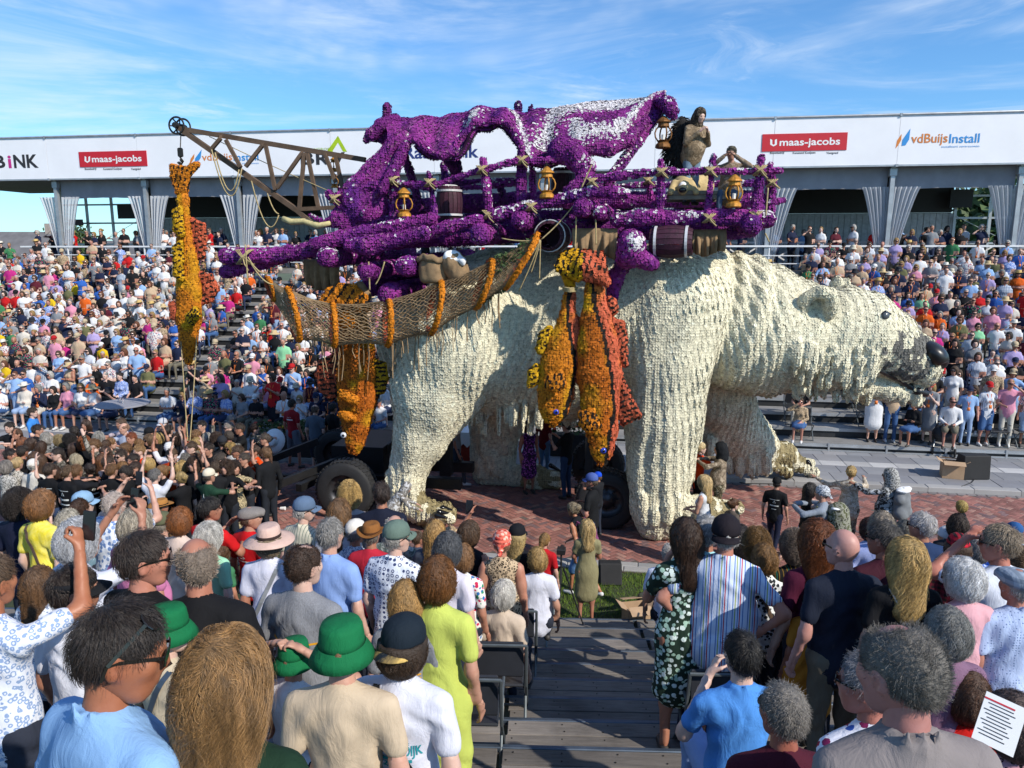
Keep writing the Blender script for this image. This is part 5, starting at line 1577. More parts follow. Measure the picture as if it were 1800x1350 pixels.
cr = empty('wooden_crate', at(1222, 354, 14.3), 0, 'weathered wooden crate under the resting dog on the platform', 'crate')
wc = (at(1272, 350, 14.3).x - at(1174, 350, 14.3).x); hc = at(1222, 338, 14.3).z - at(1222, 354, 14.3).z
for k in range(2):
 for y0 in (-.4, .4):
  b = MB(); b.box((0, y0, hc * (.27 + .5 * k)), (wc, .04, hc * .46), bev=.01); b.build('plank', m_crate, cr)
for k in range(4):
 b = MB(); b.box((0, -.29 + .195 * k, hc - .02), (wc, .185, .03), bev=.006); b.build('plank', m_crate, cr)
m_dog = simple('dog_fur', (.48, .36, .17), .95, var=.3, scale=9, bump=.6, bscale=70)
dp = lambda x, y, v_: P3((x, y, v_))
dg = empty('dog', at(1200, 338, 14.2), 0, 'cream dog with a dark muzzle lying on the crate with paws over the edge', 'dog')
dpr = [rc(dp(1200, 326, 14.6), dp(1202, 330, 14.1), .17, .14, .08), rc(dp(1202, 330, 14.1), dp(1200, 334, 13.85), .12, .085, .06), rc(dp(1186, 322, 14.15), dp(1181, 337, 13.95), .07, .05, .05), rc(dp(1214, 322, 14.15), dp(1220, 336, 13.95), .07, .05, .05), rc(dp(1186, 324, 14.3), dp(1178, 338, 13.85), .06, .055, .05), rc(dp(1215, 324, 14.3), dp(1224, 338, 13.85), .06, .055, .05), rc(dp(1202, 330, 14.7), dp(1235, 328, 15.1), .2, .22, .15)]
v, f = solid(dpr, .03); obj_from('body', rel(dg, v), f, m_dog, dg)
v, f = solid([ell(dp(1200, 334, 13.77), (.07, .05, .05))], .015); obj_from('nose', rel(dg, v), f, m_pup, dg)
v, f = solid([ell(dp(1200, 328, 13.92), (.075, .05, .09))], .02); obj_from('blaze', rel(dg, v), f, m_snow, dg)
b = MB(); c0 = at(950, 422, 13.15)
for q in ((882, 419, 13.2), (1008, 362, 13.3), (907, 452, 13.1), (919, 467, 13.15), (933, 480, 13.2), (948, 492, 13.2), (912, 512, 13.2)): sag(b, c0, at(*q), .03, .012)
tag(b.build('stay_ropes', m_rope, None, smooth=True), 'knotted stay ropes spread from the open barrel to the net mouth', 'rope')
b = MB()
for (x0, y0, x1, y1, s) in ((648, 460, 650, 510, .0), (660, 500, 676, 460, .05), (1013, 375, 1011, 440, 0), (1047, 385, 1048, 430, 0), (431, 430, 436, 500, 0), (436, 452, 470, 480, .1), (440, 460, 480, 500, .1), (1040, 290, 1022, 330, .0), (1345, 410, 1352, 425, 0), (1350, 330, 1346, 380, 0)): sag(b, at(x0, y0, 13.25), at(x1, y1, 13.25), s, .014)
tag(b.build('loose_ropes', m_rope, None, smooth=True), 'loose raffia rope ends dangling from the near side of the logs', 'rope')
m_pelt = simple('black_pelt', (.018, .016, .015), .95, var=.5, scale=20, bump=.8, bscale=80)
pe = empty('fur_pelt', at(1197, 300, 14.7), 0, 'shaggy black fur pelt hanging behind the standing hunter', 'pelt')
v, f = solid([lc((1200, 224, 14.8), (1192, 262, 14.8), 13, 19, .1), lc((1192, 262, 14.8), (1198, 312, 14.8), 19, 8, .1)], .04, lambda P: .16 * (vnoise(P, 9, 2) - .5)); obj_from('pelt', rel(pe, v), f, m_pelt, pe)
n = mesh_normals(v, f); b = MB()
for i in np.random.default_rng(0).integers(len(v), size=900):
 p = v[i]; d = n[i] * .1 + np.array([0, 0, -.1]) + rl.normal(0, .03, 3); s_ = np.cross(d, [0, 1, .2]); s_ = s_ / (np.linalg.norm(s_) + 1e-9) * .012; b.add([p + s_, p - s_, p + d], [(0, 1, 2)])
o = b.build('fur_tufts', m_pelt, pe); o.location = -Vector(pe.location); o['kind'] = 'stuff'
# chassis
m_ch = simple('chassis_black', (.012, .012, .013), .55, .3, var=.4)
m_tyre = simple('tyre_rubber', (.016, .016, .017), .75, var=.35, scale=4, bump=.4, bscale=30)
m_rim = simple('wheel_rim', (.06, .06, .065), .4, .7)
ch = empty('float_chassis', (-1.5, MID, 0), 0, 'low black steel trailer chassis under the bear with long beams behind', 'chassis')
def cbx(nm, c, s, rz=0):
 b = MB(); b.box((c[0] + 1.5, c[1] - MID, c[2]), s, rz=rz, bev=.01); return b.build(nm, m_ch, ch)
for y in (14.95, 16.2): cbx('main_beam', (-5.0, y, .62), (3.0, .18, .24)); cbx('main_beam', (.2, y + .5, .45), (2.6, .12, .16))
for x in (-6.1, -4.6, .5, 1.2): cbx('cross_member', (x, 15.6, .62), (.14, 1.4, .18))
for x in (-4.0, 1.2): cbx('bear_support', (x, 15.6, 1.7), (.26, .26, 2.2))
cbx('support_post', (-.75, 14.55, 1.5), (.16, .16, 2.3)); cbx('ballast_box', (-5.9, 15.9, .95), (1.2, 1.6, .7))
for (a, c) in (((640, 792, 15.3), (462, 862, 14.2)), ((580, 830, 15.2), (525, 858, 14.1)), ((700, 770, 15.6), (620, 850, 15.0)), ((560, 775, 16.4), (470, 810, 15.9)), ((470, 842, 15.3), (640, 832, 15.6))):
 b = MB(); b.bar(at(*a) - Vector(ch.location), at(*c) - Vector(ch.location), .14, .16); b.build('outrigger_beam', m_ch, ch)
b = MB(); b.bar(at(592, 845, 15.1) - Vector(ch.location), at(612, 780, 15.7) - Vector(ch.location), .09); b.build('outrigger_strut', m_ch, ch)
def wheel(px, py, V, rad, label):
 c = at(px, py, V); c.z = rad
 e = empty('truck_wheel', c, 0, label, 'wheel', 'truck wheels under the float')
 M = Euler((R(90), 0, 0)).to_matrix().to_4x4()
 b = MB(); b.lathe([(rad * .58, -.22), (rad * .9, -.24), (rad * .985, -.2), (rad, -.1), (rad, .1), (rad * .985, .2), (rad * .9, .24), (rad * .58, .22)], 44, M=M, cap=False); ty = b.build('tyre', m_tyre, e, smooth=True)
 tr = MB()
 for k in range(40):
  a = 2 * math.pi * k / 40
  for s in (-1, 1):
   tr.box((math.cos(a) * rad, s * .11, math.sin(a) * rad), (.035, .15, .06), M=Euler((0, -a, s * .25)).to_matrix())
 o = tr.build('tread_blocks', m_tyre, ty); o['kind'] = 'stuff'
 b = MB(); b.lathe([(rad * .6, .2), (rad * .56, .1), (rad * .3, .02), (rad * .25, .14), (.001, .16)], 28, M=M, cap=False); b.lathe([(rad * .6, -.2), (rad * .56, -.1), (rad * .3, -.05), (.001, -.05)], 28, M=M, cap=False); b.build('rim', m_rim, e, smooth=True)
 for k in range(8):
  a = math.pi / 4 * k
  b = MB(); b.lathe([(.022, 0), (.022, .05)], 6, (math.cos(a) * rad * .36, -.07, math.sin(a) * rad * .36), M=M); b.build('wheel_nut', m_iron, e)
wheel(612, 888, 14.25, .62, 'big black truck tyre behind the curly haired boy')
wheel(1066, 896, 14.55, .60, 'big black truck tyre behind the family with the rucksack')
wheel(600, 850, 17.0, .60, 'truck tyre on the far side of the chassis behind the other wheel'); wheel(1050, 850, 17.0, .60, 'truck tyre on the far side of the chassis by the support post')
# PEOPLE
SKIN, TOP, BOT, SHOE, HAIR, HAT, GLASS = range(7)
ARM = {'down': ((.05, -.03, -.285), (.07, .06, -.53)), 'front': ((.05, .05, -.27), (-.08, .27, -.30)), 'cross': ((.05, .06, -.27), (-.22, .21, -.22)),
       'lap': ((.06, .08, -.27), (-.05, .32, -.36)), 'shade': ((.16, .2, .0), (-.10, .21, .20)), 'phone': ((.06, .15, -.23), (-.06, .36, -.06)),
       'phoneup': ((.08, .24, .05), (-.03, .36, .27)), 'up': ((.12, .08, .24), (.08, .14, .50)), 'hip': ((.2, -.08, -.21), (.06, .0, -.40)),
       'head': ((.24, .06, .17), (-.07, -.02, .34)), 'out': ((.24, .12, -.1), (.46, .24, -.02)), 'reach': ((.08, .27, -.05), (.02, .5, .02)),
       'chin': ((.06, .12, -.25), (-.1, .25, -.02)), 'clap': ((.1, .1, -.25), (-.13, .28, -.02)), 'hug': ((.12, .24, -.06), (-.12, .42, -.02)), 'back': ((.1, -.12, -.25), (-.06, -.2, -.45)),
       'wave': ((.2, .05, .02), (.3, .12, .26)), 'carry': ((.08, .0, -.28), (-.06, .2, -.2))}
def figure(sex='m', legs='stand', arms='down,down', sleeve='short', bot='trousers', girth=1.0, lean=0.0, hy=0.0, hp=0.0, tilt=0.0):
 """limbs of a 1.75 m figure facing +y. Returns zoned prims and the head frame"""
 f = sex == 'f'
 P = []
 dz = 0.0
 sh = .165 if f else .19
 g = girth
 hips = [(-.085, 0, .92), (.085, 0, .92)]
 if legs == 'sit':
  dz = -.43
  hips = [(-.1, 0, .49), (.1, 0, .49)]
  knees = [(-.11, .42, .51), (.11, .42, .51)]; ank = [(-.11, .40, .09), (.12, .43, .09)]
 elif legs == 'walk':
  knees = [(-.09, .16, .50), (.09, -.06, .48)]; ank = [(-.09, .20, .09), (.09, -.32, .14)]
 elif legs == 'wide':
  knees = [(-.14, .03, .5), (.14, .02, .5)]; ank = [(-.18, 0, .08), (.18, 0, .08)]
 else:
  knees = [(-.095, .02, .5), (.095, .02, .5)]; ank = [(-.1, -.02, .08), (.1, -.02, .08)]
 dress = bot in ('dress', 'skirt', 'longskirt')
 bare = bot in ('shorts', 'dress', 'skirt')
 zb = TOP if bot == 'dress' else BOT
 piv = np.array([0, 0, .95 + dz]); L = R(lean)
 def up(p):
  q = np.array(p, float) + [0, 0, dz] - piv
  return np.array([q[0], q[1] * math.cos(L) + q[2] * math.sin(L), -q[1] * math.sin(L) + q[2] * math.cos(L)]) + piv
 fy = ((0, 1, 0), .74)
 P.append(rc(up((-.05, 0, .93)), up((.05, 0, .93)), .122 * g, None, .05, zb, fy)); P.append(rc(up((0, 0, .93)), up((0, 0, 1.0)), .13 * g, .12 * g, .04, zb, fy))
 if f:
  P += [rc(up((0, 0, .88)), up((0, 0, 1.0)), .165 * g, .15 * g, .05, TOP, fy), rc(up((0, 0, 1.0)), up((0, 0, 1.14)), .135 * g, .118 * g, .06, TOP, fy), rc(up((0, 0, 1.14)), up((0, 0, 1.32)), .118 * g, .138, .06, TOP, fy)]
  P += [ell(up((s * .065, .085, 1.27)), (.06, .06, .062), None, .05, TOP) for s in (-1, 1)]
 else:
  P += [rc(up((0, 0, .90)), up((0, .01 * g, 1.0)), .16 * g, .152 * g, .05, TOP, fy), rc(up((0, .01 * g, 1.0)), up((0, 0, 1.31)), .14 * g, .158 * (g * .5 + .5), .06, TOP, fy)]
  if g > 1.1: P.append(ell(up((0, .07, 1.08)), (.15 * g, .10 * g, .15), None, .08, TOP))
 P.append(rc(up((-sh * .72, -.012, 1.385)), up((sh * .72, -.012, 1.385)), .068, None, .07, TOP, ((0, 1, 0), .85)))
 P.append(rc(up((0, -.025, 1.41)), up((0, -.012, 1.452)), .078, .058, .04, TOP))
 P += [rc(up((0, -.022, 1.462)), up((q * sh * .62, -.014, 1.405)), .05, .06, .04, TOP) for q in (-1, 1)]
 P.append(rc(up((0, -.012, 1.44)), up((0, .012, 1.58)), .054 if not f else .047, None, .03, SKIN))
 hands = []
 al, ar = (arms.split(',') * 2)[:2]
 for s, nm in ((-1, al), (1, ar)):
  e, w = ARM[nm]
  S = up((s * sh, -.01, 1.40)); E_ = up((s * (sh + e[0]), -.01 + e[1], 1.40 + e[2])); W_ = up((s * (sh + w[0]), -.01 + w[1], 1.40 + w[2]))
  lz = TOP if sleeve != 'none' else SKIN
  if sleeve == 'long':
   P += [rc(S, E_, .058, .05, .03, TOP), rc(E_, W_, .05, .04, .03, TOP)]
  else:
   t = .62
   M_ = S + (E_ - S) * t
   P += [rc(S, M_, .053, .055, .035, lz), rc(M_, E_, .043, .039, .02, SKIN), rc(E_, W_, .039, .028, .03, SKIN)]
  d = (W_ - E_) / (np.linalg.norm(W_ - E_) + 1e-9)
  hands.append((W_, d, s))
 for i in (0, 1):
  h, k, a = np.array(hips[i]), np.array(knees[i]), np.array(ank[i])
  zk = SKIN if bare else BOT
  P += [rc(h, k, .088 * (g * .6 + .4), .062, .05, zb if bot != 'dress' else SKIN)]
  if bot == 'shorts': P.append(rc(h, k, .098, .078, .05, BOT))
  P += [rc(k, a, .058 if not bare else .05, .046 if not bare else .034, .04, zk)]
  P += [rc(a + [0, -.02, -.03], a + [0, .13, -.045], .042, .034, .03, SHOE)]
 if dress:
  z1 = .52 if bot != 'longskirt' else .16
  if legs == 'sit': P += [rc((0, .05, .52), (0, .36, .52), .17, .15, .06, zb, ((0, 0, 1), .6))]
  else: P += [rc((-.04, 0, .9), (-.05, .01, z1), .13 * g, .15 * g, .08, zb, fy), rc((.04, 0, .9), (.05, .01, z1), .13 * g, .15 * g, .08, zb, fy)]
 neck = up((0, 0, 1.53))
 Mh = Matrix.Translation(Vector(neck)) @ Euler((-L * .5 - R(hp), R(tilt), R(hy)), 'ZXY' if False else 'XYZ').to_matrix().to_4x4() @ Matrix.Translation(Vector((0, .02, .105)))
 return P, Mh, hands, neck
def head_prims(detail=True, f=False):
 H = [ell((0, -.008, .022), (.074, .094, .098), None, .02), ell((0, .028, -.042), (.056, .066, .072), None, .045), rc((-.02, .05, -.09), (.02, .05, -.09), .024, None, .03)]
 if detail:
  H += [rc((0, .092, .012), (0, .108, -.022), .010, .014, .014), rc((-.032, .083, .026), (.032, .083, .026), .012, None, .018),
              rc((-.018, .085, -.052), (.018, .085, -.052), .009, None, .010), rc((-.014, .086, -.064), (.014, .086, -.064), .008, None, .010),
              ell((-.048, .062, -.015), (.02, .022, .024), None, .02), ell((.048, .062, -.015), (.02, .022, .024), None, .02)]
  for s in (-1, 1):
   H += [ell((s * .076, -.008, -.008), (.012, .023, .036), Euler((R(-12), 0, R(s * -26))), .006), ell((s * .082, .0, -.006), (.008, .009, .018), None, .005, 0, 1)]
   H.append(ell((s * .031, .094, .008), (.014, .012, .010), None, .008, 0, 1))
 return H
HEAD_FINE = solid(head_prims(True), .0135)
HEAD_MID = solid(head_prims(True), .022)
_hf = head_prims(False) + [rc((0, .09, .012), (0, .105, -.02), .012, .015, .014)]
HEAD_FAR = solid(_hf, .03); HEAD_LOW = solid(_hf, .046)
def hand_mesh(kind, vox=.0095):
 P = [rc((0, 0, .02), (0, .004, .075), .026, .03, .02, 0, ((0, 1, 0), .5)), rc((0, 0, -.02), (0, 0, .02), .024, .024, .02)]
 curl = {'relax': (18, 26, 20), 'fist': (80, 95, 60), 'flat': (3, 4, 3), 'grip': (45, 60, 40)}[kind]
 for i, (x, L) in enumerate(((-.029, .068), (-.010, .078), (.010, .074), (.028, .058))):
  p = np.array([x, .002, .088]); a = 0
  spread = x * 2.2 if kind == 'flat' else x * .6
  for q, fr in enumerate((.45, .3, .25)):
   a += R(curl[q])
   d = np.array([spread, math.sin(a), math.cos(a)]); n_ = p + d / np.linalg.norm(d) * L * fr
   P.append(rc(p, n_, .0095 - q * .0008, .0088 - q * .001, .006)); p = n_
 P += [rc((-.026, .0, .03), (-.052, .02, .062), .013, .011, .012), rc((-.052, .02, .062), (-.056 + (.03 if kind in ('fist', 'grip') else 0), .04, .088), .0105, .008, .006)]
 return solid(P, vox)
HANDS = {k: hand_mesh(k) for k in ('relax', 'fist', 'flat', 'grip')}
HANDS_MID = {k: hand_mesh(k, .016) for k in HANDS}
def frame_to(d, ref):
 z = Vector(d).normalized(); x = Vector(ref) - z * Vector(ref).dot(z)
 x = x.normalized() if x.length > 1e-4 else z.orthogonal().normalized()
 y = z.cross(x)
 return Matrix((x, y, z)).transposed()
def xf(V, M):
 A = np.array(M); return V @ A[:3, :3].T + A[:3, 3]
# headwear (head frame), as polygons
def lathe_arr(prof, n, c=(0, 0, 0), sx=1.0, sy=1.0, cap=True):
 b = MB(); b.lathe(prof, n, cap=cap); V, F, _ = b.arrays()
 return V * [sx, sy, 1] + np.array(c), F
def hat_arrays(kind, n=24):
 """list of (part name, V, F)"""
 if kind in ('cap', 'capback'):
  V, F = lathe_arr([(.089, .012), (.09, .03), (.088, .055), (.077, .088), (.052, .112), (.02, .123), (.012, .127), (.001, .128)], n, (0, -.006, .012), 1, 1.16)
  s = -1 if kind == 'capback' else 1
  m = max(7, n // 2); t = np.linspace(-1.15, 1.15, m); rows = []
  for q, rr in enumerate((0, .5, 1)):
   rows.append(np.stack([np.sin(t) * (.087 + .004 * q), s * (np.cos(t) * .10 + (.062 * rr * np.cos(t * 1.1) ** .6 if True else 0)) + (-.006), .028 - .02 * rr ** 1.5 - .018 * np.abs(np.sin(t)) ** 2], 1))
  rows2 = [r_ - [0, 0, .004] for r_ in rows]
  Vb = np.concatenate(rows + rows2); k = m
  Fb = []
  for a in range(2):
   for j in range(m - 1):
    Fb.append((a * k + j, a * k + j + 1, (a + 1) * k + j + 1, (a + 1) * k + j)); o_ = 3 * k
    Fb.append((o_ + a * k + j + 1, o_ + a * k + j, o_ + (a + 1) * k + j, o_ + (a + 1) * k + j + 1))
  for j in range(m - 1): Fb.append((2 * k + j, 2 * k + j + 1, 5 * k + j + 1, 5 * k + j))
  return [('crown', V, F), ('brim', Vb, Fb)]
 if kind == 'bucket':
  V, F = lathe_arr([(.092, .02), (.09, .05), (.084, .095), (.076, .112), (.03, .118), (.001, .119)], n, (0, -.004, .005), 1, 1.12)
  V2, F2 = lathe_arr([(.091, .024), (.108, -.004), (.128, -.034), (.131, -.034), (.112, .002), (.094, .03)], n, (0, -.004, .003), 1, 1.1, False)
  return [('crown', V, F), ('brim', V2, F2)]
 if kind in ('straw', 'fedora', 'sunhat'):
  w = {'straw': .165, 'fedora': .14, 'sunhat': .19}[kind]
  V, F = lathe_arr([(.09, .02), (.089, .055), (.082, .10), (.07, .118), (.04, .112), (.001, .105 if kind != 'sunhat' else .118)], n, (0, -.004, .008), 1, 1.16)
  V2, F2 = lathe_arr([(.088, .022), (.12, .016), (w, .02 if kind != 'sunhat' else .0), (w, .026 if kind != 'sunhat' else .005), (.12, .022), (.09, .03)], n, (0, -.004, .008), 1, 1.1, False)
  V2[:, 2] += .035 * (np.abs(V2[:, 0]) / w) ** 2 * (1 if kind != 'sunhat' else -.4)
  V3, F3 = lathe_arr([(.0905, .028), (.0915, .03), (.0905, .052), (.089, .053)], n, (0, -.004, .008), 1, 1.16, False)
  return [('crown', V, F), ('brim', V2, F2), ('band', V3, F3)]
 if kind == 'flatcap':
  b = [ell((0, -.012, .062), (.088, .108, .05), None, .03), ell((0, .07, .058), (.07, .06, .025), None, .04), rc((-.05, .11, .035), (.05, .11, .035), .012, .012, .02), ell((0, -.02, .03), (.086, .104, .03), None, .02)]
  V, F = solid(b, .013 if n > 16 else .03); return [('crown', V, F)]
 if kind == 'bandana':
  b = [ell((0, -.012, .035), (.086, .106, .095), None, .02), rc((0, -.11, -.02), (0, -.135, -.07), .02, .03, .03), ell((0, .06, -.075), (.09, .09, .075), None, .01, 0, 1), ell((0, 0, -.13), (.2, .2, .1), None, .01, 0, 1)]
  V, F = solid(b, .013 if n > 16 else .03, (lambda P: .006 * np.sin(P[:, 2] * 190 + 5 * vnoise(P, 20))) if n > 16 else None); return [('crown', V, F)]
 if kind == 'beanie':
  V, F = lathe_arr([(.09, -.005), (.094, .02), (.088, .07), (.066, .108), (.03, .126), (.001, .129)], n, (0, -.01, .006), 1, 1.14); return [('crown', V, F)]
 if kind == 'visor':
  V, F = lathe_arr([(.084, .02), (.086, .02), (.086, .055), (.084, .055)], n, (0, -.006, .012), 1, 1.16, False)
  return [('band', V, F)] + hat_arrays('cap', n)[1:]
 if kind == 'hood':
  b = [ell((0, -.02, .02), (.105, .125, .13), None, .03), rc((0, -.06, -.08), (0, -.05, -.14), .11, .12, .05), ell((0, .14, -.03), (.075, .12, .11), None, .02, 0, 1)]
  V, F = solid(b, .016 if n > 16 else .03, lambda P: .012 * (vnoise(P, 40, 1) - .5)); return [('crown', V, F)]
 return []
def glasses_arr(n=6, dark=True):
 b = MB()
 for s in (-1, 1):
  b.lathe([(.001, -.002), (.024, -.002), (.026, 0), (.024, .002), (.001, .002)], max(8, n * 2), (s * .032, .104, .006), M=Euler((R(90), 0, R(s * -8))).to_matrix())
  b.bar((s * .055, .10, .012), (s * .079, .0, .008), .004, .008); b.bar((s * .079, .0, .008), (s * .08, -.03, -.006), .004, .006)
 b.bar((-.012, .107, .012), (.012, .107, .012), .004)
 V, F, _ = b.arrays(); return V, F
GLV, GLF = glasses_arr()
# cloth, skin and hair materials
SKINS = ['#d9a184', '#c98e70', '#b97a5c', '#e2b196', '#a4674a', '#6d4430', '#c4836a']
def skin_mat(h):
 k = 'skin' + h
 if k in MATS: return MATS[k]
 t = NT('skin'); c = np.array(srgb(h)) * [.76, .90, 1.06]
 v = t.coord()
 n_ = t.noise(v, 9, 5, .6)
 col = t.ramp(n_, [(.3, tuple(c * [.86, .74, .70])), (.6, tuple(c)), (.8, tuple(np.minimum(c * [1.08, 1.06, 1.06], 1)))])
 t.set(color=col, rough=.48, spec=.4)
 t.b.inputs['Subsurface Weight'].default_value = 0.0
 t.bump(t.noise(v, 160, 3), .18, .003)
 MATS[k] = t.m
 return t.m
def cloth_mat(spec):
 """'plain:hex', 'stripes:a:b', 'bands:a:b', 'check:a:b', 'floral:a:b:c', 'leopard:a:b', 'dots:a:b', 'rings:a:b', 'melange:a', 'camo:a:b:c', 'tie:a:b', 'shirt:...'"""
 k = 'cloth' + spec
 if k in MATS: return MATS[k]
 p = spec.split(':'); kind = p[0]; c = [tuple(np.array(srgb(x)) * .92) for x in p[1:]]
 t = NT('cloth'); v = t.coord()
 base = c[0]
 if kind in ('stripes', 'bands', 'check'):
  sx = t.n('SeparateXYZ'); t.l(v, sx.inputs[0])
  def band(axis, per, frac, off=0.0):
   a = t.math('ADD', sx.outputs[axis], off); a = t.math('ADD', a, 40.0); a = t.math('MODULO', a, per)
   return t.math('LESS_THAN', a, per * frac)
  if kind == 'stripes':
   col = t.mix(band(0, .032, .18), base, c[1])
   for i_, cc in enumerate(c[2:]): col = t.mix(band(0, .096, .07, .02 + .03 * i_), col, cc)
  elif kind == 'bands': col = t.mix(band(2, .05, .5), base, c[1])
  else:
   a, b_ = band(0, .05, .5), band(2, .05, .5)
   col = t.mix(t.math('MULTIPLY', t.math('ADD', a, b_), .5), base, c[1])
 elif kind in ('floral', 'leopard', 'dots', 'rings', 'camo', 'tie', 'melange'):
  vo = t.n('TexVoronoi'); vo.inputs['Scale'].default_value = {'floral': 26, 'leopard': 42, 'dots': 55, 'rings': 26}.get(kind, 20)
  if kind in ('dots', 'rings'): vo.inputs['Randomness'].default_value = .18
  t.l(v, vo.inputs['Vector'])
  d = vo.outputs['Distance']
  if kind == 'floral':
   rnd = t.n('SeparateColor'); t.l(vo.outputs['Color'], rnd.inputs[0])
   pick = t.ramp(rnd.outputs[0], [(0.0, c[1]), (.5, c[min(2, len(c) - 1)]), (.75, c[-1])], 'CONSTANT')
   wob = t.math('ADD', d, t.math('MULTIPLY', t.noise(v, 70, 2), .35))
   col = t.mix(t.math('LESS_THAN', wob, .62), base, pick)
  elif kind == 'leopard':
   n2 = t.math('ADD', d, t.math('MULTIPLY', t.noise(v, 60, 2), .5)); a = t.math('GREATER_THAN', n2, .48); b_ = t.math('LESS_THAN', n2, .72); col = t.mix(t.math('MULTIPLY', a, b_), base, c[1])
  elif kind == 'dots': col = t.mix(t.math('LESS_THAN', d, .24), base, c[1])
  elif kind == 'rings': col = t.mix(t.math('MULTIPLY', t.math('GREATER_THAN', d, .22), t.math('LESS_THAN', d, .38)), base, c[1])
  elif kind == 'camo': col = t.ramp(t.noise(v, 11, 3, .6, .8), [(0, c[0]), (.45, c[1]), (.56, c[-1]), (.66, c[0])], 'CONSTANT')
  elif kind == 'tie': col = t.ramp(t.noise(v, 7, 4, .7, 1), [(.35, c[0]), (.65, c[1])])
  else: col = t.ramp(t.noise(t.coord('Object', (1, 1, .25)), 190, 2), [(.3, tuple(np.array(base) * .7)), (.7, base)])
 else:
  cc = np.array(base); col = t.ramp(t.noise(v, 7, 5, .6), [(.3, tuple(cc * .86)), (.7, tuple(np.minimum(cc * 1.05, 1)))])
 t.set(color=col, rough=.85, spec=.25)
 h1 = t.noise(t.coord('Object', (1, 1, .45)), 13, 4, .6, .7)
 h2 = t.noise(v, 420, 2)
 t.bump(t.math('ADD', h1, t.math('MULTIPLY', h2, .06)), .55, .022)
 MATS[k] = t.m
 return t.m
def hair_mat(h):
 k = 'hair' + h
 if k in MATS: return MATS[k]
 t = NT('hair'); c = np.array(srgb(h))
 hi = t.n('HairInfo')
 col = t.ramp(hi.outputs['Random'], [(0, tuple(c * .55)), (.5, tuple(c)), (1, tuple(np.minimum(c * 1.5 + .01, .85)))])
 st_ = t.ramp(t.noise(t.coord('Object', (30, 30, 5)), 1.0, 3, .6), [(.34, .55), (.5, 1.0), (.66, 1.4)])
 col = t.mix(1.0, col, st_, 'MULTIPLY')
 t.set(color=col, rough=.42, spec=.5)
 MATS[k] = t.m
 return t.m
def hairbase_mat(h): return simple('hairbase' + h, tuple(np.array(srgb(h)) * .7), .7, var=.4, scale=30, bump=.8, bscale=90)
m_shade = simple('dark_lens', (.012, .011, .010), .12, var=.1); m_shoe_w = simple('white_shoe', (.6, .6, .6), .7); m_shoe_d = simple('dark_shoe', (.03, .028, .027), .6); m_phone = simple('phone_black', (.012, .012, .014), .2)
# hair as strands on a cap
def hair_cap(style):
 hatted = style.endswith('_h'); style = style.replace('_h', '')
 T = {'short': .001, 'buzz': .002, 'balding': .003, 'ring': .004, 'bob': .016, 'long': .014, 'curly': .022, 'curlylong': .022, 'pony': .006, 'bun': .007, 'wave': .016}[style]
 H = [ell((0, -.010, .024), (.076 + T, .096 + T, .100 + T), None, .02)]
 if style in ('bob', 'curly', 'wave'): H += [ell((0, -.03, -.03), (.088 + T * .5, .085 + T * .5, .095), None, .05)]
 if style in ('long', 'curlylong'): H += [ell((0, -.03, -.03), (.09 + T * .4, .088, .10), None, .05), rc((0, -.06, -.09), (0, -.10, -.28), .085 + T * .6, .062 + T * .6, .05, 0, ((0, 1, 0), .62))]
 if style == 'pony': H += [rc((0, -.11, .03), (0, -.15, -.16), .028, .022, .03)]
 if style == 'bun': H += [ell((0, -.125, .05), (.042, .04, .042), None, .02)]
 H += [ell((0, .132, -.035), (.092, .10, .118), None, .015, 0, 1)]
 if style in ('short', 'buzz', 'balding', 'ring', 'pony', 'bun'):
  H += [ell((0, .05, -.135), (.2, .155, .115), None, .02, 0, 1), ell((0, 0, -.19), (.2, .2, .095), None, .02, 0, 1), ell((-.105, .012, -.022), (.05, .05, .052), None, .01, 0, 1), ell((.105, .012, -.022), (.05, .05, .052), None, .01, 0, 1)]
 if style == 'balding': H += [ell((0, .045, .135), (.055, .085, .05), None, .02, 0, 1)]
 if style == 'ring': H += [ell((0, .03, .125), (.095, .13, .085), None, .02, 0, 1)]
 if hatted: H += [ell((0, 0, .165), (.25, .25, .15), None, .008, 0, 1)]
 return H
CAPS = {}
def cap_warp(P): return -.007 + .011 * (vnoise(P, 13, 3) - .5) + .012 * (vnoise(P * [1, 1, .3], 34, 4) - .5)
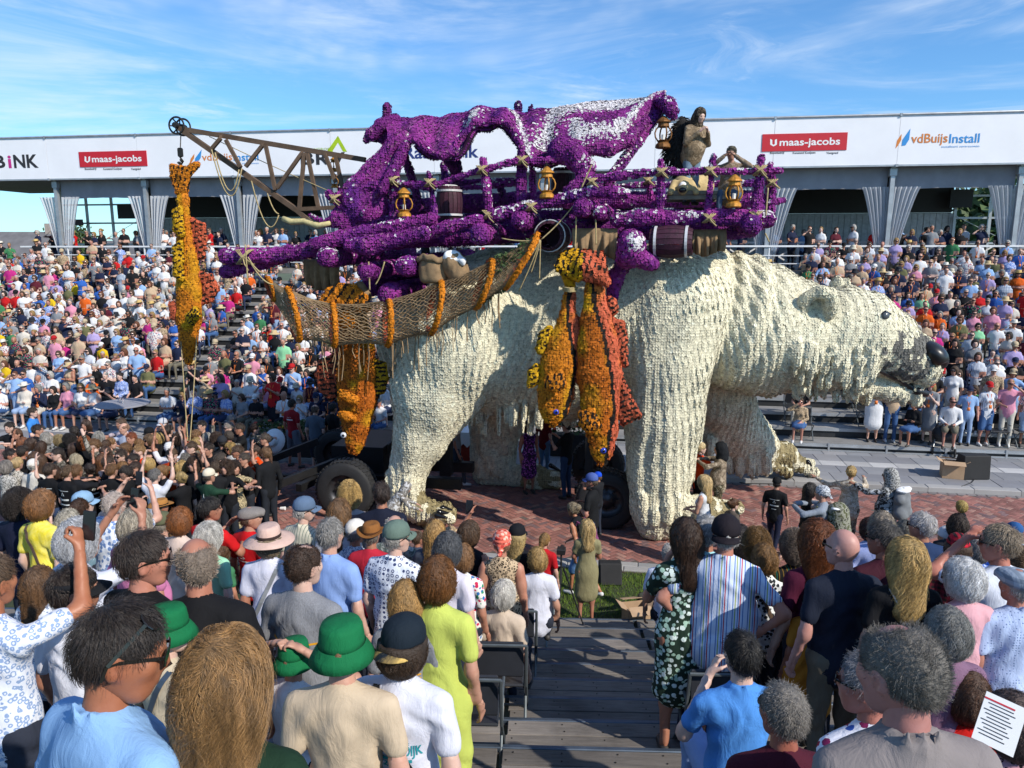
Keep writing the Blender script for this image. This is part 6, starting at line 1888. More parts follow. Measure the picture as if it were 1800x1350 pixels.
def strands(style, n, rad, seed, length=None, curl=None, step=None):
 H = hair_cap(style)
 if style not in CAPS: CAPS[style] = solid(H, .014, cap_warp)
 V, F = CAPS[style]
 r = np.random.default_rng(seed)
 N0 = mesh_normals(V, F)
 fine = length or {'short': .024, 'buzz': .010, 'balding': .03, 'ring': .022, 'bob': .16, 'long': .32, 'curly': .09, 'curlylong': .30, 'pony': .12, 'bun': .10, 'wave': .12}[style]
 curl = curl if curl is not None else {'curly': .010, 'curlylong': .015, 'wave': .008, 'long': .005, 'bob': .003}.get(style, .0012)
 cen = np.array([0, -.01, .0])
 ok = ((V - cen) * N0).sum(1) > 0
 id_ = r.choice(np.flatnonzero(ok), n)
 p = V[id_] + r.normal(0, .006, (n, 3))
 K = {'curly': 11, 'curlylong': 16, 'long': 12, 'bob': 9, 'wave': 10}.get(style, 7)
 st = fine / K * r.uniform(.6, 1.15, n)[:, None]
 whorl = np.array([.012, -.055, .125])
 pts = [p]
 co = np.stack([vnoise(p, 16, seed + q) - .5 for q in range(3)], 1) * {'long': .4, 'bob': .4, 'wave': .7, 'curlylong': .5, 'short': 1.2}.get(style, .8)
 jit = r.normal(0, .13 if style in ('long', 'bob', 'pony', 'bun', 'wave', 'curlylong') else .28, (n, 3)) + co; ph = r.uniform(0, 6.28, n); sr = r.uniform(.15, 1, (n, 1))
 if style in ('long', 'wave', 'curlylong', 'bob'): ph = 16 * vnoise(p * [1, 1, .4], 22, seed) + r.normal(0, .35, n)
 fly = np.where(r.random((n, 1)) < .05, r.uniform(.006, .03, (n, 1)), r.uniform(-.004, .006, (n, 1)))
 lift0 = {'short': .006, 'buzz': .006, 'curly': .018, 'curlylong': .016, 'wave': .012}.get(style, .005)
 for i in range(1, K):
  nn = normals(H, p, .006)
  fl = (p - whorl); fl /= np.linalg.norm(fl, axis=1)[:, None] + 1e-6
  side = np.sign(p[:, 0:1] + 1e-5) * np.array([[.35, .0, 0]])
  grav = np.array([[0, -.05, -1.0]])
  wg = np.clip((.06 - p[:, 2:3]) * 9, .12, 1.3)
  wav = np.sin(i * 1.5 + co[:, 0:1] * 14) * {'long': .45, 'wave': .6, 'curlylong': .7}.get(style, .1) * np.array([[.7, .2, 0]])
  d = fl + grav * wg + side * (p[:, 2:3] > .05) + wav + jit * (.6 if style != 'curly' else 1.0)
  d -= nn * (d * nn).sum(1)[:, None]
  d /= np.linalg.norm(d, axis=1)[:, None] + 1e-6
  out = .22 if style in ('short', 'buzz') else (.25 if style in ('curly',) else .05)
  p = p + st * (d + nn * out)
  s = field(H, p)[:, None]
  tgt = lift0 * sr * min(1, i / 2.0)
  if style not in ('short', 'buzz'): p = p - (s - tgt) * normals(H, p, .006) * .8
  if style in ('short', 'buzz', 'balding', 'ring'): p = np.where((np.abs(p[:, 0:1]) > .07) & (np.abs(p[:, 1:2] - .01) < .035) & (p[:, 2:3] < .03), pts[-1], p)
  q = p.copy()
  if curl > .002:
   a = ph + i * (2.1 if style == 'curly' else 1.0); t2 = np.cross(d, nn)
   q = q + (nn * np.cos(a)[:, None] * (1 if style == 'curly' else .25) + t2 * np.sin(a)[:, None]) * curl * min(1, i / 3)
  q = q + nn * (fly * (i / K) ** 2)
  pts.append(q)
 A = np.stack(pts, 1)
 rr = np.linspace(1, .35, K)[None] * rad * r.uniform(.7, 1.25, (n, 1))
 return A, rr
def hair_obj(A, rr, mat, parent, name='hair_strands'):
 n, K = A.shape[:2]
 hc = bpy.data.hair_curves.new(name)
 hc.add_curves([K] * n)
 hc.attributes['position'].data.foreach_set('vector', A.astype(np.float32).ravel())
 ra = hc.attributes.get('radius') or hc.attributes.new('radius', 'FLOAT', 'POINT')
 ra.data.foreach_set('value', rr.astype(np.float32).ravel())
 hc.materials.append(mat)
 return link(bpy.data.objects.new(name, hc), parent)
# a person seen close: body, garments, hair, hat as parts
def wrinkle(V, N, amp, seed):
 w = vnoise(V, 5, seed + 2) * 2.6
 f1 = np.sin((V[:, 2] * .55 + V[:, 0] * .9 * np.sign(V[:, 0])) * 52 + w * 5) * vnoise(V, 4, seed + 5)
 return V + N * (amp * .55 * (vnoise(V * [1, 1, .5], 8, seed) - .5) + amp * .42 * f1)[:, None] * np.clip((np.percentile(V[:, 2], 99) - .03 - V[:, 2:3]) / .1, .0, 1)
PEOPLE = []
def person(loc, h, yaw, label, group=None, sex='m', legs='stand', arms='down,down', top='plain:#222222', bot='trousers', botc='plain:#2a2f3c', sleeve='short', hair='short:#3a2a20', hat=None, skin=None, girth=1.0, lean=0, hy=0, hp=0, tilt=0, gl=None, shoes='d', dist=5.0, hold=None, seed=None, collar=False, hands='relax', dz=0.0, print_=None, strap=None):
 seed = seed if seed is not None else len(PEOPLE) + 1
 rs = np.random.default_rng(seed)
 s = h / 1.75
 e = empty('person', loc, yaw, label, 'person', group)
 e.scale = (s, s, s)
 PEOPLE.append(e)
 P, Mh, hd, neck = figure(sex, legs, arms, sleeve, bot, girth, lean, hy, hp, tilt)
 sk = skin_mat(skin or SKINS[int(rs.integers(0, 4))])
 vb = .022 if dist < 4 else (.03 if dist < 8 else .038); HF = HEAD_FINE if dist < 7 else HEAD_MID
 lean_body = []
 for p in P:
  q = xform([p], np.eye(4))[0]
  if p.zone in (TOP, BOT):
   if q.kind == 'rc': q.ra = max(q.ra - .014, .02); q.rb = max(q.rb - .014, .02)
   else: q.Mi = q.Mi * 1.12; q.M = q.M / 1.12
  lean_body.append(q)
 bv, bf = solid([p for p in lean_body if p.zone != SHOE], vb)
 zz_ = zones_of([p for p in P if p.zone != SHOE], bv, bf)[1]
 bv = bv - mesh_normals(bv, bf) * (.016 * ((zz_ == TOP) | (zz_ == BOT)))[:, None]
 VV, FF, n0 = [bv], [bf], len(bv)
 hv = xf(HF[0], Mh); VV.append(hv); FF.append(HF[1] + n0); n0 += len(hv)
 hk = hands.split(',') * 2
 for i, (W_, d, sd_) in enumerate(hd):
  Hm = (HANDS if dist < 6 else HANDS_MID)[hk[i]]
  inward = np.array([-sd_, .15, 0]) if abs(d[2]) > .5 else np.array([0, 0, -1.0])
  y_ = Vector(inward); z_ = Vector(d).normalized(); y_ = (y_ - z_ * y_.dot(z_)).normalized(); x_ = y_.cross(z_)
  M3 = Matrix((x_, y_, z_)).transposed()
  v = Hm[0].copy()
  if sd_ > 0 and not abs(d[2]) > .5 or (sd_ < 0 and abs(d[2]) > .5): v = v * [-1, 1, 1]; f_ = Hm[1][:, ::-1]
  else: f_ = Hm[1]
  v = v @ np.array(M3).T + W_ + d * .012
  VV.append(v); FF.append(f_ + n0); n0 += len(v)
 obj_from('body', np.concatenate(VV), np.concatenate(FF), sk, e)
 for zone, nm, spec in ((TOP, 'dress' if bot == 'dress' else 'shirt', top), (BOT, {'shorts': 'shorts', 'skirt': 'skirt', 'longskirt': 'skirt'}.get(bot, 'trousers'), botc)):
  zp = [p for p in P if p.zone == zone]
  if not zp: continue
  if zone == TOP and collar:
   for a in np.linspace(.6, 2 * math.pi - .6, 9):
    c0 = np.array(neck) + [math.sin(a) * .068, math.cos(a) * .062 - .014, -.052 - .022 * math.cos(a)]
    zp.append(rc(c0, c0 + [math.sin(a) * -.004, 0, .036], .013, .009, .010, TOP))
  v, f = solid(zp, (.019 if dist < 4 else (.024 if dist < 8 else .034)) if zone == TOP else (.03 if dist < 8 else .038))
  n = mesh_normals(v, f)
  v = wrinkle(v, n, .027 if dist < 9 else .014, seed)
  g_ = obj_from(nm, v, f, cloth_mat(spec), e)
  if zone == TOP and print_: print_(e, g_, v, f)
  if zone == TOP and strap:
   tree_ = BVHTree.FromPolygons([tuple(q) for q in v], [tuple(q) for q in f])
   sg = strap[1]; row = []
   for t in np.linspace(0, 1, 16):
    x = sg * (-.10 + .24 * t); z = neck[2] - .06 - .50 * t
    hit = tree_.ray_cast(Vector((x, -1, z)), Vector((0, 1, 0)))[0]
    if hit: row.append(Vector((x, hit.y - .008, z)))
   if len(row) > 3:
    b = MB(); w_ = .016
    Vs = []
    for q in row: Vs += [q + Vector((-w_, .0, -.004 * sg)), q + Vector((w_, .0, .004 * sg)), q + Vector((w_, .006, .0)), q + Vector((-w_, .006, 0))]
    Fs = []
    for i in range(len(row) - 1):
     for j in range(4): Fs.append((i * 4 + j, i * 4 + (j + 1) % 4, i * 4 + 4 + (j + 1) % 4, i * 4 + 4 + j))
    b.add([tuple(q) for q in Vs], Fs); b.build('bag_strap', strap[0], e)
 zp = [p for p in P if p.zone == SHOE]
 for i, p in enumerate(zp):
  v, f = solid([p], .022); v[:, 2] = np.maximum(v[:, 2], .004); obj_from('shoe', v, f, m_shoe_w if shoes == 'w' else m_shoe_d, e)
 hs, hcx = hair.split(':')[:2]
 if hs != 'bald':
  closed = hat and (hat if isinstance(hat, str) else hat[0]) not in ('visor',)
  hk0 = (hs + '_h' if closed else hs) + ('_m' if dist > 8 else '')
  if hk0 not in CAPS: CAPS[hk0] = solid(hair_cap(hk0.replace('_m', '')), .023 if dist > 8 else .014, cap_warp)
  cv, cf = CAPS[hk0]
  sc = .985
  ho = obj_from('hair', xf(cv * sc, Mh), cf, hairbase_mat(hcx), e)
  nst = int(np.clip(22000 / max(dist, 1.0) ** 1.1, 900, 18000) * {'buzz': 1.5, 'curly': 1.3, 'curlylong': 1.5, 'long': 1.3}.get(hs, 1))
  if closed: nst = int(nst * .7)
  A, rr = strands(hs, nst, (.00024) * max(dist, 1.1) ** .92, seed, curl=(float(hair.split(':')[2]) if len(hair.split(':')) > 2 else None))
  if closed:
   low = A[:, :, 2].max(1) < .004
   A, rr = A[low], rr[low]
  if len(A): hair_obj(A.reshape(-1, 3).dot(np.array(Mh)[:3, :3].T).reshape(A.shape) + np.array(Mh)[:3, 3], rr, hair_mat(hcx), ho)
 if hat:
  hk_, hspec = hat if isinstance(hat, tuple) else (hat, 'plain:#1a1c22')
  sp = hspec.split('|'); main = None
  for i, (pn, v, f) in enumerate(hat_arrays(hk_, 28)):
   v = np.asarray(v); v = v * 1.045
   m_ = cloth_mat(sp[1] if (pn in ('band', 'brim') and len(sp) > 1 and (pn == 'band' or len(sp) > 2)) else sp[0])
   o = obj_from({'flatcap': 'flat_cap', 'cap': 'cap', 'capback': 'cap', 'bucket': 'bucket_hat', 'hood': 'hood', 'bandana': 'bandana', 'beanie': 'beanie', 'visor': 'visor'}.get(hk_, 'hat') if i == 0 else ('hat_' + pn), xf(v, Mh), f, m_, main or e)
   main = main or o
 if gl: obj_from('sunglasses' if gl != 'clear' else 'glasses', xf(GLV, Mh), GLF, m_shade if gl != 'clear' else m_iron, e, smooth=False)
 if gl == 'top': pass
 if abs(math.degrees(yaw) + hy) > 45 and gl != 'dark':
  for sd_ in (-1, 1):
   ev = MB(); ev.lathe([(.001, -.009), (.007, -.006), (.0095, 0), (.007, .006), (.001, .009)], 8, (sd_ * .031, .086, .008))
   V_, F_, _ = ev.arrays(); obj_from('eye', xf(V_, Mh), F_, m_pup, e)
 return e, Mh, hd
def floor_h(x, y):
 d = -x * math.sin(DROT) + y * math.cos(DROT)
 if d < D0 + .05: return floor_at(x, y)
 if y < 12.35: return .02
 if y < ROAD1: return 0.0
 return .105
def place(px, py, hh, hat=None):
 """head top at this pixel, head height in pixels of the photograph -> world point of the head top"""
 dpt = .235 * (1.08 if hat else 1.0) * F_PX / hh
 X, D, Z = ray(px, py)
 p = Vector((0, 0, EYE)) + Vector((X, D, Z)) * dpt
 return p, dpt
def NP(px, py, hh, yaw, label, legs='stand', hat=None, floor=None, hmin=1.35, hmax=2.02, tall=None, **kw):
 p, dpt = place(px, py, hh, hat)
 if tall:
  z0 = 0.0
  for _ in range(3):
   p = onz(px, py, z0 + tall + (.03 if hat else 0)); z0 = (floor if floor is not None else floor_h(p.x, p.y))
  dpt = depth(p)
 fl = floor_h(p.x, p.y) if floor is None else floor
 ht = p.z - fl - (.03 if hat else .0)
 if legs == 'sit':
  sit_h = 1.32; s = 1.0
  z = p.z - sit_h * s; h = 1.75 * s
 else:
  h = min(max(ht, hmin), hmax); z = p.z - h - (.03 if hat else 0)
  if abs(z - fl) < .06: z = fl
 res = person((p.x, p.y, z), h, R(yaw), label, legs=legs, hat=hat, dist=dpt, **kw)
 if 'phone' in kw.get('arms', '') and dpt < 14:
  hd = res[2]; c_ = (Vector(hd[0][0]) + Vector(hd[1][0])) / 2 if kw['arms'].split(',')[0][:5] == 'phone' and kw['arms'].split(',')[-1][:5] == 'phone' else Vector(hd[0 if kw['arms'].startswith('phone') else 1][0])
  Mw = Matrix.LocRotScale(Vector((p.x, p.y, z)), Euler((0, 0, R(yaw))), Vector((h / 1.75,) * 3))
  b = MB(); b.box((0, 0, 0), (.075, .009, .15), bev=.004); o = b.build('mobile_phone', m_phone); o.location = Mw @ (c_ + Vector((0, .07, .10))); o.rotation_euler = (R(-12), 0, R(yaw))
  tag(o, 'dark phone held up by the ' + ' '.join(label.split()[:9]), 'phone')
 return res
def fabric_print(lines, col, z=1.25, width=.26, gap=.035, x=0.0, mark=None):
 """lettering printed on the back of a shirt, laid on the cloth"""
 def fn(e, g_, v, f):
  tree_ = BVHTree.FromPolygons([tuple(q) for q in v], [tuple(q) for q in f])
  zz = z
  mat = cloth_mat('plain:' + col)
  for ln in lines:
   s, wd, hgt = (ln if isinstance(ln, tuple) else (ln, width, gap * .7))
   if s == '#':
    b_ = MB(); b_.box((0, 0, 0), (wd, .001, hgt)); tv = np.array([(-wd / 2, 0, 0), (wd / 2, 0, 0), (wd / 2, hgt, 0), (-wd / 2, hgt, 0)]); n_ = 10
    tv = np.array([(-wd / 2 + wd * i / n_, y_, 0) for i in range(n_ + 1) for y_ in (0, hgt)]); tf = [(2 * i, 2 * i + 2, 2 * i + 3, 2 * i + 1) for i in range(n_)]
   elif s == '^':
    tv = np.array([(-wd / 2, 0, 0), (wd / 2, 0, 0), (0, hgt, 0), (-wd * .3, hgt * .14, 0), (wd * .3, hgt * .14, 0), (0, hgt * .72, 0)]); tf = [(0, 1, 4, 3), (1, 2, 5, 4), (2, 0, 3, 5)]
   else:
    tv, tf = text_mesh(s, 1.0, offset=.012); w0 = tv[:, 0].max() - tv[:, 0].min(); tv = tv - [tv[:, 0].min() + w0 / 2, 0, 0]; tv = tv * [wd / w0, hgt / .72, 1]
   out = []; okv = True
   for q in tv:
    hit = tree_.ray_cast(Vector((x - q[0] * -1, -1.5, zz + q[1])), Vector((0, 1, 0)))[0]
    if hit is None: okv = False; break
    out.append((hit.x, hit.y - .005, hit.z))
   zz -= gap
   if okv: obj_from('shirt_print', np.array(out), tf, mat, e, smooth=False)
 return fn
# SPECTATORS ON THE NEAR STAND (placed by the size of their heads)
GN = 'spectators on the near timber stand'
def near(*a, **k):
 a = list(a); a[2] *= .9; yw = a[3]
 if abs(yw) > 14 and 'hy' not in k: a[3] = yw * .35; k['hy'] = yw * .65
 return NP(*a, group=GN, **k)
KZ = [('Klein Zundertse', .27, .034), ('Heikant 2023', .23, .03), ('#', .25, .006), ('#', .2, .014), ('#', .17, .014), ('#', .2, .012), ('LAXAJON', .2, .022), ('REACT', .16, .03), ('#', .18, .016)]
MS = [('MAUSER', .17, .028), ('#', .2, .02), ('#', .16, .012), ('#', .2, .006), ('Esri', .14, .04), ('#', .2, .03)]
e, Mh, _ = NP(172, 1078, 156, -22, 'man in pale blue denim shirt with dark swept hair and sunglasses pushed up', group=GN, hy=-38, hair='short:#2a211c', top='plain:#86aedb', collar=True, gl='dark', skin='#b06a48', hp=12, tilt=-6, girth=1.15)
obj_from('spare_sunglasses', xf(GLV * 1.16 + [0, -.01, .01], Mh @ Euler((R(52), 0, 0)).to_matrix().to_4x4()), GLF, m_shade, e, smooth=False)
near(385, 1138, 172, 4, 'woman with long wavy honey blonde hair tied loosely, dark green top', sex='f', hair='curlylong:#8a6840', top='plain:#16301f')
near(10, 1100, 92, -20, 'person under a woven straw hat with black pompom band at the frame edge', sex='f', hair='bob:#6a4a30', hat=('straw', 'bands:#c9a055:#b58a42|dots:#d8b070:#101010'), top='plain:#9fc0e6')
near(118, 992, 98, -52, 'boy with dark hair, black sun visor and plain white tee', hair='short:#2b201a', hat=('visor', 'plain:#15171c'), top='plain:#dfe0ea')
near(240, 922, 92, -58, 'man with short dark hair and sunglasses in black club tee with yellow print', hair='short:#352a24', top='plain:#101014', gl='dark', skin='#c98266', girth=1.15, print_=fabric_print(KZ, '#d9cf8a'))
near(343, 952, 92, 38, 'bald man with sunglasses in black club tee with yellow print', hair='ring:#8a7a6c', top='plain:#101014', gl='dark', skin='#c07a5c', girth=1.2, print_=fabric_print(KZ, '#d9cf8a'))
near(283, 1062, 108, -50, 'boy in green bucket hat and sand tee crossed by a grey strap', hair='short:#6a4c34', hat=('bucket', 'plain:#0f6b3f'), top='plain:#c6b69c', strap=(m_nosing, -1), print_=fabric_print(MS, '#15161a', z=1.12))
near(597, 1088, 122, 6, 'youth in large green bucket hat and sand tee printed with sponsor names', hair='short:#7a5a3c', hat=('bucket', 'plain:#0f6b3f'), top='plain:#c6b39a', skin='#dca184', print_=fabric_print(MS, '#15161a', z=1.10, x=.02))
near(512, 1122, 96, -12, 'child in green bucket hat with both hands clasped on top, white tee', hair='short:#6a4c34', hat=('bucket', 'plain:#0f6b3f'), top='plain:#dcdde4', arms='head,head', hands='grip', hmin=1.3)
near(705, 1082, 118, -22, 'teenager in black galaxy cap and white printed tee with black sling bag', hair='wave:#3a2a1c', hat=('capback', 'plain:#14202b|tie:#14202b:#c8a860|x'), top='plain:#dadbe8', strap=(m_black, 1), print_=fabric_print([('*  *  *', .14, .03), ('PLUGGENDIJK', .24, .05), ('#', .16, .016), ('2000', .12, .03)], '#2a9aa4', z=1.22))
near(712, 1030, 78, 16, 'woman with straight blonde bob in grey tee with yellow print', sex='f', hair='bob:#a88452', top='melange:#8d8f95', gl='dark', print_=fabric_print([('#', .2, .01), ('#', .2, .02), ('#', .16, .014)], '#e0a020', z=1.2))
near(767, 988, 78, -4, 'woman with short auburn hair in a lime yellow dress', sex='f', hair='bob:#6b4522', top='plain:#bfcb62', bot='dress', skin='#c98e70')
near(528, 963, 82, -24, 'man with thinning brown hair in grey tee with yellow logos', hair='balding:#3d2a1e', top='melange:#8a8c92', girth=1.15, print_=fabric_print([('#', .3, .012), ('^', .1, .09), ('#', .2, .02)], '#e0a020', z=1.24))
near(577, 917, 58, -10, 'grey haired man in a plain light blue polo with a shadow on his back', hair='short:#8b8884', top='plain:#86a4dd', collar=True, girth=1.2)
near(693, 915, 62, -42, 'man in sage green cap and white shirt printed with blue rings', hair='short:#9a9690', hat=('cap', 'plain:#62756b'), top='rings:#dbe2ee:#3a4670', collar=True, gl='dark', girth=1.2)
near(651, 918, 50, 0, 'person in brown felt hat with red scarf and red shirt', hair='short:#777069', hat=('fedora', 'plain:#8a5a2c|plain:#4a2c14'), top='plain:#b8263a')
near(622, 913, 48, -20, 'man in white cap and shirt with fine blue pattern', hair='short:#8a8780', hat=('cap', 'plain:#d8d4cc'), top='leopard:#cfd6e4:#5a6a92', collar=True)
near(545, 936, 46, 10, 'person in navy blue sun hat beside the light blue polo', sex='f', hair='bob:#6b6058', hat=('sunhat', 'plain:#22304f'), top='plain:#20304e')
near(470, 922, 58, 8, 'woman in wide pale pink hat, white tee and patterned bag strap', sex='f', hair='bob:#8c7a60', hat=('sunhat', 'plain:#d2b3a6|plain:#3a2c28'), top='plain:#d5d8ec', strap=(m_alu, -1), girth=1.15)
near(531, 873, 46, -52, 'older man in grey blue cap and cream striped shirt', hair='short:#b7b2ac', hat=('cap', 'plain:#5a6f8a'), top='stripes:#c9c4b0:#5c6f66', collar=True, gl='dark')
near(436, 888, 44, -60, 'bearded man in grey flat cap and red tee with white print', hair='short:#5a4234', hat=('flatcap', 'melange:#8a8480'), top='plain:#c4141c', print_=fabric_print([('S', .08, .06), ('#', .16, .014)], '#e8e8e8', z=1.24))
near(438, 917, 40, 12, 'woman in dark navy brimmed hat and white spotted blouse', sex='f', hair='bob:#5a4c42', hat=('sunhat', 'plain:#1d2a48'), top='leopard:#dcdcd0:#2a3028')
near(594, 878, 44, -6, 'girl with long brown hair in a pale top near the tyre', sex='f', hair='long:#6b4f33', top='plain:#c9ccd6')
near(613, 853, 38, 22, 'curly blond boy in grey tee facing the truck tyre', hair='curly:#a88a54', top='plain:#a79fa2', hmin=1.1)
near(670, 851, 40, 30, 'boy with dark hair in navy tee stretching out his left arm', hair='short:#33261f', top='plain:#141a2e', arms='out,down', hands='flat', hmin=1.1)
near(692, 908, 44, -8, 'nearly bald grey man just behind the sage green cap', hair='ring:#a9a49e', top='camo:#8f9790:#5d6a64:#b8bcb6', skin='#d09a80')
near(763, 920, 46, -18, 'woman with long straight blonde hair on the front step', sex='f', hair='long:#a07e4c', top='plain:#47505e')
near(733, 936, 34, -30, 'small child with short brown hair between two women', hair='short:#54402f', top='plain:#3a4254', hmin=.95)
near(791, 931, 42, 0, 'woman with short ash blonde hair in pink and white top', sex='f', hair='bob:#b59d7c', top='floral:#dcdfe8:#d24a7a:#5aa06a')
near(785, 943, 58, -14, 'woman with short dark grey hair in a white blouse', sex='f', hair='wave:#4a4c50', top='plain:#d8d3e2')
near(812, 962, 52, -8, 'woman in colourful floral blouse with brown leather bag strap', sex='f', hair='bob:#7c5b3c', top='floral:#e2dfd8:#c82a55:#2e8a62:#2a6fb0', strap=(m_timber, -1), girth=1.2)
near(823, 921, 46, -20, 'brunette in black strap top raising a hand with a lime wristband', sex='f', hair='wave:#4f3a28', top='plain:#15141a', sleeve='none', arms='phoneup,down', hands='flat', skin='#b87456')
near(882, 930, 52, 2, 'woman in coral patterned headscarf and leopard print sleeveless blouse', sex='f', hair='short:#8a6a50', hat=('bandana', 'floral:#d96a58:#f0b8a4:#b83a34'), top='leopard:#c2ab8c:#241c18', sleeve='none', girth=1.3, skin='#c98668')
near(908, 921, 44, -20, 'blonde in black baseball cap and black top', sex='f', hair='long:#b39a66', hat=('cap', 'plain:#121319'), top='plain:#14161f')
near(957, 940, 34, -25, 'girl with ponytail in red polo with yellow collar', sex='f', hair='pony:#8f6f44', top='plain:#b4141e', hmin=1.1)
near(945, 967, 42, 20, 'girl with chin length blonde hair in a white puffed blouse', sex='f', hair='bob:#a88a58', top='plain:#d9dcec', legs='sit')
near(856, 1038, 46, -35, 'old man in olive camouflage cap seated on the aisle', hair='short:#b8b3ab', hat=('cap', 'camo:#4d5340:#343a2e:#6a6a52'), top='check:#8f9cb8:#28324a', legs='sit')
near(884, 1026, 50, -20, 'seated woman with short white hair in a beige blouse', sex='f', hair='wave:#c9c4bc', top='plain:#cdbba8', legs='sit')
near(65, 860, 46, -28, 'brown haired woman in bright yellow tee with brown strap', sex='f', hair='bob:#7a5330', top='tie:#e0cc28:#efe27a', strap=(m_timber, 1))
near(130, 920, 68, -40, 'woman with thick silver grey bob and dark ring earring', sex='f', hair='wave:#a7a8ac', top='plain:#d8dcec', arms='phoneup,phoneup')
near(233, 898, 54, -14, 'man with tousled silver blond hair in a pink shirt', hair='wave:#9c9282', top='plain:#c87aa4', girth=1.25)
near(282, 900, 44, -12, 'man in faded olive cap and white patterned shirt', hair='short:#8a8378', hat=('cap', 'plain:#5c5f48'), top='leopard:#d6dae2:#93a0b8', collar=True)
near(280, 876, 32, -30, 'person in tan straw hat behind the olive cap', hair='short:#6a5a48', hat=('straw', 'plain:#a8753c|plain:#1c1712'), top='plain:#8a6b4a')
near(313, 897, 44, -8, 'woman with shoulder length copper hair in a cream top', sex='f', hair='bob:#7e4c26', top='plain:#d9c3b6')
near(363, 926, 48, -18, 'woman with fluffy white hair in a mint green top', sex='f', hair='curly:#b9b6b0:.004', top='plain:#9fd8b4')
near(386, 957, 42, -35, 'woman with short brown hair and tinted glasses behind the bald man', sex='f', hair='wave:#573d28', top='plain:#3f7a55', gl='dark')
near(197, 869, 44, 4, 'stout man with close cropped silver hair in blue leaf print shirt', hair='buzz:#b9aaa0', top='floral:#dfe4ee:#6a86b8:#8aa0c8', girth=1.3, arms='phoneup,phoneup')
near(115, 900, 40, -10, 'woman with grey blond bob left of the curly blonde', sex='f', hair='bob:#9c978c', top='plain:#b8bcc8')
near(141, 896, 34, -20, 'woman with short curly blond hair beside the silver bob', sex='f', hair='curly:#8d7248', top='plain:#d0c8b4')
near(140, 857, 40, -38, 'man in pale blue washed cap and pale striped shirt', hair='short:#a9a49c', hat=('cap', 'plain:#86a9c8'), top='stripes:#c9d4da:#5a6a74')
near(137, 880, 38, 10, 'woman with dark brown hair pinned up by the pale blue cap', sex='f', hair='bun:#3d281c', top='plain:#6f8ea0')
near(27, 866, 44, -10, 'man with dark curly hair in a navy shirt at the edge of the frame', hair='curly:#241c18:.006', top='plain:#161c34')
near(28, 903, 44, 24, 'man in navy blue cap with long peak filming with a phone', hair='short:#4a4038', hat=('cap', 'plain:#252f58'), top='plain:#1b2140', arms='phoneup,phoneup', hands='grip')
near(-30, 985, 100, -6, 'person in white leaf print shirt raising a bare right arm beside the frame', top='leopard:#d9dde8:#8aa0c4', arms='down,phoneup', hands='grip', skin='#b9704c', hair='short:#53402f')
near(62, 1003, 70, -10, 'woman with straight brown hair and gold hair clip near the raised arm', sex='f', hair='long:#5d432c', top='leopard:#d8dde6:#7a8aa8')
near(365, 877, 42, -48, 'dark bearded young man in plain red tee holding a phone', hair='short:#1c1715', top='plain:#c8141a', arms='phone,phone', skin='#b97a5c')
near(1278, 903, 66, -8, 'heavy grey haired man in black cap and colourful striped shirt', hair='short:#b3b0ac', hat=('capback', 'plain:#1b151c|plain:#1b151c'), top='stripes:#ccd8ee:#3f6fb5:#b52a38:#9aa860', bot='shorts', botc='check:#dfe4ea:#2a3040', collar=True, girth=1.5, skin='#c98266', arms='hip,hip')
near(1243, 912, 58, -6, 'grey haired man in aqua shirt and dark jeans with glasses pushed up', hair='short:#a8a6a4', top='plain:#9fd6e0', collar=True, botc='plain:#1c2540', girth=1.1)
near(1208, 918, 60, 30, 'woman with long dark brown hair in a green daisy print dress', sex='f', hair='long:#3a281c', top='floral:#23352a:#d8e6e0:#a8c8b4', bot='dress', arms='chin,down', skin='#b87658')
near(1178, 957, 42, -30, 'white haired old man in white shirt seated at the end of the front row', hair='balding:#b9b4ae', top='plain:#d6dcf0', legs='sit', botc='plain:#161b2c')
near(1150, 1010, 30, 20, 'boy in dark shorts sitting low on the edge of the steps', hair='short:#4a3626', top='plain:#4d5044', legs='sit', bot='shorts', botc='plain:#131316', dz=-.1)
near(1346, 962, 56, 18, 'woman with layered golden brown hair in black and white floral blouse', sex='f', hair='wave:#7a5a34', top='floral:#e0e4e6:#161a1e:#2a2f34', strap=(m_timber, 1), skin='#c4826a')
near(1332, 936, 52, 8, 'woman with springy bronze curls behind the floral blouse', sex='f', hair='curly:#6d5028', top='plain:#2a2c30')
near(1303, 931, 48, 14, 'woman with long dark wavy hair between the striped man and the curls', sex='f', hair='curlylong:#2b2422', top='plain:#1c1d22')
near(1402, 940, 56, 34, 'woman with grey brown curls clasping her hands, dark top with gold trim', sex='f', hair='curly:#6e5f52', top='stripes:#1d1c1c:#8a6a2c:#1f6a58', gl='dark', arms='chin,chin')
near(1441, 925, 62, 14, 'woman with big copper curls in a burgundy tee', sex='f', hair='curlylong:#6b3a18', top='plain:#4e1230')
near(1489, 934, 68, 42, 'tall bald man in dark navy polo with clenched fist and olive trousers', hair='bald:#000000', top='plain:#1b2233', botc='plain:#6e6556', collar=True, gl='dark', skin='#cf8f7a', hands='fist', girth=1.1)
near(1598, 957, 72, 4, 'woman with loose long blonde curls in black dress with gold chain strap', sex='f', hair='curlylong:#b3945c', top='plain:#121216', bot='dress', strap=(m_hoopw, 1))
near(1560, 922, 60, 48, 'man with short greying hair and sunglasses in maroon tee', hair='short:#4c4844', top='plain:#401626', gl='dark', skin='#c27e62', girth=1.1, print_=fabric_print([('O', .1, .09)], '#d0c0b0', z=1.2))
near(1626, 905, 46, 44, 'man with neat white hair and sunglasses in a navy tee', hair='short:#b4afac', top='plain:#1e3358', gl='dark', girth=1.2)
near(1594, 921, 44, 10, 'woman with wavy iron grey hair between maroon tee and navy tee', sex='f', hair='wave:#6a6a66', top='plain:#cfd4e2')
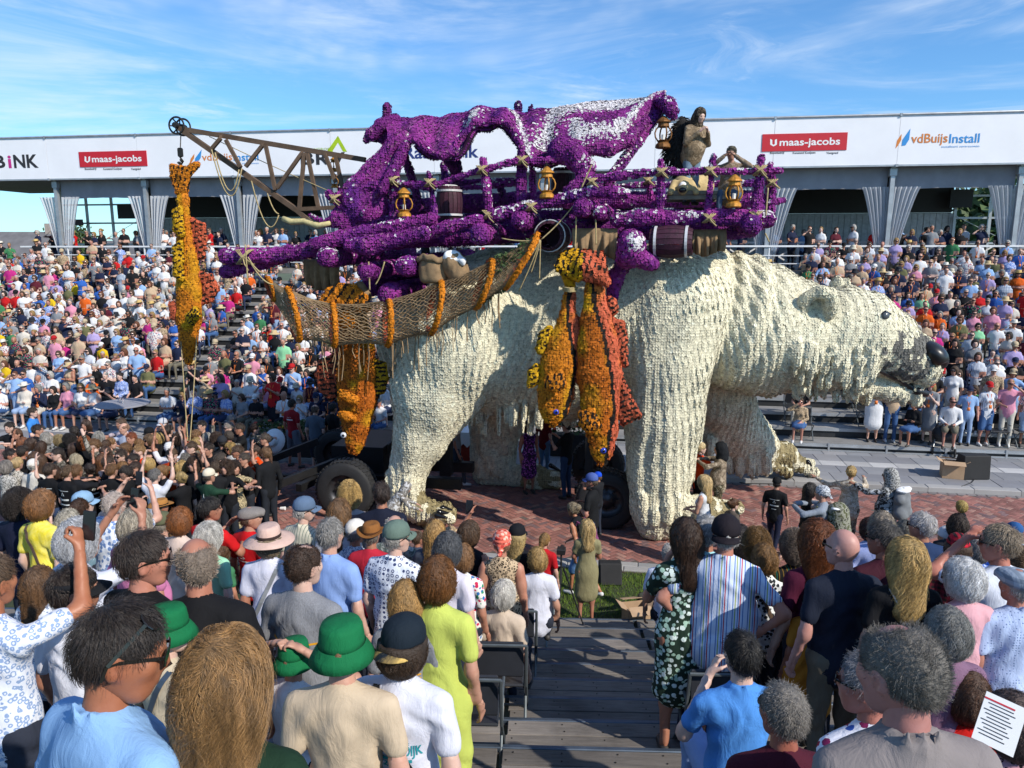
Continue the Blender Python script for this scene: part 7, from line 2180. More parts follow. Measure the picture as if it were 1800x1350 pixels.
near(1552, 906, 46, -6, 'fair haired older man in a lavender blue shirt', hair='wave:#8d8172', top='plain:#a9b6e6')
near(1530, 915, 38, 8, 'woman with dark red brown hair peeking behind the lavender shirt', sex='f', hair='bob:#3b1e18', top='plain:#a7b4de')
near(1686, 909, 40, -10, 'child with dark tousled hair in front of the blond girl', hair='wave:#36281e', top='plain:#262830', hmin=1.1)
near(1668, 926, 42, 16, 'man in white cap and navy shirt with tiny dots', hair='short:#8c8984', hat=('capback', 'plain:#cfd2d8'), top='dots:#161c30:#b9c4dc', girth=1.2)
near(1687, 936, 56, -6, 'person in red tartan headscarf and red black plaid shirt', hair='wave:#4a3222', hat=('bandana', 'check:#c01c30:#231016'), top='check:#6a1626:#1a1014', girth=1.15)
near(1766, 928, 66, 62, 'man with glasses in white tee looking along the street', hair='short:#8a7a66', top='plain:#dfe3ee', gl='clear', skin='#c4765c', girth=1.1, arms='shade,down')
near(1722, 953, 42, 6, 'woman in cobalt blue paisley dress with raised arm', sex='f', hair='wave:#8a8480', top='leopard:#2a56b4:#c4d4ee', arms='down,shade')
near(1748, 938, 38, 0, 'person in plain royal blue shirt behind the tartan headscarf', hair='short:#5a4838', top='plain:#1f55c0')
near(1700, 990, 74, 52, 'woman with bright white hair, glasses and necklace in soft pink top', sex='f', hair='wave:#d3d1cf', top='plain:#d8a3ac', gl='clear', skin='#d49a86')
near(1796, 996, 80, 20, 'man in grey tweed flat cap and pale blue dotted shirt', hair='short:#a9a6a2', hat=('flatcap', 'check:#9aa6b4:#6c7886'), top='dots:#bccdee:#6078a8', collar=True, girth=1.3, skin='#c07c62')
near(1672, 1080, 92, 10, 'woman with swept back salt and pepper hair in mauve top', sex='f', hair='wave:#7d7c78', top='plain:#7f6078', legs='stand')
near(1610, 1116, 178, 34, 'large man with receding brushed grey hair and taupe polo', hair='balding:#6d6862', top='plain:#857d7c', collar=True, skin='#b9796a', girth=1.2, hp=6)
near(1540, 1160, 132, 58, 'older woman with cropped grey hair and glasses in floral white blouse', sex='f', hair='buzz:#77767a', top='floral:#dfe0ec:#a3203a:#2f55a8:#7a2050', gl='dark', skin='#b9705c')
near(1384, 1216, 112, 22, 'man with cropped salt and pepper hair in dark maroon tee', hair='buzz:#7d7872', top='plain:#4a1226', gl='dark', skin='#a8604a', legs='sit')
near(1308, 1120, 92, 12, 'young man with glossy black hair in sky blue polo, hands together', hair='short:#17120f', top='plain:#4f8fda', collar=True, legs='sit', arms='chin,chin', botc='plain:#8aa4d4')
near(1432, 1040, 62, 30, 'woman in mustard orange dress with bracelet beside the navy polo', sex='f', hair='bob:#2a1f1a', top='plain:#c8822c', bot='dress', girth=1.35, skin='#a8644a')
near(1452, 1012, 58, 40, 'dark haired woman with hoop earrings in white ruffled blouse', sex='f', hair='pony:#2a1a16', top='plain:#cfd3e2')
near(1706, 1190, 92, 10, 'person in vivid red top leaning behind the taupe polo', sex='f', hair='bob:#5a4030', top='plain:#d41a14', legs='sit')
near(1792, 1235, 110, 20, 'woman in pink and black leopard blouse holding a printed list', sex='f', hair='wave:#5a4a44', top='leopard:#b88a94:#1c1418', arms='front,front', hands='grip', legs='sit')
near(1787, 918, 38, 20, 'man in blue cap at the far end of the front row', hair='short:#77716a', hat=('cap', 'plain:#2c5a90'), top='plain:#8a93a8')
near(1590, 985, 40, 0, 'person with light hair half hidden by the blonde curls', sex='f', hair='bob:#9a8566', top='plain:#8a90a4')
near(1795, 968, 46, 10, 'woman with brown permed hair behind the flat cap', sex='f', hair='curly:#6a543e', top='plain:#3d6a5a')
e, Mh, hd = near(1033, 917, 31, 26, 'woman with long blonde hair in an olive shirt dress standing in the aisle', sex='f', hair='curlylong:#b39a6a:.005', top='plain:#8a8462', bot='dress', arms='front,front', hands='grip', skin='#b9765a')
# PEOPLE IN THE STREET
GS = 'people celebrating in the street'
def street(px, py, hh, yaw, label, **k): return NP(px, py, hh, yaw, label, group=GS, **{'hmin': 1.0, 'tall': 1.7 if k.get('sex') == 'f' else 1.8, **k})
street(1366, 838, 30, -24, 'boy in black cap, black printed tee and navy track pants jogging', hair='short:#1a1512', hat=('cap', 'plain:#121316'), top='plain:#111216', botc='plain:#161c34', legs='walk', shoes='w', tall=1.5, print_=fabric_print([('#', .2, .012), ('^', .07, .06), ('#', .18, .025), ('#', .1, .012)], '#d8dcd8', z=1.3, gap=.07))
street(1231, 779, 29, -78, 'woman in orange tee and black shorts embracing a hooded hunter', sex='f', hair='pony:#c9b48a', top='plain:#d8400c', bot='shorts', botc='plain:#131315', arms='hug,hug', floor=.0)
street(1268, 777, 30, 80, 'hooded hunter in beige parka with black scarf being embraced', hair='short:#2a2420', hat=('hood', 'plain:#17191d'), top='camo:#93836f:#6d604f:#ab9c87', sleeve='long', botc='camo:#6a6048:#3c3628:#9a927c', arms='hug,hug', girth=1.15)
street(1240, 838, 32, 60, 'blonde woman in white sleeveless top with thin black strap', sex='f', hair='curlylong:#c2a878:.004', top='plain:#d9dce0', sleeve='none', botc='leopard:#8f8878:#55503f', bot='longskirt', strap=(m_black, 1), arms='front,front')
street(1289, 878, 30, -60, 'girl with tied brown hair and sunglasses by the bear foot', sex='f', tall=1.4, hair='bun:#5a3a22', top='plain:#5a5048', gl='dark')
street(1424, 851, 30, -72, 'dark haired woman hugging a helper in grey knit', sex='f', hair='long:#1d1614', top='plain:#131318', sleeve='none', arms='hug,hug', botc='plain:#7f9fd0', floor=.0)
street(1448, 852, 31, 70, 'helper in white speckled headscarf and grey knit with laden snowy backpack', hair='short:#3a3430', hat=('bandana', 'leopard:#c9cdd2:#5a6066'), top='melange:#8d97a4', sleeve='long', arms='hug,hug', botc='camo:#5d5a44:#8a8a7c:#2f2d24', floor=.0)
street(1497, 821, 31, -22, 'woman in cream fur parka stretching out a gloved arm', sex='f', hair='bun:#b89c68', top='camo:#c4b8a6:#a39582:#d4cabb', sleeve='long', arms='out,reach', botc='camo:#5a5448:#8f887a:#2c2822', gl='dark', girth=1.2)
e_h, _, _ = street(1567, 823, 32, 52, 'hunter in snow camouflage coat with fur hood, goggles and big pack', hair='short:#1d1a18', hat=('hood', 'leopard:#a9a8a4:#262524'), top='camo:#9a9c9c:#2a2b2c:#c4c6c8', sleeve='long', arms='reach,down', hands='fist,fist', botc='camo:#4a4c4c:#202122:#6f777a', gl='dark', girth=1.3)
street(1692, 882, 30, 58, 'blond girl in black top standing on the red bricks', sex='f', hair='bob:#b39a5a', top='plain:#121318', arms='carry,down', tall=1.35)
street(1042, 831, 26, 70, 'man in blue grey cap and black tee carrying a child piggyback', hair='short:#6a5a4a', hat=('cap', 'plain:#4a5fa0'), top='plain:#121316', arms='carry,carry', gl='dark', skin='#b9765c', botc='plain:#2a3550')
street(1052, 828, 24, 60, 'child in bright blue cap riding on the back of a man', hair='short:#7a5a3a', hat=('cap', 'plain:#164ac8'), top='plain:#18191d', arms='hug,hug', floor=.68, tall=1.15)
street(1027, 886, 26, 62, 'woman with tied grey blonde hair, maroon rucksack and denim shorts stepping forward', sex='f', hair='bun:#8a7c64', top='plain:#121318', sleeve='none', bot='shorts', botc='plain:#5f86b8', legs='walk', lean=20, tall=1.58, skin='#b9754f', shoes='w', arms='down,front')
street(683, 838, 30, -66, 'performer in white and grey snow camouflage bending over to the children', hair='short:#8a8680', hat=('hood', 'camo:#c4c4c4:#6a6660:#8f8c88'), top='camo:#c9c9c9:#77716a:#9a9690', sleeve='long', lean=42, tall=1.35, arms='reach,reach', botc='plain:#8fa4c0', girth=1.2, floor=0.0)
street(800, 728, 24, -74, 'man in grey tee and jeans walking behind the bear', hair='short:#6a5846', top='plain:#8b8c8c', legs='walk', botc='plain:#3b4452', shoes='w', hmin=1.5)
street(930, 742, 25, -150, 'woman in purple flowered dress behind the far hind leg', sex='f', hair='long:#2a201c', top='floral:#2c1838:#8a3aa0:#b86ac0', bot='dress', sleeve='none')
street(957, 722, 25, -30, 'woman in wine red top and jeans beyond the bear', sex='f', hair='bob:#3a2a20', top='plain:#6a1424', botc='plain:#5f86b0')
street(997, 741, 25, 60, 'photographer in black tee and jeans holding a camera beyond the bear', hair='short:#2a2320', top='plain:#101114', botc='plain:#28405e', arms='phone,phone')
street(512, 703, 26, -20, 'man in red crew tee and grey shorts seen from behind', hair='short:#241c18', top='plain:#8a1420', bot='shorts', botc='plain:#5d6470', skin='#b8755a', legs='wide', print_=fabric_print([('* * *', .12, .03), ('#', .2, .03)], '#e0e0e0', z=1.3, gap=.05))
street(553, 712, 26, -10, 'bald man in slate blue tee and dark shorts from behind', hair='ring:#6a584c', top='plain:#4d5a68', bot='shorts', botc='plain:#1c2436', girth=1.15)
street(584, 710, 26, -30, 'man in black tee and blue jeans beside the orange fish', hair='short:#1c1816', top='plain:#101114', botc='plain:#2c4a70')
PT = [
 (85, 816, 32, -8, 'm', 'short:#3a2c22', 'B', 'down,down', 'club member in black printed tee, back turned, left of the other printed backs'),
 (116, 820, 33, -16, 'm', 'short:#54402c', 'B', 'hug,down', 'broad club member in black printed tee with an arm round a friend'),
 (157, 816, 32, 60, 'f', 'bun:#2b211d', 'B', 'down,hug', 'woman with dark curly bun and glasses in black printed tee'),
 (188, 803, 32, -50, 'm', 'short:#3d2e24', 'B', 'hug,hug', 'man with cropped sides in black printed tee reaching over a shoulder'),
 (222, 820, 30, 100, 'm', 'short:#2a221e', 'plain:#101114', 'hug,hug', 'laughing man in black tee squeezed in a tight embrace'),
 (238, 812, 30, 150, 'f', 'short:#3a2a22', 'plain:#121318', 'hug,hug', 'smiling person with glasses inside the tight embrace'),
 (270, 826, 32, -4, 'm', 'short:#6d6a68', 'plain:#d9dbe4', 'up,up', 'photographer in white shirt lifting a camera overhead with both arms'),
 (325, 798, 33, 10, 'm', 'short:#6a655f', 'B', 'up,up', 'grey haired man in black printed tee throwing both arms up'),
 (318, 831, 32, 66, 'f', 'bun:#a08a5c', 'plain:#111216', 'hug,down', 'woman with blonde bun in black top and pale jeans'),
 (365, 823, 33, -22, 'm', 'short:#4a4038', 'G', 'wave,hug', 'man in cream cap and dark green tee with white triangle on the back'),
 (411, 813, 32, -120, 'f', 'curly:#2c211c', 'leopard:#b8a884:#1c1a16', 'hug,hug', 'woman with dark curls in a swirl patterned dress'),
 (448, 784, 30, 150, 'f', 'pony:#3a2a20', 'plain:#d8480e', 'clap,clap', 'laughing woman in orange polo with lifted hands'),
 (468, 788, 31, 60, 'm', 'short:#6f5238', 'plain:#15171b', 'down,down', 'man with ginger hair in a long dark jacket'),
 (418, 784, 28, 120, 'm', 'short:#4a382a', 'plain:#16181c', 'hug,hug', 'tall man in black with his face turned to the woman in orange'),
 (405, 779, 28, 165, 'f', 'wave:#8a7040', 'stripes:#c9c9c9:#26303a', 'down,hug', 'blonde woman in sunglasses and striped shirt'),
 (367, 780, 28, 170, 'm', 'short:#2f241d', 'plain:#131419', 'hug,hug', 'grinning dark haired youth in black tee facing the camera'),
 (338, 777, 27, 140, 'm', 'short:#4a3828', 'plain:#16171b', 'down,up', 'young man in black raising his right fist'),
 (296, 776, 28, 20, 'm', 'short:#2b2422', 'plain:#d6d8de', 'up,up', 'man in white bandana punching the air'),
 (245, 783, 29, 150, 'm', 'short:#8a6a44', 'plain:#d2360c', 'down,hug', 'blond youth in orange red tee'),
 (235, 798, 29, 160, 'm', 'short:#2a201b', 'plain:#141519', 'hug,hug', 'dark haired man in black behind the embrace with open collar'),
 (213, 791, 29, 170, 'm', 'short:#35281f', 'plain:#15161b', 'hug,hug', 'man in dark sunglasses and black tee facing outward'),
 (231, 761, 27, 165, 'm', 'short:#7a3f22', 'plain:#131418', 'hug,out', 'ginger youth in black with arm across a friend'),
 (146, 770, 27, 0, 'm', 'curly:#7a4420:.006', 'plain:#111216', 'hug,hug', 'person with tight copper curls in black, back turned'),
 (122, 765, 28, 120, 'm', 'curly:#1a1412:.006', 'plain:#131418', 'hug,hug', 'man with short black curls bending in'),
 (104, 767, 27, 130, 'f', 'curly:#8a7a5a', 'plain:#17181c', 'hug,hug', 'fair curly haired person smiling at the black curls'),
 (80, 762, 27, 40, 'm', 'wave:#8e8a84', 'camo:#3a3c3e:#77797a:#1c1d1f', 'hug,down', 'performer with silver painted hair in dark furs'),
 (103, 792, 29, 170, 'f', 'long:#231a17', 'plain:#15161b', 'down,hug', 'smiling young woman with long black hair facing the stand'),
 (52, 772, 27, -60, 'f', 'long:#3a281f', 'plain:#d0d4dc', 'hug,down', 'woman with long brown hair in a pale top at the party edge'),
 (38, 771, 27, -30, 'f', 'long:#6d3f22', 'plain:#b9a8a0', 'down,hug', 'woman with auburn hair next to the boy in profile'),
 (15, 790, 28, -70, 'm', 'short:#231b18', 'plain:#cfc0b4', 'down,down', 'dark haired boy in profile at the edge of the party'),
 (70, 800, 28, 20, 'f', 'long:#4a3526', 'plain:#1a1b20', 'hug,hug', 'woman with loose chestnut hair in black'),
 (56, 806, 30, 10, 'f', 'bun:#c9c4ba', 'plain:#d0ccc4', 'down,down', 'helper in white knitted cap and white scarf'),
 (28, 806, 30, 0, 'f', 'bun:#b39a70', 'leopard:#c4c0b8:#2c2a28', 'down,down', 'woman with blonde bun in a dappled blouse'),
 (8, 812, 30, 0, 'f', 'wave:#77716c', 'leopard:#bdbab4:#32302e', 'down,down', 'woman with grey hair in a dappled blouse'),
 (133, 800, 30, 80, 'f', 'wave:#9a8f78', 'camo:#6a665e:#35322e:#97938a', 'hug,hug', 'performer with feathered silver headdress in furs'),
 (172, 762, 28, 20, 'f', 'curly:#8c8a86', 'camo:#8a8886:#4a4846:#b4b2b0', 'hug,hug', 'performer with frosted curls and fur collar'),
 (185, 775, 27, 0, 'f', 'bun:#4a3628', 'plain:#18191d', 'hug,hug', 'woman with pinned brown hair in black'),
 (178, 800, 28, -20, 'f', 'long:#5c3a22', 'plain:#191a1f', 'wave,hug', 'woman with long chestnut hair shading her face'),
 (262, 750, 26, 175, 'm', 'short:#2a2420', 'plain:#101115', 'hug,out', 'man in black cap laughing with arm outstretched'),
 (262, 765, 26, 160, 'f', 'wave:#5a4632', 'plain:#17181d', 'hug,hug', 'woman with wavy brown hair and mirrored glasses'),
 (295, 748, 26, 0, 'm', 'short:#3a2f28', 'plain:#14151a', 'out,out', 'dark haired man with both arms spread over friends'),
 (218, 744, 26, 165, 'm', 'ring:#8a6a58', 'plain:#a9b4cc', 'out,hug', 'bald man in pale blue shirt'),
 (213, 736, 25, 160, 'm', 'short:#5a4638', 'plain:#d6c4c8', 'hug,out', 'man in pale pink shirt smiling with arms wide'),
 (286, 734, 25, 175, 'm', 'short:#3a3028', 'plain:#121318', 'down,down', 'youth in light grey cap and black tee with headphones'),
 (355, 740, 25, 178, 'm', 'short:#241d1a', 'plain:#121318', 'down,hug', 'tall dark haired man laughing in black'),
 (363, 763, 26, 10, 'f', 'wave:#9a968f', 'plain:#b84414', 'hug,hug', 'performer with grey crimped hair near the orange tee'),
 (343, 757, 26, 0, 'm', 'short:#7a5a3a', 'plain:#e2480c', 'up,hug', 'person in bright orange tee under the guide ropes'),
 (390, 766, 26, 40, 'm', 'short:#2d2621', 'plain:#15161a', 'hug,down', 'man in dark cap and grey beard in the crowd'),
 (408, 728, 26, 130, 'm', 'short:#3a332d', 'plain:#131418', 'front,front', 'stout man in grey cap and headset in black shirt'),
 (422, 745, 26, 130, 'm', 'short:#33281f', 'plain:#111316', 'hug,down', 'bearded man in black leaning to the party'),
 (403, 743, 25, 150, 'm', 'short:#8a8078', 'plain:#1a1b20', 'down,down', 'man in glasses beside the leaning bearded man'),
 (55, 717, 26, -70, 'm', 'short:#3a2c22', 'plain:#3d86d4', 'front,front', 'boy in sky blue tee standing on the pavement'),
 (378, 812, 30, 30, 'm', 'short:#4a3a2c', 'plain:#17181c', 'down,hug', 'man in black between the dark green tee and the curls'),
 (300, 790, 28, -10, 'm', 'short:#5d4733', 'plain:#c9400f', 'hug,hug', 'person in orange vest half hidden by the camera'),
 (345, 800, 29, 150, 'f', 'curly:#5a4030', 'leopard:#8a6a4c:#2a1e16', 'phoneup,phoneup', 'woman in brown patterned top holding a phone up'),
]
BP = fabric_print([('#', .24, .010), ('^', .08, .07), ('#', .2, .03), ('#', .22, .02), ('#', .12, .01)], '#d4d8d6', z=1.34, gap=.085)
GP = fabric_print([('^', .22, .2)], '#e4e8e4', z=1.16)
HT = {262: None}
for (px, py, hh, yw, sx, hr, tp_, am, lb) in PT:
 pr_ = None; kw = {}
 if tp_ == 'B': tp_, pr_ = 'plain:#0f1014', BP
 elif tp_ == 'G': tp_, pr_ = 'plain:#1c3d2c', GP
 if 'cap' in lb.split() and 'headdress' not in lb: kw['hat'] = ('beanie', 'plain:#d4d0c8') if 'knitted' in lb else ('cap', {'cream': 'plain:#d8ceb8', 'black': 'plain:#131418', 'light': 'plain:#c4c6cc', 'dark': 'plain:#2a2c32', 'grey': 'plain:#6a6c70'}[[w for w in lb.split() if w in ('cream', 'black', 'light', 'dark', 'grey')][0]])
 if 'bandana' in lb: kw['hat'] = ('bandana', 'plain:#d8d8d8')
 if 'glasses' in lb: kw['gl'] = 'dark' if 'sun' in lb or 'mirrored' in lb else 'clear'
 if 'beige' in lb or 'fur' in lb or 'jacket' in lb: kw['sleeve'] = 'long'
 NP(px, py, hh, yw, lb, sex=sx, hair=hr, top=tp_, arms=am, group='club members embracing beside the float', print_=pr_, tall=1.69 if sx == 'f' else 1.8, botc=['plain:#22262e', 'plain:#2f3f5c', 'plain:#3c3a38'][px % 3], bot='dress' if 'dress' in lb.split() else 'trousers', **kw)
person((at(1219, 194, 14.6).x, 14.6, at(1210, 362, 14.6).z), at(1219, 192, 14.6).z - at(1210, 362, 14.6).z, R(-150), 'standing hunter in hooded cream parka and pale blue trousers, hand at his face', GS, hair='short:#2a2018', hat=('hood', 'camo:#4a3f32:#2a231b:#6d6050'), top='camo:#8a775f:#6f5f4b:#9c8a72', sleeve='long', arms='chin,chin', botc='plain:#6f8498', girth=1.35, lean=16, hp=14, dist=14)
c_ = at(1288, 250, 14.3); person((c_.x, 14.3, c_.z - 1.44), 1.8, R(165), 'sitting hunter in beige parka lifting both hands to his face', GS, legs='sit', hair='short:#4a3a28', hat=('bandana', 'camo:#5a5648:#2c2a24:#8a8474'), top='camo:#8d7a68:#75654f:#9c8a78', sleeve='long', arms='shade,shade', botc='plain:#4d5f78', girth=1.2, lean=6, dist=14)
AUTO = []
rp = np.random.default_rng(77)
hairs_ = [('m', 'short', '#2a211c', 'dark cropped hair'), ('f', 'long', '#3a281e', 'long dark hair'), ('m', 'short', '#6a4c30', 'light brown crop'), ('f', 'bun', '#7a5a38', 'sandy bun'), ('f', 'wave', '#a58a56', 'wavy blond hair'), ('m', 'curly', '#3a2a20', 'brown curls'), ('m', 'buzz', '#4a4038', 'shaved head'), ('f', 'pony', '#4a3222', 'brown ponytail')]
acts = [('hug,hug', 'hugging'), ('up,hug', 'fist raised high'), ('clap,clap', 'clapping'), ('out,hug', 'arm flung out'), ('down,down', 'standing still')]
cl_ = [('plain:#101115', 'black tee'), ('plain:#17181d', 'charcoal tee'), ('plain:#14161c', 'black top'), ('camo:#6f6a60:#3a372f:#98938a', 'frosted furs')]
gx = 0
for i in range(34):
 px = 12 + (i * 61) % 460 + rp.uniform(-8, 8); py = 742 + (i * 37) % 84 + rp.uniform(-4, 4)
 hh_, ac, cc = hairs_[i % 8], acts[(i // 8) % 5], cl_[(i + i // 8) % 4]
 NP(px, py, 26, float(rp.choice([-60, 0, 60, 150, 180, 120])), 'party member with %s in %s, %s' % (hh_[3], cc[1], ac[1]), sex=hh_[0], hair=hh_[1] + ':' + hh_[2], top=cc[0], arms=ac[0], group='club members embracing beside the float', tall=1.68 if hh_[0] == 'f' else 1.79, botc='plain:#22262e', sleeve='long' if 'camo' in cc[0] else 'short')
# CROWD ON THE FAR STAND
def tris(F):
 out = []
 if isinstance(F, np.ndarray):
  return np.concatenate([F[:, [0, 1, 2]], F[:, [0, 2, 3]]]) if F.shape[1] == 4 else F
 for f in F:
  for i in range(1, len(f) - 1): out.append((f[0], f[i], f[i + 1]))
 return np.array(out, int)
BODC, HAIRC = {}, {}
LAN = 7
def far_arrays(sex, legs, arms, bot, hairs, hat, gl, lan, vox, sleeve='short', girth=1.0, hy=0, hp=0, badge=True):
 k = (sex, legs, arms, bot, vox, sleeve, girth, hy, hp)
 if k not in BODC:
  P, Mh, hd, nk = figure(sex, legs, arms, sleeve, bot, girth, 4 if legs == 'sit' else 0, hy, hp)
  for W_, d, s_ in hd: P.append(rc(W_, W_ + d * .1, .034, .03, .02, SKIN))
  v, f = solid(P, vox); z, _ = zones_of(P, v, f)
  h, hf = HEAD_FAR if vox < .04 else HEAD_LOW; vv = xf(h, Mh)
  BODC[k] = (np.concatenate([v, vv]), np.concatenate([tris(f), tris(hf) + len(v)]), np.concatenate([z, z, np.zeros(len(hf) * 2, int) + SKIN]), Mh, nk)
  if len(z) * 2 != len(tris(f)): BODC[k] = BODC[k]
 V, F, Z, Mh, nk = BODC[k]
 Vs, Fs, Zs, n = [V], [F], [Z], len(V)
 def add(v, f, z):
  nonlocal n
  f = tris(f); Vs.append(v); Fs.append(f + n); Zs.append(np.full(len(f), z)); n += len(v)
 if hairs != 'bald':
  hk1 = (hairs, vox > .04)
  if hk1 not in HAIRC: HAIRC[hk1] = solid(hair_cap(hairs), .027 if vox < .04 else .043, lambda P: .012 * (vnoise(P, 30, 2) - .5))
  h, hf = HAIRC[hk1]; add(xf(h, Mh), hf, HAIR)
 if hat:
  for pn, v, f in hat_arrays(hat, 9 if vox < .04 else 7): add(xf(np.asarray(v) * 1.05, Mh), f, HAT)
 b = MB()
 if gl: b.box((0, .102, .008), (.125, .012, .034)); b.box((-.074, .055, .01), (.008, .1, .012)); b.box((.074, .055, .01), (.008, .1, .012))
 else: b.box((-.03, .096, .008), (.022, .01, .012)); b.box((.03, .096, .008), (.022, .01, .012))
 v, f, _ = b.arrays(); add(xf(v, Mh), f, GLASS)
 b = MB(); b.box((0, .092, -.056), (.04, .012, .008)); v, f, _ = b.arrays(); add(xf(v, Mh), f, BOT if False else LAN + 1)
 if lan:
  b = MB(); n0 = Vector(nk)
  for s_ in (-1, 1): b.bar(n0 + Vector((s_ * .055, .07, -.09)), n0 + Vector((0, .155, -.36)), .014, .008)
  b.box(n0 + Vector((0, .17, -.42)), (.075, .008, .1)); v, f, _ = b.arrays(); add(v, f, LAN)
 return np.concatenate(Vs), np.concatenate(Fs), np.concatenate(Zs)
COLN = [('white', 'plain:#dcdde0', 26), ('off white', 'plain:#cfc8bd', 8), ('black', 'plain:#15161a', 19), ('navy', 'plain:#1b2440', 14), ('light blue', 'plain:#8fb0dc', 9), ('blue', 'plain:#2f5fae', 5), ('red', 'plain:#c01a1e', 4), ('pink', 'plain:#d690a8', 5), ('magenta', 'plain:#b82a7a', 3), ('beige', 'plain:#bfa68a', 6), ('grey', 'plain:#84878c', 7), ('maroon', 'plain:#571a28', 3), ('yellow', 'plain:#d8b41e', 2), ('green', 'plain:#3d7a50', 2), ('mint', 'plain:#8fd0a0', 1), ('orange', 'plain:#d8601c', 2), ('olive', 'plain:#6a6a48', 3), ('lilac', 'plain:#a99ac8', 3),
  ('checked', 'check:#c9d2dc:#4a5a78', 3), ('striped', 'stripes:#d6dae2:#2a3a60', 4), ('flowered', 'floral:#d8d4d0:#a03a5a:#3a6a8a', 5), ('leopard print', 'leopard:#bfa88a:#2a221c', 3), ('blue patterned', 'leopard:#5a7ac0:#d0d8ea', 3), ('dark flowered', 'floral:#22242c:#b04a6a:#4a8a70', 3)]
_w = np.array([c[2] for c in COLN], float); _w /= _w.sum()
HAIRN = [('brown', '#4d3826'), ('dark', '#2a201a'), ('blond', '#a3834f'), ('grey', '#8c8a86'), ('white', '#c2beb8'), ('auburn', '#6d3f24')]
HATN = {'cap': [('white cap', 'plain:#dadada'), ('navy cap', 'plain:#1f2a48'), ('black cap', 'plain:#15161a'), ('red cap', 'plain:#b01c22'), ('beige cap', 'plain:#bba98c')], 'straw': [('straw hat', 'plain:#c8ab70'), ('white hat', 'plain:#d8d4ca')], 'bucket': [('cream bucket hat', 'plain:#cfc6b2'), ('dark bucket hat', 'plain:#2a2c34')], 'sunhat': [('wide sun hat', 'plain:#cbb48a')]}
BOTN = ['plain:#2a3450', 'plain:#1c1f28', 'plain:#8fa6c8', 'plain:#c8c2b6', 'plain:#6f6a5c', 'plain:#3f5f8e']
m_lan = simple('orange_lanyard', (.75, .19, .03), .6); m_lip_ = simple('lips', (.32, .11, .09), .5)
rf = np.random.default_rng(2023)
ORD = ['first', 'second', 'third', 'fourth', 'fifth', 'sixth', 'seventh', 'eighth', 'ninth', 'tenth', 'eleventh', 'twelfth', 'thirteenth', 'fourteenth', 'fifteenth', 'kerbside']
def hidden(px, py):
 if 690 < px < 1235 and py > 420: return True
 if 560 < px < 690 and py > 600 and False: return True
 if 1235 <= px < 1400 and 500 < py < 690: return True
 if 1400 <= px < 1600 and 530 + (px - 1400) * .2 < py < 650: return True
 if 690 < px < 1350 and py > 405: return True
 return False
spec = []
for i in range(-1, ROWS):
 v, z = row_pos(i)
 x = -31.0 + rf.uniform(0, .4)
 if i < 0: v, z = RV - 1.0, .105
 while x < (15.5 if i >= 0 else -5.5):
  x += rf.uniform(.43, .55)
  if any(a < x < b_ for a, b_ in AISLES): 
   if rf.random() > .06: continue
  if rf.random() < .025: continue
  right = x > 5
  stand_p = .78 if right else (.2 if i < 14 else .4)
  legs = 'stand' if rf.random() < stand_p else 'sit'
  hgt = rf.uniform(1.6, 1.9)
  topz = z + (hgt if legs == 'stand' else 1.32 * hgt / 1.75)
  px, py = project((x, v + .3, topz))
  if px < -30 or px > 1830 or hidden(px, py): continue
  if i == 0 and 5 < x < 11.5 and legs == 'stand' and rf.random() < .35: legs = 'sit'
  sex = 'f' if rf.random() < .47 else 'm'
  ci = int(rf.choice(len(COLN), p=_w)) if not (px < 560 and rf.random() < .07) else 0
  if right and rf.random() < .1: ci = int(rf.choice([2, 3]))
  arm = rf.choice(['cross,cross', 'front,front', 'lap,lap', 'shade,front', 'front,shade', 'phone,phone', 'down,down', 'hip,down', 'chin,front', 'clap,clap'], p=[.2, .15, .17, .09, .12, .06, .09, .04, .05, .03])
  if legs == 'stand' and arm == 'lap,lap': arm = 'cross,cross'
  hn, hc = HAIRN[int(rf.integers(6))]
  style = rf.choice(['bob', 'long', 'wave', 'bun', 'curly']) if sex == 'f' else rf.choice(['short', 'short', 'buzz', 'balding', 'bald'])
  hat = None
  if rf.random() < .24: hat = rf.choice(['cap', 'cap', 'straw', 'bucket', 'sunhat']) if sex == 'f' else rf.choice(['cap', 'cap', 'cap', 'straw', 'bucket'])
  spec.append(dict(x=x, v=v + .3, z=z, row=i, legs=legs, h=hgt, sex=sex, ci=ci, arms=str(arm), hair=str(style), hc=hc, hn=hn, hat=None if hat is None else str(hat), gl=bool(rf.random() < .55), lan=bool(rf.random() < (.42 if (px > 330) else .03)), px=px, py=py, bot=str(rf.choice(['trousers', 'shorts', 'trousers'] if sex == 'm' else ['trousers', 'dress', 'skirt', 'shorts'])), bc=BOTN[int(rf.integers(6))], yaw=180 - 14 + rf.normal(0, 9) + (-x * .9), skin=SKINS[int(rf.choice([0, 1, 3, 2, 6]))], hy=float(rf.choice([-18, 0, 0, 14])), girth=float(rf.choice([1.0, 1.0, 1.2])), sleeve=str(rf.choice(['short', 'short', 'long', 'none'] if sex == 'f' else ['short', 'short', 'short', 'long']))))
for s in spec:
 s['hatm'] = None
 if s['hat']:
  nm, mm = HATN[s['hat']][int(rf.integers(len(HATN[s['hat']])))]
  s['hatn'], s['hatm'] = nm, mm
N_IND = max(40, 297 - len(PEOPLE))
spec.sort(key=lambda s: (s['row'], -s['x']))
ind, rest = spec[:N_IND], spec[N_IND:]
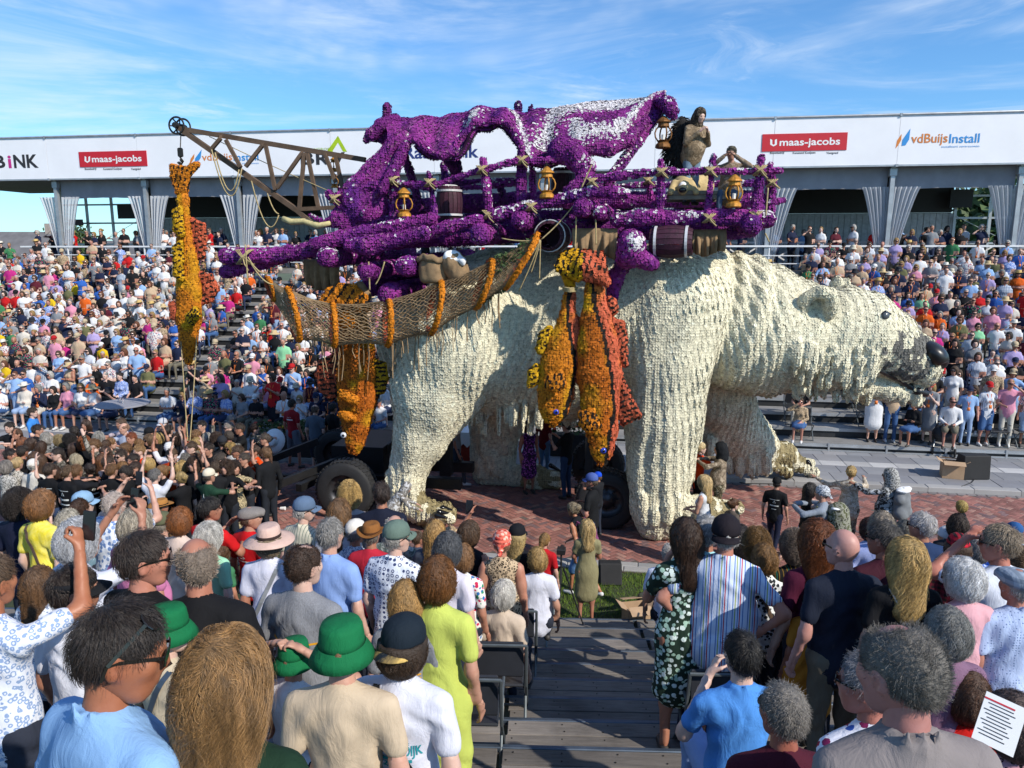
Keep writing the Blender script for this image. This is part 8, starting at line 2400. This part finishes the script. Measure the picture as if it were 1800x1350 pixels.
def base_label(s):
 who = {'f': 'woman', 'm': 'man'}[s['sex']]
 ds = 'dress' if s['bot'] == 'dress' else {'long': 'long sleeved shirt', 'none': 'sleeveless top', 'short': 'top' if s['sex'] == 'f' else 'shirt'}[s['sleeve']]
 hd_ = s['hatn'] if s['hat'] else ('bald head' if s['hair'] == 'bald' else {'balding': 'thinning ', 'curly': 'curly ', 'long': 'long ', 'bun': 'pinned '}.get(s['hair'], 'short ') + s['hn'] + ' hair')
 gl = ' and sunglasses' if s['gl'] else ''
 return '%s %s in %s %s, %s%s, %s row' % ('seated' if s['legs'] == 'sit' else 'standing', who, COLN[s['ci']][0], ds, hd_, gl, ORD[s['row']])
def place_word(s):
 for lim, w in ((120, 'at the crane end'), (300, 'left of the crane fish'), (460, 'right of the crane fish'), (700, 'behind the net'), (1300, 'behind the bear'), (1470, 'under the bear head'), (1640, 'below the bear chin'), (9999, 'past the bear nose')):
  if s['px'] < lim: return w
labs = [base_label(s) for s in ind]
def count(L):
 d = {}
 for l in L: d[l] = d.get(l, 0) + 1
 return d
cnt = count(labs)
labs = [l if cnt[l] == 1 else l + ' ' + place_word(s) for l, s in zip(labs, ind)]
cnt = count(labs); seen = {}
for j, l in enumerate(labs):
 if cnt[l] > 1:
  s = ind[j]; nb = [t for t in ind if t['row'] == s['row'] and t is not s]
  nb = min(nb, key=lambda t: abs(t['x'] - s['x'])) if nb else s
  labs[j] = base_label(s).replace(' and sunglasses', '') + ' beside ' + COLN[nb['ci']][0] + (' dress' if nb['bot'] == 'dress' else ' shirt')
MC = {}
for s, lb in zip(ind, labs):
 key = (s['sex'], s['legs'], s['arms'], s['bot'], s['hair'], s['hat'], s['gl'], s['lan'], s['sleeve'], s['girth'], s['hy'])
 if key not in MC:
  V, F, Z = far_arrays(s['sex'], s['legs'], s['arms'], s['bot'], s['hair'], s['hat'], s['gl'], s['lan'], .034, s['sleeve'], s['girth'], s['hy'])
  me = bpy.data.meshes.new('person'); fill_mesh(me, V, F, Z, [m_black] * 9, True); MC[key] = me
 o = bpy.data.objects.new('person', MC[key]); link(o)
 sl = [skin_mat(s['skin']), cloth_mat(COLN[s['ci']][1]), cloth_mat(s['bc']), m_shoe_w if s['ci'] % 2 else m_shoe_d, hairbase_mat(s['hc']), cloth_mat(s['hatm'] or 'plain:#dadada'), m_shade, m_lan, m_lip_]
 for i, m in enumerate(sl):
  o.material_slots[i].link = 'OBJECT'; o.material_slots[i].material = m
 k = s['h'] / 1.75
 o.location = (s['x'], s['v'] - (.18 if s['legs'] == 'sit' else 0), s['z']); o.rotation_euler = (0, 0, R(s['yaw'])); o.scale = (k, k, k)
 tag(o, lb, 'person', 'spectators on the far stand')
 PEOPLE.append(o)
for (vv, x0, x1, stp, pz) in ((TV + .5, -29, 15, .6, .85), (TV + 1.2, -29, 15, .8, .8), (BV - .3, -26, 14, 1.0, .65), (BV + 1.6, -24, 14, 1.1, .6)):
 x = x0
 while x < x1:
  x += rf.uniform(.5, 1.5) * stp
  px, py = project((x, vv, TZ + 1.7))
  if rf.random() > pz or not -20 < px < 1820: continue
  sex = 'f' if rf.random() < .5 else 'm'
  hh = str(rf.choice(['long', 'bob', 'bun'] if sex == 'f' else ['short', 'buzz']))
  rest.append(dict(x=x, v=vv, z=TZ, row=20, legs='stand', h=rf.uniform(1.62, 1.9), sex=sex, ci=int(rf.choice([0, 2, 3, 2, 4, 10, 2, 3, 11, 6])), arms=str(rf.choice(['front,front', 'cross,cross', 'phone,phone', 'front,shade', 'hip,down'])), hair=hh, hc=HAIRN[int(rf.integers(6))][1], hat=None, hatm=None, gl=bool(rf.random() < .3), lan=False, px=px, py=py, bot='trousers', bc=BOTN[int(rf.integers(2))], yaw=180 + rf.normal(0, 25), skin=SKINS[int(rf.integers(0, 4))], hy=0.0, girth=1.0, sleeve=str(rf.choice(['short', 'long']))))
CM, CI = [], {}
def mi_of(m):
 if m.name not in CI: CI[m.name] = len(CM); CM.append(m)
 return CI[m.name]
VV, FF, ZZ, n0 = [], [], [], 0
AC = {}
for s in rest:
 arms_ = s['arms'] if s['arms'] in ('cross,cross', 'front,shade', 'lap,lap', 'phone,phone') else 'front,front'
 key = (s['sex'], s['legs'], arms_, 'dress' if s['bot'] == 'dress' else 'trousers', s['hair'], s['hat'], s['gl'], s['lan'])
 if key not in AC: AC[key] = far_arrays(s['sex'], s['legs'], arms_, key[3], s['hair'], s['hat'], s['gl'], s['lan'], .062)
 V, F, Z = AC[key]
 a = R(s['yaw']); k = s['h'] / 1.75
 V = V * k
 V = np.stack([V[:, 0] * math.cos(a) - V[:, 1] * math.sin(a), V[:, 0] * math.sin(a) + V[:, 1] * math.cos(a), V[:, 2]], 1) + [s['x'], s['v'] - (.18 if s['legs'] == 'sit' else 0), s['z']]
 mats = np.array([mi_of(m) for m in (skin_mat(s['skin']), cloth_mat(COLN[s['ci']][1]), cloth_mat(s['bc']), m_shoe_d, hairbase_mat(s['hc']), cloth_mat(s['hatm'] or 'plain:#dadada'), m_shade, m_lan, m_lip_)])
 VV.append(V); FF.append(F + n0); ZZ.append(mats[Z]); n0 += len(V)
cr_ = obj_from('crowd', np.concatenate(VV), np.concatenate(FF), CM, None, mi=np.concatenate(ZZ))
tag(cr_, 'dense crowd filling the upper rows and terrace of the far stand', 'crowd', kind='stuff')
print('PEOPLE', len(PEOPLE), 'crowd', len(rest))
# SMALL THINGS
m_plast = simple('seat_plastic', (.018, .02, .026), .45, var=.2)
m_card = simple('cardboard', (.42, .28, .17), .9, var=.15)
m_spk = simple('speaker_black', (.013, .013, .014), .75, bump=.2, bscale=200)
m_mesh = simple('speaker_grille', (.02, .02, .021), .6, .3)
CHM = {}
m_cfr = simple('chair_frame', (.12, .14, .15), .5, .5)
def chair(p, rz, label):
 e = empty('folding_chair', p, rz, label, 'chair', 'folding chairs on the stands')
 if not CHM:
  b = MB(); b.box((0, .02, .45), (.42, .40, .03), bev=.012); CHM['seat'] = b.mesh('seat', m_plast)
  b = MB(); b.box((0, 0, 0), (.42, .03, .30), bev=.012, M=Euler((R(-12), 0, 0)).to_matrix()); v, f, mi = b.arrays(); b.v = [v + [0, -.2, .72]]; CHM['backrest'] = b.mesh('backrest', m_plast)
  for s in (-1, 1):
   b = MB(); b.tube([(s * .235, -.26, .88), (s * .235, -.17, .45), (s * .235, .22, .0)], .014, 6); b.tube([(s * .225, .2, .46), (s * .225, -.24, .0)], .014, 6); b.tube([(s * .235, -.2, .62), (s * .235, .2, .62)], .013, 6); CHM['side_frame%d' % s] = b.mesh('side_frame', m_cfr)
  b = MB(); b.tube([(-.235, -.26, .88), (.235, -.26, .88)], .014, 6); b.tube([(-.235, .2, .02), (.235, .2, .02)], .012, 6); CHM['cross_tube'] = b.mesh('cross_tube', m_cfr)
 for k, me in CHM.items(): link(bpy.data.objects.new(me.name.split('.')[0], me), e)
for i, (px, py, lb) in enumerate([(948, 1072, 'behind the girl in white at the front of the aisle'), (930, 1120, 'beside the seated woman in beige'), (905, 1185, 'behind the plaid jacket on the aisle'), (880, 1265, 'next to the lime yellow dress'), (832, 1340, 'at the foot of the white printed tee'), (1212, 1200, 'next to the striped man'), (1245, 1330, 'behind the sky blue polo'), (1196, 1120, 'beside the daisy dress')]):
 p = onz(px, py, 1.0)
 for _ in range(4): p = onz(px, py, floor_at(p.x, p.y))
 chair((p.x, p.y, floor_at(p.x, p.y) + .003), DROT, 'black aisle chair ' + lb)
for i, (x, r_, lb) in enumerate([(6.75, 1, 'just right of the stair under the bear chin'), (7.25, 1, 'second right of the stair under the bear chin'), (6.8, 2, 'in the third row by the stair'), (4.9, 0, 'left of the stair behind the far foreleg'), (4.75, 1, 'in the second row left of the stair'), (9.9, 0, 'in the front row behind the pushchair'), (10.6, 0, 'in the front row behind the boxes'), (-13.9, 6, 'empty beside the left stair high up'), (-13.4, 6, 'empty next to the chair by the left stair'), (-13.9, 4, 'empty lower beside the left stair')]):
 v, z = row_pos(r_); chair((x, v + .3, z + .003), R(180), 'empty black chair on the far stand ' + lb)
def speaker(p, rz, s, label):
 e = empty('stage_speaker', p, rz, label, 'speaker')
 b = MB(); w, d, h = .62 * s, .5 * s, .56 * s
 v = [(-w / 2, -d / 2, 0), (w / 2, -d / 2, 0), (w / 2, d / 2, 0), (-w / 2, d / 2, 0), (-w / 2, -d * .1, h), (w / 2, -d * .1, h), (w / 2, d * .42, h), (-w / 2, d * .42, h)]
 b.add(v, [(3, 2, 1, 0), (4, 5, 6, 7), (0, 1, 5, 4), (1, 2, 6, 5), (2, 3, 7, 6), (3, 0, 4, 7)]); o = b.build('cabinet', m_spk, e)
 md = o.modifiers.new('b', 'BEVEL'); md.width = .02; md.segments = 2
 b = MB(); q = Matrix.Rotation(-math.atan2(d * .4, h), 4, 'X'); b.box((0, -d * .3 - .012, h * .5), (w * .88, .012, h * .95), M=q); b.build('grille', m_mesh, e)
 for sx in (-1, 1): b = MB(); b.lathe([(.035, 0), (.05, .004), (.035, .008)], 12, (sx * w * .501, 0, h * .55), M=Euler((0, R(90 * sx), 0)).to_matrix()); b.build('handle', m_iron, e)
pp = onz(1705, 838, .105); speaker((pp.x, pp.y, .108), R(-170), 1.05, 'black wedge stage speaker on the far pavement beside the cardboard box')
pp = onz(1072, 1022, .02); speaker((pp.x, pp.y, .014), R(8), .62, 'small black wedge speaker on the lawn behind the olive dress woman')
def carton(p, rz, w, d, h, label):
 e = empty('cardboard_box', p, rz, label, 'box')
 for nm, c, s_ in (('side', (0, -d / 2, h / 2), (w, .008, h)), ('side', (0, d / 2, h / 2), (w, .008, h)), ('side', (-w / 2, 0, h / 2), (.008, d - .01, h)), ('side', (w / 2, 0, h / 2), (.008, d - .01, h)), ('bottom', (0, 0, .006), (w - .01, d - .01, .008))): b = MB(); b.box(c, s_); b.build(nm, m_card, e)
 for s in (-1, 1):
  b = MB(); b.box((0, s * (d / 2 + .07), h + .02), (w, .18, .006), M=Euler((R(-20 * s), 0, 0)).to_matrix()); b.build('flap', m_card, e)
  b = MB(); b.box((s * (w / 2 + .05), 0, h + .03), (.15, d * .9, .006), M=Euler((0, R(-30 * s), 0)).to_matrix()); b.build('flap', m_card, e)
pp = onz(1672, 838, .105); carton((pp.x, pp.y, .108), R(-12), .46, .4, .38, 'open cardboard box standing beside the black speaker on the far pavement')
pp = onz(1118, 1078, .2); carton((pp.x, pp.y, floor_at(pp.x, pp.y) + .003), R(20), .34, .3, .3, 'open cardboard box at the lawn edge by the seated spectators')
pp = onz(985, 1100, .25); e = empty('camera_tripod', (pp.x, pp.y, floor_at(pp.x, pp.y)), 0, 'slim black camera tripod with a small camera beside the aisle chairs', 'tripod')
for k in range(3):
 a = 2.1 * k + .5; b = MB(); b.tube([(math.cos(a) * .36, math.sin(a) * .36, .012), (math.cos(a) * .03, math.sin(a) * .03, .95)], [.011, .015], 6); b.build('leg', m_black, e)
b = MB(); b.tube([(0, 0, .75), (0, 0, 1.15)], .014, 6); b.build('column', m_black, e); b = MB(); b.box((0, 0, 1.2), (.12, .14, .08), bev=.01); b.tube([(0, .07, 1.2), (0, .15, 1.2)], .03, 10); b.build('camera', m_black, e)
pp = onz(222, 772, .105); e = empty('round_table', (pp.x, pp.y, .105), 0, 'grey round table with two glasses by the left front row', 'table')
b = MB(); b.lathe([(.72, 1.04), (.74, 1.05), (.74, 1.08), (.72, 1.09)], 32); b.build('table_top', m_valance, e)
for k in range(3): b = MB(); a = 2.1 * k; b.tube([(math.cos(a) * .4, math.sin(a) * .4, 0), (0, 0, .6), (-math.cos(a) * .3, -math.sin(a) * .3, 1.04)], .018, 6); b.build('leg', m_dsteel, e)
m_glass = NT('drink_glass'); m_glass.set(color=(.9, .9, .9), rough=.05, trans=.9); m_glass = m_glass.m
for k, (x, y) in enumerate(((-.12, .05), (.06, -.08))):
 b = MB(); b.lathe([(.03, 0), (.036, .14)], 12); o = b.build('drinking_glass', m_glass, None, loc=(pp.x + x, pp.y + y, .105 + 1.092)); tag(o, ['drinking glass standing left on the grey round table', 'drinking glass standing right on the grey round table'][k], 'glass')
pp = onz(1655, 795, .105); e = empty('pushchair', (pp.x, pp.y - .1, .105), R(160), 'black pushchair parked in front of the far front row', 'pushchair')
v, f = solid([rc((-.12, 0, .62), (.12, 0, .62), .2, None, .1), rc((-.12, .1, .5), (.12, .1, .5), .16, None, .1), ell((0, .0, .86), (.22, .2, .14), None, .05, 0, 1)], .03); obj_from('carrycot', v, f, m_plast, e)
for x in (-.26, .26):
 for y in (-.3, .34): b = MB(); b.lathe([(.05, -.02), (.11, -.025), (.12, 0), (.11, .025), (.05, .02)], 16, (x, y, .12), M=Euler((0, R(90), 0)).to_matrix(), cap=False); b.build('wheel', m_tyre, e, smooth=True)
 b = MB(); b.tube([(x, .34, .12), (x * .8, 0, .55), (x * .9, -.35, 1.0)], .014, 6); b.tube([(x, -.3, .12), (x * .8, .05, .5)], .014, 6); b.build('frame', m_alu, e)
b = MB(); b.tube([(-.235, -.35, 1.0), (.235, -.35, 1.0)], .018, 8); b.build('handlebar', m_plast, e)
b = MB(); b.box((0, -.05, .80), (.36, .28, .02)); b.build('blanket', cloth_mat('floral:#d8d4d0:#b04a6a:#4a7a9a'), e)
def planter(px, py, label, seed):
 pp = onz(px, py, .105); e = empty('flower_planter', (pp.x, pp.y, .105), 0, label, 'planter'); r = np.random.default_rng(seed)
 b = MB(); b.box((0, 0, .3), (1.7, .4, .6), bev=.02); b.build('trough', m_black, e)
 n = 260; P = np.stack([r.uniform(-.82, .82, n), r.uniform(-.18, .18, n), r.uniform(.6, .92, n)], 1); b = MB()
 for q in P: d = r.normal(0, .045, (3, 3)); b.add([q + d[0], q + d[1], q + d[2]], [(0, 1, 2)])
 o = b.build('leaves', m_weed, e); o['kind'] = 'stuff'
 for i in range(14):
  b = MB(); c = (r.uniform(-.8, .8), r.uniform(-.22, .1), r.uniform(.72, .96)); b.lathe([(.001, -.02), (.045, 0), (.05, .02), (.02, .035), (.001, .03)], 8, c); b.build('blossom', simple('bloom%d' % (i % 3), [(.6, .14, .02), (.62, .4, .02), (.5, .05, .03)][i % 3], .7), e)
planter(500, 800, 'dark trough of orange flowers behind the red crew tee', 1); planter(560, 798, 'dark trough of yellow flowers near the black tee at the float tail', 2); planter(1010, 800, 'dark trough of orange flowers beyond the bear belly', 3)
pp = onz(805, 822, .105); e = empty('draped_table', (pp.x, pp.y + .6, .105), 0, 'table with white cloth over red drape beyond the bear', 'table')
b = MB(); b.box((0, 0, .42), (1.8, .7, .84)); b.build('red_drape', simple('drape_red', (.28, .025, .012), .9), e)
b = MB(); b.box((0, 0, .86), (1.9, .78, .03)); 
for x in np.arange(-.9, .9, .2): b.add([(x, -.4, .86), (x + .2, -.4, .86), (x + .2, -.4, .58), (x + .1, -.4, .48), (x, -.4, .58)], [(0, 4, 3, 2, 1)])
b.build('white_cloth', m_wht, e)
hp_ = onz(482, 775, .9); e = empty('sun_hat', hp_, 0, 'big white sun hat propped up at the edge of the crowd', 'hat')
for pn, v, f in hat_arrays('sunhat', 24): obj_from('hat_' + pn, (np.asarray(v) * 1.5) @ np.array(Euler((R(70), 0, 0)).to_matrix()).T, f, m_wht, e)
pq = PEOPLE[[i for i, o in enumerate(PEOPLE) if 'printed list' in o['label']][0]]
b = MB(); b.box((0, 0, 0), (.115, .003, .155)); o = b.build('programme_list', m_wht); o.location = Vector((0, 0, EYE)) + Vector(ray(1757, 1272)).normalized() * 3.0; o.rotation_euler = (R(-35), R(12), R(-25)); tag(o, 'printed white list of entries held by the leopard blouse', 'paper')
for i in range(11):
 b = MB(); b.box((-.015 + .007 * (i % 3), -.0025, .058 - i * .011), (.07 if i else .085, .001, .0024 if i else .005)); b.build('print_line', m_red if i == 0 else m_ink, o)
b = MB(); sag(b, onz(1578, 930, .9), onz(1660, 930, .8), .12, .026); sag(b, onz(1660, 930, .8), onz(1900, 960, .8), .1, .026)
tag(b.build('tow_rope', m_rope, None, smooth=True), 'thick pale rope held by the hunter and pulled out of the picture', 'rope')
b = MB(); pts = [onz(x, y, .012) for x, y in ((1292, 846), (1310, 850), (1400, 851), (1500, 852), (1600, 858), (1690, 862), (1800, 866))]
b.tube(pts, .011, 5); b.tube([onz(x, y, .115) for x, y in ((1715, 840), (1708, 848), (1690, 855))] + [onz(1680, 861, .012)], .011, 5)
tag(b.build('cable', m_black, None, smooth=True), 'black cable lying along the far kerb to the speaker', 'cable')
pp = onz(497, 897, .0); b = MB(); b.lathe([(.032, -.05), (.042, .06)], 12, M=Euler((0, R(88), 0)).to_matrix()); o = b.build('paper_cup', m_wht, None, loc=(pp.x, pp.y, .045)); tag(o, 'white paper cup lying on the bricks behind the tyre', 'cup')
pp = onz(1790, 800, .105); b = MB(); b.box((0, 0, .0), (1.6, .5, .012)); o = b.build('drain_grate', m_iron, None, loc=(pp.x + .2, pp.y + .05, .118)); tag(o, 'dark metal drain grate in the far pavement', 'grate')
r = np.random.default_rng(9); b = MB(); n = 520
c0 = onz(1400, 925); X = np.concatenate([r.normal(c0.x, .9, n // 2), r.uniform(-4, 9, n // 2)]); Y = np.concatenate([r.normal(c0.y, .5, n // 2), r.uniform(12.9, 17.8, n // 2)])
for x, y in zip(X, Y):
 d = r.uniform(-.018, .018, (3, 2)); b.add([(x + d[i][0], y + d[i][1], .009 + .004 * i) for i in range(3)], [(0, 1, 2)])
tag(b.build('petals', simple('petal_white', (.62, .58, .50), .9)), kind='stuff')
eb = PEOPLE[[i for i, o in enumerate(PEOPLE) if 'maroon rucksack' in o['label']][0]]
def pack(e0, label, prims, mat, extra=None):
 M = e0.matrix_basis; e = empty('rucksack', e0.location, e0.rotation_euler[2], label, 'rucksack'); e.scale = e0.scale
 v, f = solid(prims, .025, lambda P: .015 * (vnoise(P, 14, 1) - .5)); obj_from('bag', v, f, mat, e)
 for s in (-1, 1): b = MB(); b.tube([(s * .11, -.1, 1.38), (s * .12, .06, 1.44), (s * .13, .12, 1.25), (s * .14, -.04, 1.02)], .018, 6); b.build('shoulder_strap', mat, e)
 if extra: extra(e)
pack(eb, 'maroon rucksack on the back of the woman in denim shorts', [rc((0, -.17, 1.02), (0, -.12, 1.33), .14, .11, .05), rc((0, -.26, 1.0), (0, -.24, 1.15), .07, .06, .04)], simple('bag_maroon', (.16, .03, .10), .8))
def sn(e): v, f = solid([ell((0, -.22, 1.45), (.17, .12, .04), None, .03)], .03, lambda P: .03 * (vnoise(P, 12, 1) - .5)); obj_from('snow', v, f, m_snow, e)
pack(e_h, 'bulky grey pack dusted with snow on the camouflage hunter', [rc((0, -.22, 1.10), (0, -.2, 1.36), .15, .13, .05), rc((-.1, -.24, 1.05), (.1, -.24, 1.05), .12, None, .04), rc((-.12, -.22, 1.3), (.12, -.22, 1.3), .09, None, .04)], simple('bag_grey', (.17, .18, .19), .9), sn)
eb = PEOPLE[[i for i, o in enumerate(PEOPLE) if 'laden snowy backpack' in o['label']][0]]
pack(eb, 'olive camouflage backpack with netting and snow on the hugging helper', [rc((0, -.26, 1.05), (0, -.24, 1.36), .2, .17, .08), rc((-.16, -.24, 1.0), (.16, -.24, 1.0), .12, None, .05)], cloth_mat('camo:#55583e:#8f8f80:#2c2d22'), sn)
